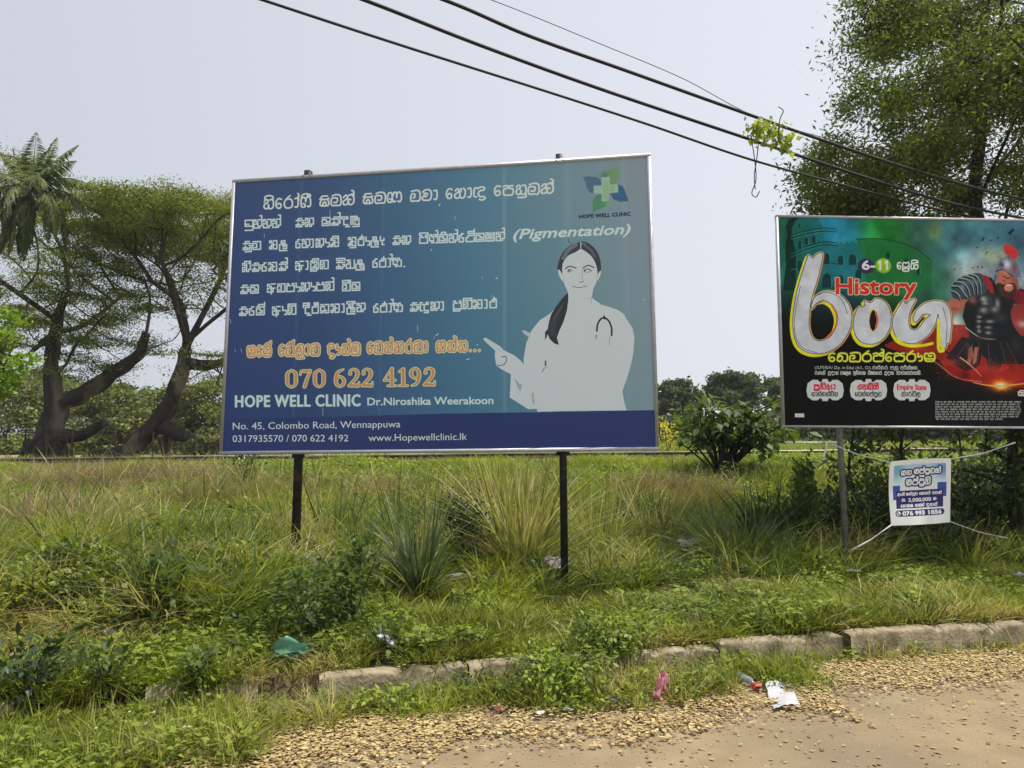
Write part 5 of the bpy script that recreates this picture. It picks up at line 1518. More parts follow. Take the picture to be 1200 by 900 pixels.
def veg():
    # short trampled grass on the verge
    x, y = spread(90000, 3.9, 10, 0, .6)
    s = y - kerb_y(x)
    strip = np.where(x < -1.35, .95 + .15 * np.sin(x * 5), np.where(x < .15, .35 + .08 * np.sin(x * 9), np.where(x < 2.05, .62 - .12 * np.cos(x * 4), .10)))
    ok = (s > .1) & (s < 3.8)
    bare = vnoise(x, y, 2.2, 1) > .55
    ok &= ~(bare & (rng.random(len(x)) < .6))
    ok &= rng.random(len(x)) < np.clip(.9 - .2 * (s - 2.5), .15, 1)
    t1 = [tuft('short_tuft', 24, .08, .11, .008, .5, .5, M['grass']), tuft('short_tuft_b', 30, .10, .17, .009, .5, .8, M['grass']), tuft('short_tuft_c', 18, .09, .08, .009, .8, .5, M['grass'])]
    put('short_grass', t1, x[ok][:26000], y[ok][:26000], .6, 1.3)
    # fringe growing out from under the kerb onto the road edge
    x, y = spread(26000, 3.0, 7.5, 0, .6)
    s = y - kerb_y(x)
    ok = (s < np.where(x < -1.35, .12, -.12)) & (s > -.12 - strip_w(x) * rnd(.75, 1.1, len(x)))
    t2 = [tuft('fringe_tuft', 26, .08, .16, .009, .6, .8, M['grass']), leafy('fringe_weed', 30, .11, .17, .045, M['weed']), tuft('fringe_tuft_b', 22, .06, .26, .009, .4, .8, M['grass'])]
    ok &= ~((x > -1.2) & (x < -.15) & (s > -.3) & (rng.random(len(x)) < .75)) & ~((x > 2.1) & (rng.random(len(x)) < .5))
    put('kerb_fringe_grass', t2, x[ok], y[ok], .5, 1.0, weights=[.3, .45, .25])
    # longer growth behind, mixed with broad-leaved ground cover
    t3 = [tuft('mid_tuft', 34, .12, .32, .013, .45, 1.0, M['grass']), tuft('mid_tuft_b', 26, .14, .44, .015, .45, 1.1, M['grass']), leafy('weed_patch', 44, .16, .20, .055, M['weed']), leafy('weed_patch_b', 36, .14, .28, .07, M['weed'])]
    x, y = spread(52000, 5.5, 15, 1, .8)
    s = y - kerb_y(x)
    lim = 2.0 + .5 * vnoise(x, y, 1.3, 2) - .9 * sstep(-1.0, -3.5, x) + .5 * sstep(2.5, 4, x)
    ok = (s > lim) & (s < 11)
    x, y = x[ok][:19000], y[ok][:19000]
    leaf_zone = vnoise(x, y, .9, 5) + .5 * sstep(-1, -5, x)
    idx = np.where(leaf_zone > -.12, rng.integers(2, 4, len(x)), rng.integers(0, 2, len(x)))
    fl = rng.random(len(x)) < .2; idx[fl] = rng.integers(0, 4, fl.sum())
    z = ground_z(x, y); n = len(x); sc = rnd(.5, 1.25, n) * (1 + .35 * vnoise(x, y, 1.9, 3))
    scatter('rough_grass', t3, np.c_[x, y, z], np.c_[rng.normal(0, .12, n), rng.normal(0, .12, n), rng.random(n) * 6.283], np.c_[sc, sc, sc * rnd(.7, 1.15, n)], idx)
    # weeds scattered low on the near left verge
    x, y = spread(9000, 4.0, 9, 0, .8); s = y - kerb_y(x)
    ok = (s > .15) & (s < 3) & ((vnoise(x, y, 1.6, 8) > -.05) | (x < -1.2))
    t4 = [leafy('low_weed', 30, .11, .12, .042, M['weed']), leafy('low_weed_b', 22, .10, .18, .055, M['weed'])]
    put('low_weeds', t4, x[ok][:5200], y[ok][:5200], .6, 1.3)
    # knee-high shrubby weeds that break up the sward
    t9 = [leafy('shrub_weed', 150, .24, .42, .065, M['weed']), leafy('shrub_weed_b', 120, .2, .5, .075, M['leaf_mid']), tuft('rank_tuft', 50, .13, .66, .018, .45, 1.0, M['grass'], 4), tuft('rank_tuft_b', 40, .1, .6, .02, .4, 1.1, M['reed_green'], 4)]
    t9 += [tuft('reed_tuft', 26, .10, .78, .026, .35, .9, M['reed_green'], 5)]
    x, y = spread(15000, 5.6, 19, 1, .8); s = y - kerb_y(x)
    ok = (s > 1.9 - .9 * sstep(-1, -3, x)) & (vnoise(x, y, 1.1, 9) > -.35) & (y < 10.5 + 6.5 * rng.random(len(x)))
    put('rank_weeds', t9, x[ok][:4300], y[ok][:4300], .3, 1.0, weights=[.56, .20, .08, .07, .09])
    # bank up to the railway
    t5 = [tuft('bank_tuft', 40, .24, .30, .02, .5, .9, M['grass_far']), tuft('bank_tuft_b', 30, .2, .42, .02, .4, .8, M['grass_far']), leafy('bank_weed', 60, .30, .22, .08, M['weed'])]
    x, y = spread(34000, 11, 22.2, 0, 1.5)
    ok = (y - kerb_y(x) > 5.5) & (y < 21.5 - .0125 * x)
    x, y = x[ok][:21000], y[ok][:21000]
    n = len(x); near = 1 - sstep(18.6, 21.2, y); sc = rnd(.6, 1.15, n) * (.3 + .7 * near)
    idx = np.where(vnoise(x, y, .5, 4) > -.25, 2, rng.integers(0, 2, n)); fl = rng.random(n) < .2; idx[fl] = rng.integers(0, 3, fl.sum())
    scatter('bank_grass', t5, np.c_[x, y, ground_z(x, y)], np.c_[rng.normal(0, .12, n), rng.normal(0, .12, n), rng.random(n) * 6.283], np.c_[sc, sc, sc * (.5 + .4 * near)], idx)
    # beyond the line
    t6 = [tuft('meadow_tuft', 40, .5, .26, .03, .5, .8, M['grass_far']), tuft('meadow_tuft_b', 34, .6, .34, .03, .5, .9, M['grass_far'])]
    x, y = spread(16000, 22.6, 62, 1, 2)
    ok = ~((x < -3 - .0 * y) & (y > 29)) & ~((y > 22.0) & (y < 24.1) & (rng.random(len(x)) < .8))
    x, y = x[ok], y[ok]
    put('meadow_grass', t6, x, y, .6, 1.2)
    # dead, straw-coloured heaps
    t7 = [tuft('straw_tuft', 46, .20, .30, .010, .9, 1.2, M['dry'])]
    X, Y = [], []
    for c, R in HEAPS:
        k = int(190 * R * R) + 30
        a = rng.random(k) * 6.283; r = R * rng.random(k) ** .7
        X.append(c.x + np.cos(a) * r * 1.3); Y.append(c.y + np.sin(a) * r)
    put('dead_grass', t7, np.concatenate(X), np.concatenate(Y), .8, 1.5, tilt=.5)
    # thin seed stalks standing over the sward
    x, y = spread(2600, 6.5, 18, 1, 1); ok = y - kerb_y(x) > 2
    t8 = [tuft('stalk', 5, .1, .6, .006, .15, .3, M['grass'], 4), tuft('stalk_b', 4, .1, .55, .006, .2, .3, M['dry'], 4)]
    put('seed_stalks', t8, x[ok], y[ok], .6, 1.2, weights=[.7, .3])


def strip_w(x):
    return np.where(x < -1.35, .95 + .15 * np.sin(x * 5), np.where(x < .15, .40 + .08 * np.sin(x * 9), np.where(x < 2.05, .60 - .12 * np.cos(x * 4), .08)))


veg()


# ------------------------------------------------------------------ fallen leaves on the road edge, grit
def litter_leaves():
    m, t, b = new_mat('fallen_leaf')
    a = t.nodes.new('ShaderNodeAttribute'); a.attribute_name = 'var'
    cr = t.nodes.new('ShaderNodeValToRGB')
    e = cr.color_ramp.elements
    e[0].position, e[0].color = 0, rgba((.16, .09, .04)); e[1].position, e[1].color = 1, rgba((.52, .44, .19))
    for p_, c_ in ((.2, (.22, .135, .06)), (.45, (.40, .29, .12)), (.72, (.47, .37, .17))):
        k = e.new(p_); k.color = rgba(c_)
    t.links.new(a.outputs['Fac'], cr.inputs[0]); t.links.new(cr.outputs[0], b.inputs['Base Color'])
    b.inputs['Roughness'].default_value = .8
    x, y = spread(330000, 3.0, 7.6, 0, .8); N = len(x)
    s = y - kerb_y(x)
    edge = strip_w(x)
    wid = .64 - .12 * np.sin(x * 1.7) - .25 * sstep(-.6, -2.2, x) + .1 * sstep(2, 4, x)
    q = (-s - .1) / (edge + wid)
    inner = -s - .1 < edge * .8
    pr = np.where(inner, .10, np.where(q < 1, .95 * np.clip(1.9 * (1 - q) + .25 * vnoise(x, y, 5, 3), .1, 1), 0.0))
    scat = .012 * np.exp(-np.clip(-s - 1.3, 0, 9) * .9) + .004
    pr = np.where((q >= 1) & (s < 0), scat * (1 + 1.2 * vnoise(x, y, 2.5, 6)), pr)
    pr = np.where((s > -.02), .03 * (s < 2.5) + .03 * (s < .3), pr)
    ok = rng.random(N) < pr
    x, y, s = x[ok], y[ok], s[ok]; n = len(x)
    z = ground_z(x, y); z = np.where(s < 0, .002, z)
    pile = np.where((s < -.1) & (s > -1.3), .014 * rng.random(n), .003 * rng.random(n)) + .004 + (s > 0) * .04 * rng.random(n)
    keep = rng.random(n) < .95; x, y, z, s, pile = x[keep], y[keep], z[keep], s[keep], pile[keep]; n = len(x)
    nrm = np.c_[rng.normal(0, .13, (n, 2)), np.ones(n)]
    a_ = rng.random(n) * 6.283
    d = np.c_[np.cos(a_), np.sin(a_), rng.normal(0, .1, n)]
    L_ = rnd(.016, .044, n)
    g = leaves(np.c_[x, y, z + pile], d, nrm, L_, L_ * rnd(.38, .7, n), .10, .04)
    bg_ = Bag(); bg_.add(g, np.clip(rng.beta(2.0, 1.5, n) * np.where(s < -.1, .45 + 45 * (pile - .004), 1.0), 0, 1))
    bg_.build('fallen_leaves', m, kind='stuff')
    # grit and pebbles on the road
    x, y = spread(9000, 3.0, 6.6, 0, .8); s = y - kerb_y(x); ok = s < -.3; x, y = x[ok], y[ok]; k = len(x)
    r = rnd(.0015, .006, k) * np.where(rng.random(k) < .04, 2.0, 1)
    o = np.array([[1, 0, 0], [0, 1, 0], [-1, 0, 0], [0, -1, 0], [0, 0, .8]])
    V = (np.c_[x, y, np.zeros(k)][:, None] + o[None] * r[:, None, None] * rnd(.7, 1.3, (k, 5, 1))).reshape(-1, 3)
    i = (np.arange(k) * 5)[:, None]
    T = np.concatenate([i + np.array([[a, (a + 1) % 4, 4]]) for a in range(4)])
    np_mesh('road_grit', V, T, surf('grit_stones', (.40, .33, .24), (.22, .17, .12), 30, .95), kind='stuff')


litter_leaves()


# ------------------------------------------------------------------ single plants of the verge
def clump(px, py, h, n, R, mat, label, w=.014, lean=.22, droop=.7, straws=0, Y=None, name='tall_grass_clump', seg=6):
    c = on_ground(px, py) if Y is None else Vector((at(px, py, Y).x, Y, gz(at(px, py, Y).x, Y)))
    a = rng.random(n) * 6.283; r = R * np.sqrt(rng.random(n))
    base = np.c_[c.x + np.cos(a) * r, c.y + np.sin(a) * r * .7, np.full(n, c.z - .03)]
    h *= 1.32; w *= 1.3; n = int(n * 1.1)
    a = rng.random(n) * 6.283; r = R * np.sqrt(rng.random(n))
    base = np.c_[c.x + np.cos(a) * r, c.y + np.sin(a) * r * .7, np.full(n, c.z - .03)]
    hh = h * rnd(.4, 1.08, n)
    lf = rng.random(n)
    g = blades(base, hh, w * rnd(.6, 1.3, n), a + rng.normal(0, .6, n), lean * rnd(.1, 1.5, n), droop * rng.random(n) ** 1.5 * 1.5, seg, rng.random(n) * 3.14)
    b = Bag(); b.add(g, rnd(.05, .95, n))
    root = empty(name, tuple(c), label=label, cat='grass clump')
    b.build('blades', mat, root)
    k = max(6, n // 9)
    b = Bag(); a = rng.random(k) * 6.283
    b.add(blades(np.c_[c.x + np.cos(a) * R * .7, c.y + np.sin(a) * R * .5, np.full(k, c.z)], h * rnd(.3, .9, k), .012, a, rnd(.3, 1.1, k), rnd(.2, 1.3, k), seg, rng.random(k) * 3.14), rnd(.3, 1, k))
    b.build('dead_blades', M['dry'], root)
    return root


def bush(px, py, h, R, n, size, mat, label, stems=7, cat='shrub', name='leafy_shrub', droop=0, Y=None, top=1.0, stem_mat=None):
    """stems rising from one root with leaves along them"""
    c = on_ground(px, py) if Y is None else Vector((at(px, py, Y).x, Y, gz(at(px, py, Y).x, Y)))
    root = empty(name, tuple(c), label=label, cat=cat)
    mb = MB(); tips = []
    for k in range(stems):
        a = k / stems * 6.283 + rng.random(); rr = R * rnd(.35, 1.0); hh = h * rnd(.6, 1.05)
        P = [c + Vector((0, 0, -.05)), c + Vector((math.cos(a) * rr * .35, math.sin(a) * rr * .35, hh * .45)), c + Vector((math.cos(a) * rr * .8, math.sin(a) * rr * .8, hh * .85)), c + Vector((math.cos(a) * rr, math.sin(a) * rr, hh))]
        S = smooth([tuple(p) for p in P], 4)
        mb.tube(S, np.linspace(.006, .0025, len(S)) * max(1, h * 1.3), 4, cap=False); tips.append(S)
    mb.build('stems', stem_mat or M['twig'], root)
    S = np.concatenate([s_[2:] for s_ in tips]); n = int(n * 1.9)
    i = rng.integers(0, len(S), n)
    t_ = (i % len(tips[0][2:])) / len(tips[0][2:])
    base = S[i] + rng.normal(0, 1, (n, 3)) * np.array([R, R, h * .5]) * .24
    base[:, 2] = np.maximum(base[:, 2], c.z + .03)
    d = unit(base - np.array([c.x, c.y, c.z + h * .35])) + rng.normal(0, .5, (n, 3)); d[:, 2] -= droop
    s = size * rnd(.55, 1.25, n)
    b = Bag(); b.add(leaves(base, d, np.tile([0, 0, 1.], (n, 1)) + rng.normal(0, .3, (n, 3)), s, s * .58), rnd(.05, .95, n))
    b.build('leaves', mat, root)
    return root


clump(612, 676, 1.22, 230, .20, M['reed_yellow'], 'tallest yellow-green reed clump, just left of the right black post', w=.017, lean=.25, droop=.6)
clump(585, 655, 1.05, 110, .2, M['reed_yellow'], 'yellowing reed clump behind the tallest one, leaning left', w=.014, lean=.3, droop=.5)
clump(490, 704, .82, 130, .10, M['reed_blue'], 'upright blue-green reed clump between the two black posts', w=.016, lean=.16, droop=.55)
clump(428, 668, .62, 90, .14, M['reed_green'], 'short green reed tuft just right of the left black post', w=.014, lean=.15, droop=.35)
clump(520, 640, .95, 80, .22, M['reed_green'], 'loose reed clump behind the blue-green one, under the clinic billboard', w=.012, lean=.25, droop=.7)
clump(735, 626, .62, 120, .17, M['reed_green'], 'dense dark upright grass clump right of the right black post', w=.013, lean=.14, droop=.2)
clump(700, 655, 1.15, 70, .25, M['reed_yellow'], 'thin pale reed clump touching the right black post', w=.012, lean=.3, droop=.6)
clump(862, 668, .80, 260, .24, M['reed_green'], 'broad arching grass clump beside the grey plastic bag', w=.013, lean=.5, droop=.9)
clump(905, 650, .72, 120, .2, M['reed_green'], 'dark arching grass clump left of the grey pipe post', w=.013, lean=.45, droop=.9)
clump(1040, 668, .55, 120, .22, M['reed_green'], 'shaded arching grass clump under the cloth banner', w=.012, lean=.6, droop=1.0)
clump(300, 668, .50, 70, .16, M['reed_green'], 'small upright grass tuft left of the left black post', w=.018, lean=.2, droop=.5)
clump(215, 668, .55, 60, .22, M['reed_green'], 'broad-bladed green tuft in the left weeds', w=.022, lean=.35, droop=.9)
clump(165, 690, .55, 70, .2, M['reed_green'], 'broad arching tuft right of the agave-like plant', w=.020, lean=.5, droop=1.1)
clump(75, 712, .45, 80, .22, M['reed_blue'], 'bluish soft grass tussock at the left edge of the verge', w=.012, lean=.6, droop=1.1)
clump(260, 645, .45, 50, .2, M['reed_green'], 'wispy green tuft behind the left weeds', w=.016, lean=.3, droop=.7)
clump(945, 668, .5, 60, .15, M['reed_green'], 'little grass tuft at the foot of the grey pipe post', w=.012, lean=.4, droop=.8)

clump(770, 640, .85, 110, .25, M['reed_yellow'], 'thin pale reeds in the gap right of the clinic billboard', w=.012, lean=.3, droop=.7)
clump(395, 645, .75, 80, .2, M['reed_green'], 'loose tall tuft behind the short tuft, right of the left black post', w=.013, lean=.25, droop=.6)
clump(465, 650, .9, 70, .2, M['reed_green'], 'tall loose blades rising behind the blue-green clump', w=.013, lean=.2, droop=.6)
clump(900, 630, .9, 130, .25, M['leaf_dark'], 'tall dark reeds standing behind the broad arching clump', w=.018, lean=.15, droop=.4, Y=9.4)
clump(935, 630, .8, 110, .22, M['leaf_dark'], 'dark upright reeds just left of the tall narrow leafy weed', w=.018, lean=.15, droop=.4, Y=9.2)
clump(240, 600, .6, 90, .25, M['reed_green'], 'green tuft high on the slope left of the left black post', w=.014, lean=.35, droop=.9)
bush(545, 676, .78, .30, 1500, .045, M['leaf_dark'], 'dark round shrub between the reed clumps under the clinic billboard', stems=9)
bush(412, 742, .62, .2, 190, .085, M['leaf_mid'], 'leafy weed with drooping heart-shaped leaves in front of the left black post', stems=7, droop=.6)
bush(358, 758, .5, .28, 300, .065, M['leaf_mid'], 'dark leafy weed above the green plastic bag', stems=8, droop=.5)
bush(455, 775, .25, .16, 80, .06, M['leaf_mid'], 'low leafy weed growing over the kerb beside the grey bag', stems=5, droop=.4)
bush(190, 742, .56, .18, 90, .11, M['leaf_mid'], 'weed with large pale oval leaves on the left verge', stems=4, droop=.5)
bush(230, 820, .22, .14, 70, .06, M['leaf_mid'], 'dark weed with small white flowers near the front left', stems=5, droop=.2)
bush(120, 830, .26, .14, 70, .055, M['leaf_mid'], 'low leafy weed near the front left corner', stems=5, droop=.3)
bush(28, 850, .34, .2, 130, .07, M['leaf_dark'], 'dark leafy plant at the bottom left corner', stems=7, droop=.3)
bush(60, 800, .24, .2, 120, .05, M['leaf_mid'], 'spreading weed in the left foreground grass', stems=7, droop=.2)
bush(285, 755, .22, .12, 50, .06, M['leaf_mid'], 'small bright weed left of the green plastic bag', stems=4, droop=.2)
bush(655, 815, .30, .42, 900, .042, M['weed'], 'mound of creeping weeds spilling over the kerb in the middle', stems=12, droop=.2)
bush(715, 790, .26, .36, 620, .042, M['weed'], 'creeping weeds over the kerb left of the pink bag', stems=9, droop=.2)
bush(556, 812, .16, .16, 160, .045, M['weed'], 'low weeds hiding the kerb joint left of centre', stems=7, droop=.2)
bush(775, 660, .35, .3, 260, .05, M['weed'], 'bright weeds left of the grey plastic bag under the gap between billboards', stems=7)
bush(560, 720, .22, .25, 200, .045, M['weed'], 'low bright weeds in front of the dark round shrub', stems=7)
bush(300, 700, .38, .3, 320, .06, M['weed'], 'bright spreading weeds in front of the small upright tuft', stems=8)
bush(95, 690, .42, .34, 380, .06, M['weed'], 'bright leafy creeper mound on the left slope', stems=9)
bush(40, 730, .36, .3, 300, .06, M['weed'], 'leafy mound beside the bluish soft tussock', stems=8)
bush(470, 655, .5, .25, 300, .05, M['leaf_mid'], 'dark weeds between the blue-green clump and the short tuft', stems=7)
bush(640, 690, .3, .2, 200, .045, M['leaf_mid'], 'small weeds at the foot of the tallest reed clump', stems=6)
bush(880, 655, .3, .25, 130, .05, M['leaf_mid'], 'shaded weeds at the foot of the broad arching clump', stems=6)
bush(945, 655, 1.35, .16, 560, .085, M['leaf_mid'], 'tall narrow leafy weed standing just left of the grey pipe post', stems=4, Y=9.0)
bush(985, 650, .45, .2, 160, .05, M['weed'], 'climbing weeds round the grey pipe post', stems=6)
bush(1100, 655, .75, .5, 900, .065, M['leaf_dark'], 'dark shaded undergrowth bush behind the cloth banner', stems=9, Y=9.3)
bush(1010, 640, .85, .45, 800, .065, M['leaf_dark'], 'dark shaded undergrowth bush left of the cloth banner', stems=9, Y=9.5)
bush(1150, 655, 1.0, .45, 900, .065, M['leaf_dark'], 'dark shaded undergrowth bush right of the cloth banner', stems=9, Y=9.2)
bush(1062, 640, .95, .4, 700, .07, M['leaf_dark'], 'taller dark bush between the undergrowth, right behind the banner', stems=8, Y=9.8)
bush(783, 535, 1.3, .4, 170, .10, M['yellow_leaf'], 'small yellow flowering bush beyond the railway', stems=8, Y=27)


# saplings in the shade under the history billboard
def sapling(pts, Y, r, n, size, label, mat=None, name='sapling'):
    n = int(n * 1.7); size *= 1.15
    P = [at(a, b, Y + k * .03) for k, (a, b) in enumerate(pts)]
    P[0].z = gz(P[0].x, P[0].y) - .1
    root = empty(name, tuple(P[0]), label=label, cat='sapling')
    mb = MB(); S = smooth([tuple(p) for p in P], 5); mb.tube(S, np.linspace(r, r * .4, len(S)), 6, cap=False)
    tw = []
    for k in range(len(S) // 3, len(S), 1):
        for j in range(2):
            a = rng.random() * 6.283; d = np.array([math.cos(a), math.sin(a) * .7, rnd(.1, .8)]); e = S[k] + d * rnd(.25, .6)
            mb.tube([S[k], (S[k] + e) / 2 + [0, 0, .03], e], [r * .35, r * .25, r * .15], 4, cap=False); tw.append((S[k], e))
    mb.build('stems', M['bark_dark'], root)
    i = rng.integers(0, len(tw), n); A = np.array([t[0] for t in tw]); B = np.array([t[1] for t in tw])
    f = rng.random((n, 1)) ** .6
    base = A[i] * (1 - f) + B[i] * f + rng.normal(0, .05, (n, 3))
    d = B[i] - A[i] + rng.normal(0, .3, (n, 3)); d[:, 2] -= .25
    s = size * rnd(.6, 1.25, n)
    b = Bag(); b.add(leaves(base, d, np.tile([0, 0, 1.], (n, 1)) + rng.normal(0, .3, (n, 3)), s, s * .5), rnd(0, .9, n))
    b.build('leaves', mat or M['leaf_mid'], root)


sapling([(1073, 665), (1065, 600), (1055, 540), (1062, 480), (1070, 400)], 10.6, .035, 330, .12, 'dark thin-stemmed sapling rising behind the cloth banner')
sapling([(1035, 660), (1010, 600), (995, 550), (1000, 500), (990, 440)], 10.9, .03, 300, .12, 'leaning sapling just right of the grey pipe post')
sapling([(1158, 660), (1140, 590), (1128, 540), (1120, 480)], 11, .025, 200, .11, 'slim sapling with bare lower stem right of the banner')
sapling([(1150, 650), (1152, 590), (1155, 520), (1160, 440)], 11.4, .03, 300, .12, 'straight sapling near the right frame edge under the history billboard')
sapling([(1195, 680), (1192, 620), (1186, 560), (1190, 480), (1200, 420)], 9.0, .09, 420, .08, 'thick dark trunk wrapped in creeper at the right edge', name='creeper_wrapped_trunk')


for k, (px, py, Y, h, R_, wh) in enumerate([(930, 640, 9.6, .7, .4, 'behind the tall narrow leafy weed'), (975, 640, 9.9, .8, .35, 'right behind the grey pipe post'), (1035, 640, 10.2, 1.1, .4, 'behind the leaning sapling, left of the banner'), (1125, 640, 10.0, 1.2, .45, 'behind the banner on its right'), (1180, 640, 9.7, 1.3, .4, 'beside the creeper-wrapped trunk'), (1090, 660, 8.9, .45, .5, 'below the banner, low and spreading')]):
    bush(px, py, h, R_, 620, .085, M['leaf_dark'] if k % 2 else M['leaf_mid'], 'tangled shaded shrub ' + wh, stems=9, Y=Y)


def trunk_creeper():
    n = 1500; z = rnd(.1, 3.2, n); a = rnd(2.6, 6.8, n)
    P = np.c_[at(1192, 600, 9.0).x + np.cos(a) * .13, 9.0 + np.sin(a) * .13, z] + rng.normal(0, .03, (n, 3))
    root = empty('creeper', (float(P[:, 0].mean()), 9.0, .1), label='dark creeper climbing the trunk at the right frame edge', cat='creeper')
    s = .07 * rnd(.6, 1.3, n)
    b = Bag(); b.add(leaves(P, np.c_[np.cos(a), np.sin(a), rnd(-1.2, .1, n)], np.tile([0, 0, 1.], (n, 1)), s, s * .7), rnd(0, .7, n)); b.build('leaves', M['leaf_dark'], root)
    mb = MB(); mb.tube([(P[:, 0].mean() - .1, 8.9, 0), (P[:, 0].mean() - .08, 8.88, 1.5), (P[:, 0].mean() - .1, 8.9, 3.2)], .008, 4); mb.build('stem', M['twig'], root)


trunk_creeper()


# the broad-leaved bush in front of the far trees
def broad_bush():
    Y = 15.5
    for k, (px, py, rr) in enumerate([(845, 512, 1)]):
        c = at(px, 560, Y); c.z = gz(c.x, Y)
        root = empty('broadleaf_bush', tuple(c), label='wide bush of large drooping leaves between the two billboards', cat='bush')
        mb = MB(); pts = []
        for j in range(46):
            a = rng.random() * 6.283
            tgt = at(rnd(785, 925), 0, Y)
            tx = at(rnd(782, 935), 400, Y).x
            top = CZ + Y * math.tan(math.radians(rnd(.2, 4.6))) * (1 - .25 * abs((tx - c.x) / 1.6))
            tip = np.array([tx, Y + rng.normal(0, .7), top])
            mid = np.array([(tx + c.x) / 2 + rng.normal(0, .15), Y + rng.normal(0, .3), (top + c.z) / 2 + .3])
            S = smooth([tuple(c), tuple(mid), tuple(tip)], 5)
            mb.tube(S, np.linspace(.025, .008, len(S)), 4, cap=False); pts.append(S[4:])
        mb.build('stems', M['bark_dark'], root)
        P = np.concatenate(pts); P = P[P[:, 2] > 1.8]; n = 1150
        i = rng.integers(0, len(P), n)
        base = P[i] + rng.normal(0, .16, (n, 3))
        a = rng.random(n) * 6.283
        d = np.c_[np.cos(a), np.sin(a), rnd(-.9, .2, n)]
        s = .25 * rnd(.55, 1.2, n)
        b = Bag(); b.add(leaves(base, d, np.tile([0, 0, 1.], (n, 1)) + rng.normal(0, .3, (n, 3)), s, s * .6), rnd(.0, .95, n))
        b.build('leaves', M['leaf_mid'], root)


broad_bush()


# ------------------------------------------------------------------ branching trees
def colonize(limbs, attract, step=.45, kill=.8, infl=4.0, iters=110, gravity=0.0):
    """grow twigs from hand-laid limbs into a cloud of points; returns nodes and parents"""
    P, par = [], []
    ends = {}
    for L_ in limbs:
        pts = [np.array(p, float) for p in L_['pts']]
        S = smooth(pts, 5) if len(pts) > 2 else np.array(pts)
        seg = [S[0]]
        for q in S[1:]:
            while np.linalg.norm(q - seg[-1]) > step: seg.append(seg[-1] + unit(q - seg[-1]) * step)
        pr = -1
        if len(P):
            D = np.linalg.norm(np.array(P) - seg[0], axis=1); pr = int(D.argmin())
        for q in seg:
            P.append(q); par.append(pr); pr = len(P) - 1
    nl = len(P)
    P = list(P)
    A = np.asarray(attract, float)
    PA = np.array(P)
    D = np.linalg.norm(A[:, None] - PA[None], axis=2)
    near = D.argmin(1); nd = D.min(1)
    alive = np.ones(len(A), bool)
    for it in range(iters):
        act = alive & (nd < infl if it > 25 else nd < 1e9)
        if not act.any(): break
        ids = near[act]; dirs = unit(A[act] - PA[ids])
        u, inv = np.unique(ids, return_inverse=True)
        acc = np.zeros((len(u), 3)); np.add.at(acc, inv, dirs)
        acc = unit(acc + rng.normal(0, .12, acc.shape) + np.array([0, 0, gravity]))
        new = PA[u] + acc * step
        keep = np.ones(len(new), bool)
        base = len(PA)
        PA = np.vstack([PA, new[keep]]); par += [int(k) for k in u[keep]]
        Dn = np.linalg.norm(A[:, None] - new[None], axis=2)
        m = Dn.min(1); am = Dn.argmin(1)
        b = m < nd
        near[b] = base + am[b]; nd[b] = m[b]
        alive &= nd > kill
        if len(PA) > 14000: break
    return PA, np.array(par), nl


def radii(par, R, r0, e=None):
    n = len(par)
    cnt = np.zeros(n); ch = np.zeros(n, int)
    for i in range(n - 1, -1, -1):
        if ch[i] == 0: cnt[i] = 1
        if par[i] >= 0: cnt[par[i]] += cnt[i]; ch[par[i]] += 1
    ee = math.log(max(cnt[0], 2)) / math.log(R / r0)
    return r0 * cnt ** (1 / ee), cnt, ch


def tree_mesh(P, par, rad, mb, minr=.0, flare=None):
    n = len(P)
    kids = [[] for _ in range(n)]
    for i, p in enumerate(par):
        if p >= 0: kids[p].append(i)
    starts = [(i, None) for i in range(n) if par[i] < 0]
    while starts:
        i, fr = starts.pop()
        chain = [i]; pts = [P[i]]; rr = [rad[i]]
        if fr is not None: pts = [P[fr]] + pts; rr = [min(rad[fr], rad[i] * 1.15)] + rr
        while kids[i]:
            ks = sorted(kids[i], key=lambda k: -rad[k])
            for k in ks[1:]: starts.append((k, i))
            i = ks[0]; pts.append(P[i]); rr.append(rad[i])
        if len(pts) < 2: continue
        r_ = np.array(rr)
        if len(r_) > 4:
            r_ = np.convolve(np.pad(r_, 2, mode='edge'), np.ones(5) / 5, 'valid')
        mb.tube(pts, r_, 10 if rr[0] > .25 else 7 if rr[0] > .1 else 4 if rr[0] > .03 else 3, cap=False)


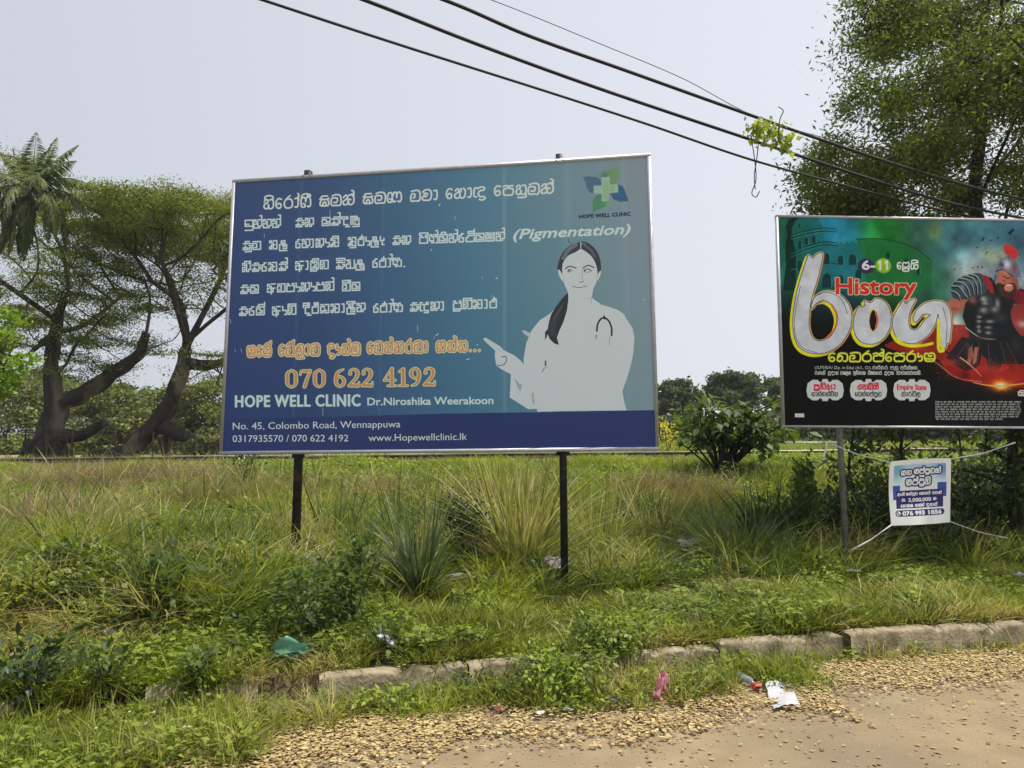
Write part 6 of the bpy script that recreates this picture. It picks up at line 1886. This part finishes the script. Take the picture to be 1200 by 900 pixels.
def big_tree(name, label, base, limbs, attract, R, r0, mat_leaf, leaf_n, leaf_size, spread_=.45, flat=.5, bark='bark', cat='tree', step=.45, kill=.8, infl=4.0, asp=.45, tipcount=3, extra=None, gravity=0, upw=.6, near=None, weight=None):
    root = empty(name, tuple(base), label=label, cat=cat)
    P, par, nl = colonize(limbs, attract, step, kill, infl, gravity=gravity)
    rad, cnt, ch = radii(par, R, r0)
    # limbs keep their own thickness
    k = 0
    mb = MB(); tree_mesh(P, par, rad, mb)
    if extra: extra(mb)
    mb.build('trunk', M[bark], root, smooth=True)
    tips = np.nonzero((cnt <= tipcount) & (np.arange(len(P)) >= nl))[0]
    if not len(tips): tips = np.arange(nl, len(P))
    if near:
        A_ = np.asarray(attract)
        dm = np.concatenate([np.linalg.norm(P[t_][:, None] - A_[None], axis=2).min(1) for t_ in np.array_split(tips, 8)])
        tips = tips[dm < near]
    wt = .12 + rng.random(len(tips)) ** 3
    if weight is not None: wt = wt * weight(P[tips])
    i = rng.choice(tips, leaf_n, p=wt / wt.sum())
    c = P[i] + rng.normal(0, 1, (leaf_n, 3)) * np.array([spread_, spread_, spread_ * flat])
    nn = rng.normal(0, 1, (leaf_n, 3)) + np.array([0, 0, upw * 2])
    b = Bag(); b.add(cards(c, nn, leaf_size * rnd(.6, 1.35, leaf_n), asp), rnd(.0, .9, leaf_n))
    b.build('crown', mat_leaf, root)
    return root


def disc(c, R, n, thick=.5, dome=.0, ax=1.0):
    a = rng.random(n) * 6.283; r = R * np.sqrt(rng.random(n))
    return np.c_[c[0] + np.cos(a) * r, c[1] + np.sin(a) * r * ax, c[2] - dome * (r / R) ** 2 + rng.normal(0, thick, n)]


YT = 31.0
def tp(px, py, Y=YT, dy=0): return tuple(at(px, py, Y) + Vector((0, dy, 0)))


def gbase(px, Y):
    q = at(px, 540, Y); return (q.x, Y, gz(q.x, Y) - .2)


# second rain tree: leans hard to the right, wide flat-topped crown
def rain_tree_b():
    b0 = gbase(108, YT)
    limbs = [dict(pts=[b0, tp(135, 532), tp(165, 515), tp(193, 480), tp(212, 442), tp(219, 405), tp(214, 368), tp(205, 350), tp(190, 335, dy=-1)]),
             dict(pts=[tp(219, 405), tp(232, 380), tp(236, 345, dy=1), tp(246, 310, dy=1.5)]),
             dict(pts=[tp(216, 425), tp(245, 428), tp(270, 425, dy=-.5), tp(310, 405, dy=-1), tp(350, 370)]),
             dict(pts=[tp(226, 395), tp(245, 378), tp(265, 362), tp(290, 335)]),
             dict(pts=[tp(214, 368), tp(196, 352, dy=1.5), tp(180, 332, dy=2), tp(165, 310, dy=3)]),
             dict(pts=[tp(219, 405), tp(228, 360, dy=-2), tp(226, 320, dy=-3)])]
    c = at(225, 262, YT)
    att = np.vstack([disc((at(205, 0, YT).x, YT, at(0, 246, YT).z), 4.9, 420, .2, .6, .9), disc((c.x + 1.8, YT, at(0, 262, YT).z), 5.8, 300, .25, .9, .8), disc(tuple(at(132, 252, YT)), 2.6, 150, .3, .6, 1.1), disc(tuple(at(190, 290, YT)), 3.6, 80, .25, .4), disc(tuple(at(240, 340, YT)), 2.6, 40, .25, .4), disc(tuple(at(140, 318, YT)), 2.2, 40, .25, .4),
                     disc(tuple(at(205, 300, YT)), 2.6, 36, .35, .5, 1.0), disc(tuple(at(250, 315, YT)), 2.2, 30, .3, .4), disc(tuple(at(160, 300, YT)), 2.0, 28, .3, .4),
                     disc(tuple(at(250, 420, YT - 2)), 2.0, 26, .4, .6), disc(tuple(at(265, 450, YT + 1.5)), 1.8, 24, .4, .6), disc(tuple(at(225, 355, YT + 1)), 1.8, 22, .3, .3)])
    def extra(mb):
        mb.limb([tp(190, 512, YT - .3), tp(196, 540, YT - .3), (tp(197, 540, YT - .3)[0], YT - .3, b0[2])], [.20, .15, .14])          # prop-like dead stem
        mb.limb([tp(193, 500, YT - .2), tp(206, 508, YT - .4), tp(219, 511, YT - .5)], [.34, .27, .25])           # sawn-off limb
        mb.limb([b0, tp(118, 541, YT), tp(150, 529), tp(168, 514), tp(192, 484), tp(210, 446), tp(219, 408)], [.58, .44, .37, .35, .35, .30, .22])
        mb.limb([tp(216, 425), tp(245, 428), tp(272, 424, dy=-.5)], [.26, .2, .15])
    big_tree('rain_tree', 'rain tree leaning to the right under a flat green canopy, next to the clinic billboard', b0, limbs, att, .22, .024, M['rain_leaf'], 150000, .10, .42, .16, extra=extra, kill=.5, infl=5, step=.36, near=.55, weight=lambda Q: np.clip((Q[:, 2] - 6.5) / 4.4, .3, 1) ** 1.4)


# first rain tree: thick pale-footed trunk
def rain_tree_a():
    Y = YT + .5
    b0 = gbase(52, Y)
    t = lambda px, py, dy=0: tp(px, py, Y, dy)
    limbs = [dict(pts=[b0, t(57, 520), t(62, 480), t(60, 440), t(62, 405), t(66, 375), t(75, 350), t(86, 335)]),
             dict(pts=[t(60, 470), t(80, 468), t(112, 452), t(140, 433), t(162, 415), t(172, 387), t(176, 350), t(168, 325)]),
             dict(pts=[t(61, 402), t(48, 402), t(30, 418), t(8, 417), t(-20, 400)]),
             dict(pts=[t(62, 440), t(76, 430), t(88, 405), t(105, 390), t(120, 370)]),
             dict(pts=[t(48, 402), t(50, 385, 1), t(68, 372, 2), t(100, 330, 3)]),
             dict(pts=[t(66, 375), t(50, 350, -2), t(30, 330, -3)]),
             dict(pts=[t(163, 415), t(185, 405), t(205, 398)])]
    att = np.vstack([disc(tuple(at(50, 345, Y)), 3.8, 120, .5, .7), disc(tuple(at(-5, 250, Y)), 3.4, 120, .5, .7), disc(tuple(at(90, 385, Y)), 2.4, 50, .4, .5), disc(tuple(at(15, 195, Y + 1)), 2.6, 60, .4, .8),
                     disc(tuple(at(120, 330, Y)), 2.2, 40, .35, .5), disc(tuple(at(170, 360, Y)), 1.8, 28, .3, .4), disc(tuple(at(60, 300, Y + 1)), 3.0, 50, .4, .5), disc(tuple(at(95, 425, Y)), 1.8, 26, .4, .4),
                     disc(tuple(at(20, 380, Y)), 2.2, 34, .4, .4), disc(tuple(at(150, 400, Y + 1)), 1.6, 22, .3, .3), disc(tuple(at(110, 290, Y + 1)), 2.0, 36, .35, .4)])
    def extra(mb):
        mb.limb([b0, t(54, 532), t(60, 505), t(64, 478), t(61, 440), t(62, 405), t(67, 375), t(76, 350)], [.95, .7, .52, .44, .3, .25, .2, .15])
        mb.limb([t(66, 474), t(85, 467), t(112, 452), t(140, 433), t(162, 415), t(172, 390)], [.42, .34, .32, .27, .22, .16])
        mb.limb([t(74, 512), t(95, 510), t(125, 494)], [.30, .22, .17])
        for k, (dx, dd) in enumerate([(-30, 2), (22, 3), (-14, -3), (34, -1)]):
            mb.limb([t(54 + dx * .3, 520, -.2), t(54 + dx * .7, 538, dd * -.1), (t(54 + dx, 545)[0], Y - dd * .3, b0[2] + .1)], [.4, .28, .1])
    big_tree('rain_tree', 'thick-trunked rain tree with a pale scarred foot, left of the leaning one', b0, limbs, att, .22, .024, M['rain_leaf'], 80000, .10, .42, .18, extra=extra, kill=.55, infl=5, step=.38, near=.6)


rain_tree_a()
rain_tree_b()


def palm():
    Y = 27.0
    top = at(37, 224, Y)
    root = empty('coconut_palm', (top.x - 1.2, Y, gz(top.x - 1.2, Y)), label='coconut palm with drooping yellow-green fronds at the left edge', cat='palm')
    mb = MB()
    P = [(top.x - 2.6, Y, gz(top.x, Y) - .2), (top.x - 2.5, Y, 4), (top.x - 1.9, Y, 7.2), (top.x - .9, Y, 9.6), (top.x - .1, Y, top.z - .1)]
    mb.tube(smooth(P, 6), np.interp(np.linspace(0, 1, 25), [0, .1, 1], [.28, .2, .15]), 9); mb.build('trunk', M['palm_trunk'], root, smooth=True)
    b = MB()
    for k in range(6): b.tube([top + Vector((rnd(-.3, .3), rnd(-.3, .3), -.5)), top + Vector((rnd(-.3, .3), rnd(-.3, .3), -.75))], [.1, .12], 7)
    b.build('coconuts', M['leaf_mid'], root)
    # fronds: (azimuth deg from +x toward the camera, start elevation, length, droop)
    F = [(2, 42, 3.3, 1.0), (8, 20, 3.6, 1.25), (-25, 5, 3.7, 1.5), (20, -10, 3.5, 1.4), (70, 78, 3.3, .2), (120, 84, 3.2, .15), (30, 70, 3.2, .35), (200, 70, 2.4, .5), (180, 30, 3.2, 1.2), (160, 0, 3.2, 1.5), (215, -30, 3.2, 1.2),
         (250, -45, 3.5, 1.0), (280, -60, 3.6, .7), (300, -35, 3.6, 1.3), (330, -5, 3.6, 1.5), (90, 30, 3.2, 1.3), (60, 0, 3.4, 1.5), (265, 10, 3.2, 1.7), (240, 40, 3.0, 1.3), (350, 62, 2.8, .8), (135, -40, 3.2, 1.0), (310, 40, 3.2, 1.4), (285, -75, 3.5, .3), (255, -70, 3.2, .4)]
    for az, el, Ln, dr in F:
        Ln *= .8
        a = math.radians(az); e = math.radians(el)
        n = 16; pts = [np.array(top)]
        for k in range(n):
            ee = e - dr * (k / n) * 1.5
            ee = max(ee, -1.5)
            pts.append(pts[-1] + np.array([math.cos(a) * math.cos(ee), math.sin(a) * math.cos(ee), math.sin(ee)]) * Ln / n)
        pts = np.array(pts)
        mb = MB(); mb.tube(pts, np.linspace(.035, .008, len(pts)), 4, cap=False)
        fr = mb.build('frond', M['palm_leaf'], root)
        m = 74
        t = np.linspace(.12, 1, m); S = np.stack([np.interp(t * n, np.arange(n + 1), pts[:, k]) for k in range(3)], -1)
        T = unit(np.gradient(S, axis=0)); side = unit(np.cross(T, [0, 0, 1.]))
        bg_ = Bag()
        for sg in (-1, 1):
            L_ = .62 * np.sin(np.pi * (t * .82 + .16)) * rnd(.8, 1.1, m)
            d = side * sg * .75 + T * .55 + np.array([0, 0, -.45]) + rng.normal(0, .09, (m, 3))
            g = leaves(S, d, np.tile([0, 0, 1.], (m, 1)) + rng.normal(0, .2, (m, 3)), L_, np.full(m, .055), .3, .28)
            bg_.add(g, rnd(.1, .9, m))
        lf = bg_.build('leaflets', M['palm_leaf'], root)
        lf.parent = fr


palm()


# right: feathery tree overhanging the history billboard
def right_tree():
    Y = 10.3
    t = lambda px, py, dy=0: tuple(at(px, py, Y) + Vector((0, dy, 0)))
    b = at(1200, 560, Y); b0 = (b.x, Y, gz(b.x, Y) - .2)
    limbs = [dict(pts=[b0, t(1185, 400), t(1144, 250), t(1150, 150), t(1152, 60), t(1160, -60)]),
             dict(pts=[(b0[0] + .5, Y, b0[2]), t(1195, 400), t(1176, 270), t(1196, 205), t(1225, 150)]),
             dict(pts=[t(1144, 240), t(1128, 190, -1), t(1100, 165, -2), t(1040, 150, -2.5)]),
             dict(pts=[t(1150, 150), t(1120, 75, -1), t(1060, 30, -2), t(1000, 10, -2)]),
             dict(pts=[t(1146, 300), t(1190, 215, 1), t(1250, 130, 1)]),
             dict(pts=[t(1150, 100), t(1200, 50, -2), t(1260, 0, -3)]),
             dict(pts=[t(1146, 270), t(1080, 255, 1), t(1010, 230, 1.5)]),
             dict(pts=[t(1152, 60), t(1180, 20, -4), t(1240, -40, -6)])]
    att = []
    rg = np.random.default_rng(11)
    # leafy masses seen against the sky: (px, py, radius in px, points)
    for px, py, R, n in [(1010, 130, 55, 46), (960, 190, 36, 30), (1000, 60, 44, 30), (1060, 20, 60, 50), (1090, 110, 60, 44), (1140, 50, 70, 50), (1180, 120, 50, 36), (1050, 200, 45, 30), (1000, 225, 40, 30), (1100, 225, 36, 20),
                         (1180, 200, 40, 22), (1200, 20, 60, 40), (1060, -60, 70, 50), (1160, -70, 80, 50), (1270, 60, 70, 50), (1260, 180, 60, 30), (1290, -60, 80, 40), (1220, 90, 50, 40), (1120, 0, 50, 40), (945, 215, 22, 14), (1010, 245, 30, 16), (1060, 250, 30, 16)]:
        for dy, f in ((-.8, .5), (.9, .5)):
            c = at(px, py, Y + dy); rr = R / FPX * Y
            v = unit(rg.normal(size=(int(n * f), 3))) * (rg.random((int(n * f), 1)) ** .4) * rr
            att.append(np.array(c) + v * np.array([1, 1.3, .9]))
    # the part of the crown that shades the verge from the right
    c = (9.2, 9.2, 7.0); v = unit(rg.normal(size=(120, 3))) * (rg.random((120, 1)) ** .4) * np.array([2.4, 1.1, 1.2]); att.append(np.array(c) + v)
    big_tree('feathery_tree', 'tall feathery-leaved tree overhanging the history billboard', b0, limbs, np.vstack(att), .11, .005, M['right_leaf'], 110000, .072, .16, .8, bark='bark_dark', step=.2, kill=.3, infl=2.5, asp=.38, upw=.3, tipcount=2,
             weight=lambda Q: np.clip(.42 + 1.2 * np.sin(Q[:, 0] * 3.1 + 1) * np.sin(Q[:, 2] * 3.7 + .5 * Q[:, 0]) + .5 * np.sin(Q[:, 1] * 2.9 + Q[:, 2] * 1.3), .015, 1.2) * np.where((Q[:, 0] / Q[:, 1] < .78) & (Q[:, 2] < CZ + .66 * Q[:, 1]), 1.0, .3))


right_tree()


# far trees and hedges
def far_tree(px, top_py, Y, wpx, n, size, label, mat='far_leaf', cat='tree', base_py=530, name='broad_tree', blobs=9, trunk=True, low=.25, seed=1, tall=1.0):
    rg = np.random.default_rng(seed)
    c = at(px, base_py, Y); g = gz(c.x, Y); H = at(px, top_py, Y).z - g; Rw = wpx / FPX * Y / 2
    root = empty(name, (c.x, Y, g), label=label, cat=cat)
    P = []
    nb = blobs * 4
    for k in range(nb):
        v = unit(rg.normal(size=3)); r = rg.random() ** .45
        zc = g + H * (low + 1) / 2; hz = H * (1 - low) / 2
        sag = 1 - .25 * max(0, -v[2])
        cc = np.array([c.x + v[0] * r * Rw * .8 * sag, Y + v[1] * r * Rw * .8 * sag, zc + v[2] * r * hz * .82])
        if low < .1:
            q = rg.random(); a = rg.random() * 6.283; rr = math.sqrt(rg.random()) * Rw * (1 - .45 * q * q)
            cc = np.array([c.x + math.cos(a) * rr, Y + math.sin(a) * rr * .6, g + H * .88 * q])
        br = Rw * (.13 + .17 * rg.random())
        m = n // nb
        u = unit(rg.normal(size=(m, 3))) * (.3 + .75 * rg.random((m, 1)) ** .6) * br * (1 + .3 * rg.normal(size=(m, 1)) ** 2 * .4)
        P.append(cc + u * np.array([1.2, 1.2, .6]))
    P = np.concatenate(P); P = P[P[:, 2] > g + .05]
    b = Bag(); b.add(cards(P, rg.normal(size=P.shape) + [0, 0, .8], size * rnd(.6, 1.3, len(P)), .6), rnd(0, .9, len(P)))
    mb = MB()
    mb.tube([(c.x, Y, g - .2), (c.x + .1, Y, g + H * .3), (c.x, Y, g + H * .7)], [.03 * H, .02 * H, .008 * H], 7)
    for k in range(5):
        a = k * 1.3 + seed; mb.tube([(c.x + .05, Y, g + H * .3), (c.x + math.cos(a) * Rw * .5, Y + math.sin(a) * Rw * .5, g + H * .72)], [.013 * H, .005 * H], 5)
    mb.build('trunk', M['bark_dark'], root)
    b.build('crown', M[mat], root)
    return root


far_tree(797, 441, 58, 66, 9000, .34, 'hazy round tree just right of the clinic billboard, far off', seed=2, blobs=11, low=.12)
far_tree(862, 432, 60, 76, 9000, .36, 'tallest of the hazy far trees between the billboards', seed=3, blobs=14, low=.3)
far_tree(915, 438, 62, 50, 6000, .34, 'dark far tree half hidden by the history billboard', seed=4)
far_tree(762, 452, 64, 60, 5000, .34, 'hazy far tree mostly hidden behind the clinic billboard', seed=5)
HX = [(-10, 430, 52, 120, 'left frame edge, far side of the dry field'), (60, 425, 55, 120, 'behind the thick rain tree trunk'), (120, 440, 50, 90, 'between the two rain tree trunks'), (185, 445, 54, 100, 'behind the leaning rain tree trunk'),
      (245, 440, 50, 90, 'left of the clinic billboard, under the canopy'), (300, 470, 52, 90, 'partly hidden by the left edge of the clinic billboard')]
for k, (px, ty, Y, w, wh) in enumerate(HX):
    far_tree(px, ty, Y, w * 1.25, 13000, .26, 'low dense hedge tree ' + wh, mat='hedge_leaf', name='hedge_tree', low=.05, seed=20 + k, blobs=14, base_py=526)
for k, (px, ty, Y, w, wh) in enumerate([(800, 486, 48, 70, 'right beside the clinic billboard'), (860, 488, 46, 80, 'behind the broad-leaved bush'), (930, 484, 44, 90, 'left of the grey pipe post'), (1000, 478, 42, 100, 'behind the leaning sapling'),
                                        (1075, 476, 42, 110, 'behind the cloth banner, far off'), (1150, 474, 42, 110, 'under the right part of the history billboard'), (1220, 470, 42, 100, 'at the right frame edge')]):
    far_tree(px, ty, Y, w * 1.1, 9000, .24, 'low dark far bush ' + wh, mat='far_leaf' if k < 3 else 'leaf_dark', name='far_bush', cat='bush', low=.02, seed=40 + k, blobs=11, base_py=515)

far_tree(-22, 335, 17, 110, 4200, .13, 'bright lime-green shrub at the left frame edge, in front of the rain trees', mat='leaf_lime', name='lime_shrub', cat='shrub', low=.25, seed=60, blobs=10)
bush(290, 583, .9, .3, 160, .07, M['leaf_dark'], 'dead dark stump with twiggy shoots just behind the clinic billboard', stems=9, Y=13.5, name='twiggy_stump', cat='stump')


# creeper hanging from the cable
def creeper():
    c = at(903, 158, 7.15)
    # hang it on the third cable
    root = empty('hanging_creeper', tuple(c), label='yellow-green creeper tangled on the cable with a tendril hanging down', cat='creeper')
    A, B_ = at(880, 140, 7.08), at(925, 155, 7.22)
    n = 330
    f = rng.random((n, 1)); base = np.array(A) * (1 - f) + np.array(B_) * f
    base += rng.normal(0, 1, (n, 3)) * [.045, .04, .05] - np.c_[np.zeros((n, 2)), .05 + .12 * rng.random((n, 1)) ** 2]
    d = rng.normal(0, 1, (n, 3)) - [0, 0, .6]; s = .062 * rnd(.5, 1.2, n)
    b = Bag(); b.add(leaves(base, d, rng.normal(0, 1, (n, 3)) + [0, -.6, .6], s, s * .75), rnd(.1, 1, n)); b.build('leaves', M['creeper_leaf'], root)
    mb = MB()
    for pts in ([(880, 158), (884, 185), (886, 210), (881, 226), (886, 231), (890, 224)], [(889, 165), (887, 185), (884, 205), (885, 222)], [(912, 160), (914, 140), (918, 130), (912, 125)]):
        mb.tube(smooth([tuple(at(a, b_, 7.15)) for a, b_ in pts], 4), .005, 4, cap=False)
    mb.build('tendril', M['twig'], root)


creeper()


# ------------------------------------------------------------------ litter
def crumple(name, px, py, size, mat, label, cat, seed, squash=(1, .8, .6), lift=.0, knots=2.2, sharp=.35, Y=None):
    """crumpled thin plastic: a folded shell pinched at one end"""
    rg = np.random.default_rng(seed)
    c = on_ground(px, py) if Y is None else at(px, py, Y)
    n = 26
    g_ = np.linspace(-1, 1, n)
    U, W_ = np.meshgrid(g_, g_)
    V = np.stack([U.ravel(), W_.ravel(), .12 * np.sin(3 * U.ravel() + seed) * np.cos(4 * W_.ravel())], -1)
    for k in range(9):                                   # crumple by folding over random planes
        nn = unit(rg.normal(size=3) * [1, 1, .55]); off = rg.normal() * .22
        dd = V @ nn - off
        V = V - np.where(dd > 0, 1.72 * dd, 0)[:, None] * nn
        V[:, 2] += np.where(dd > 0, .10 + .1 * rg.random(), 0)
    V -= V.mean(0); V /= np.abs(V).max(0) + 1e-6
    V *= np.array(squash) * size
    rz = rg.random() * .8 - .4
    R_ = np.array([[math.cos(rz), -math.sin(rz), 0], [math.sin(rz), math.cos(rz), 0], [0, 0, 1]]); V = V @ R_.T
    V += np.array([c.x, c.y, c.z + size * squash[2] * .8 + lift])
    Q = [(j * n + i, j * n + i + 1, (j + 1) * n + i + 1, (j + 1) * n + i) for j in range(n - 1) for i in range(n - 1)]
    return np_mesh(name, V, Q, mat, label=label, cat=cat)


def film(name, c, c2, trans=.3, rough=.25):
    m, t, b = new_mat(name)
    n = t.nodes.new('ShaderNodeTexNoise'); n.inputs['Scale'].default_value = 30; n.inputs['Detail'].default_value = 5
    g = t.nodes.new('ShaderNodeNewGeometry'); t.links.new(g.outputs['Position'], n.inputs['Vector'])
    mx = t.nodes.new('ShaderNodeMixRGB'); mx.inputs[1].default_value = rgba(c); mx.inputs[2].default_value = rgba(c2)
    t.links.new(n.outputs[0], mx.inputs[0]); t.links.new(mx.outputs[0], b.inputs['Base Color'])
    b.inputs['Roughness'].default_value = rough
    tr = t.nodes.new('ShaderNodeBsdfTranslucent'); t.links.new(mx.outputs[0], tr.inputs[0])
    ms = t.nodes.new('ShaderNodeMixShader'); ms.inputs[0].default_value = trans
    t.links.new(b.outputs[0], ms.inputs[1]); t.links.new(tr.outputs[0], ms.inputs[2]); t.links.new(ms.outputs[0], t.nodes['Material Output'].inputs['Surface'])
    return m


f_green = film('green_film', (.08, .26, .17), (.20, .42, .30)); f_white = film('white_film', (.55, .56, .58), (.75, .76, .78)); f_grey = film('grey_film', (.34, .36, .38), (.56, .58, .60))
f_pink = film('pink_film', (.55, .14, .18), (.74, .42, .44)); f_dark = film('navy_film', (.05, .06, .12), (.12, .14, .22)); f_mauve = film('pale_mauve_film', (.40, .35, .37), (.58, .53, .54)); f_red = film('red_film', (.60, .12, .10), (.72, .24, .18))
f_brown = film('brown_film', (.05, .02, .02), (.12, .05, .05)); f_clear = film('clear_plastic', (.34, .40, .44), (.55, .60, .64), .5, .1)

crumple('plastic_bag', 338, 786, 0.135, f_green, 'green translucent plastic bag lying above the broken kerb block', 'plastic bag', 1, (1.2, .6, .75), .04)
crumple('plastic_bag', 451, 776, 0.074, f_grey, 'small crumpled grey bag on top of the kerb', 'plastic bag', 2, (1.3, .8, .8), .1)
crumple('plastic_bag', 775, 828, 0.084, f_pink, 'crumpled pink and white plastic bag at the grass edge', 'plastic bag', 3, (.8, .7, 1.3), .03)
crumple('plastic_bag', 652, 694, 0.115, f_mauve, 'pale mauve plastic bag at the foot of the right black post', 'plastic bag', 4, (1.3, .7, .6), .24)
crumple('plastic_bag', 808, 668, 0.115, f_grey, 'grey plastic bag in front of the broad arching clump', 'plastic bag', 5, (1.3, .6, .6), .26)
crumple('plastic_wrapper', 583, 843, 0.032, f_pink, 'small pink wrapper at the edge of the fallen leaves', 'wrapper', 6, (1.1, .7, .8), .04)
crumple('plastic_wrapper', 716, 832, 0.043, f_dark, 'dark blue wrapper at the grass edge', 'wrapper', 7, (1.4, .5, .4), .04)
crumple('paper_scrap', 666, 841, 0.035, f_white, 'small white and blue scrap beside the dark blue wrapper', 'paper scrap', 8, (1.4, .6, .3), .04)
crumple('paper_scrap', 634, 846, 0.035, film('cream_paper', (.62, .55, .40), (.72, .66, .5), .1, .8), 'cream paper scrap on the fallen leaves', 'paper scrap', 9, (1.3, .7, .35), .04)
crumple('cloth_rag', 535, 699, 0.081, f_white, 'small white rag in the grass below the dark round shrub', 'rag', 10, (1.4, .5, .3), .18)
crumple('plastic_bag', 1000, 690, 0.081, f_grey, 'dusty grey bag in the grass right of the grey pipe post', 'plastic bag', 11, (1.3, .8, .4), .16)
crumple('plastic_bag', 1196, 688, 0.068, f_white, 'white bag at the right frame edge by the creeper-wrapped trunk', 'plastic bag', 12, (1.3, .7, .5), .1)
crumple('paper_scrap', 130, 756, 0.061, f_white, 'white crumpled scrap among the weeds on the left verge', 'paper scrap', 13, (1, .7, .7), .05)
crumple('paper_scrap', 60, 776, 0.068, f_clear, 'pale bluish film scrap on the bare patch at the left', 'paper scrap', 14, (1.4, .8, .4), .04)
crumple('paper_scrap', 18, 780, 0.047, f_white, 'white scrap at the left frame edge', 'paper scrap', 15, (1.2, .7, .5), .04)
crumple('plastic_wrapper', 1060, 846 - 50, 0.054, f_mauve, 'flat faded wrapper on the fallen leaves at the right', 'wrapper', 16, (1.6, .8, .15), .01)
crumple('plastic_wrapper', 540, 866, 0.047, f_brown, 'dark brown wrapper on the fallen leaves near the bottom', 'wrapper', 17, (1.8, .5, .3), .012)
crumple('red_cup', 885, 812, 0.041, f_red, 'crushed red plastic cup between bottle and white sheet', 'cup', 18, (1.3, .9, .6), .02)


def bottle():
    a, b_ = on_ground(871, 800), on_ground(880, 806)
    a = a + Vector((-.03, 0, .04)); b_ = b_ + Vector((0, 0, .035))
    d = (b_ - a).normalized(); L_ = .17
    pr = [(0, .02), (.01, .03), (.3, .031), (.34, .028), (.38, .031), (.7, .031), (.85, .014), (.93, .012)]
    root = empty('plastic_bottle', tuple(a), label='clear blue-tinted plastic bottle lying in the grass edge', cat='bottle')
    mb = MB(); mb.tube([a + d * L_ * t for t, r in pr], [r for t, r in pr], 12); mb.build('body', f_clear, root, smooth=True)
    mb = MB(); mb.tube([a + d * L_ * .93, a + d * L_ * 1.02], .014, 10); mb.build('cap', f_white, root)


bottle()


def paper_sheet():
    c4 = [on_ground(897, 812), on_ground(928, 810), on_ground(938, 834), on_ground(907, 837)]
    n = 10; V = []
    for j in range(n + 1):
        for i in range(n + 1):
            u, v = i / n, j / n
            p = (c4[0] * (1 - u) + c4[1] * u) * (1 - v) + (c4[3] * (1 - u) + c4[2] * u) * v
            V.append((p.x + .004 * math.sin(9 * v), p.y + .004 * math.sin(8 * u), p.z + .035 + .014 * math.sin(5 * u + 2 * v) * math.cos(4 * v) + .02 * (v < .1) + .006 * abs(math.sin(11 * u + 7 * v))))
    Q = [(j * (n + 1) + i, (j + 1) * (n + 1) + i, (j + 1) * (n + 1) + i + 1, j * (n + 1) + i + 1) for j in range(n) for i in range(n)]
    np_mesh('plastic_sheet', V, Q, film('matte_white_film', (.52, .53, .57), (.66, .67, .71), .2, .5), label='flat white plastic sheet on the fallen leaves at the road edge', cat='plastic sheet')


paper_sheet()
# small pale petals and flecks dropped in the left foreground
fx = [on_ground(*p) for p in [(165, 866), (172, 872), (205, 868), (218, 876), (240, 870), (246, 862), (236, 850), (196, 888), (208, 890), (152, 860), (180, 862), (225, 882), (262, 862), (110, 886), (65, 864), (118, 812), (88, 800), (232, 800), (252, 790), (246, 818), (132, 826), (104, 754), (55, 788), (56, 800), (90, 795)]]
nf = len(fx)
b = Bag(); a_ = rng.random(nf) * 6.28
b.add(leaves(np.array([tuple(q + Vector((0, 0, rnd(.06, .13)))) for q in fx]), np.c_[np.cos(a_), np.sin(a_), rnd(-.2, .5, nf)], np.tile([0, -.5, 1.], (nf, 1)), rnd(.018, .032, nf), rnd(.012, .02, nf)), 1.0)
b.build('white_petals', film('petal_white', (.72, .72, .66), (.8, .8, .74), .3, .7), kind='stuff')


# ------------------------------------------------------------------ humid air
def haze():
    mb = MB(); mb.box((0, 327, 7.5), (3020, 2470, 18.0))
    m = bpy.data.materials.new('humid_air'); m.use_nodes = True
    t = m.node_tree; t.nodes.remove(t.nodes['Principled BSDF'])
    v = t.nodes.new('ShaderNodeVolumePrincipled'); v.inputs['Density'].default_value = HAZE
    v.inputs['Color'].default_value = (.93, .95, 1, 1); v.inputs['Anisotropy'].default_value = .2
    t.links.new(v.outputs[0], t.nodes['Material Output'].inputs['Volume'])
    mb.build('haze', m, kind='stuff')


HAZE = .0005
haze()
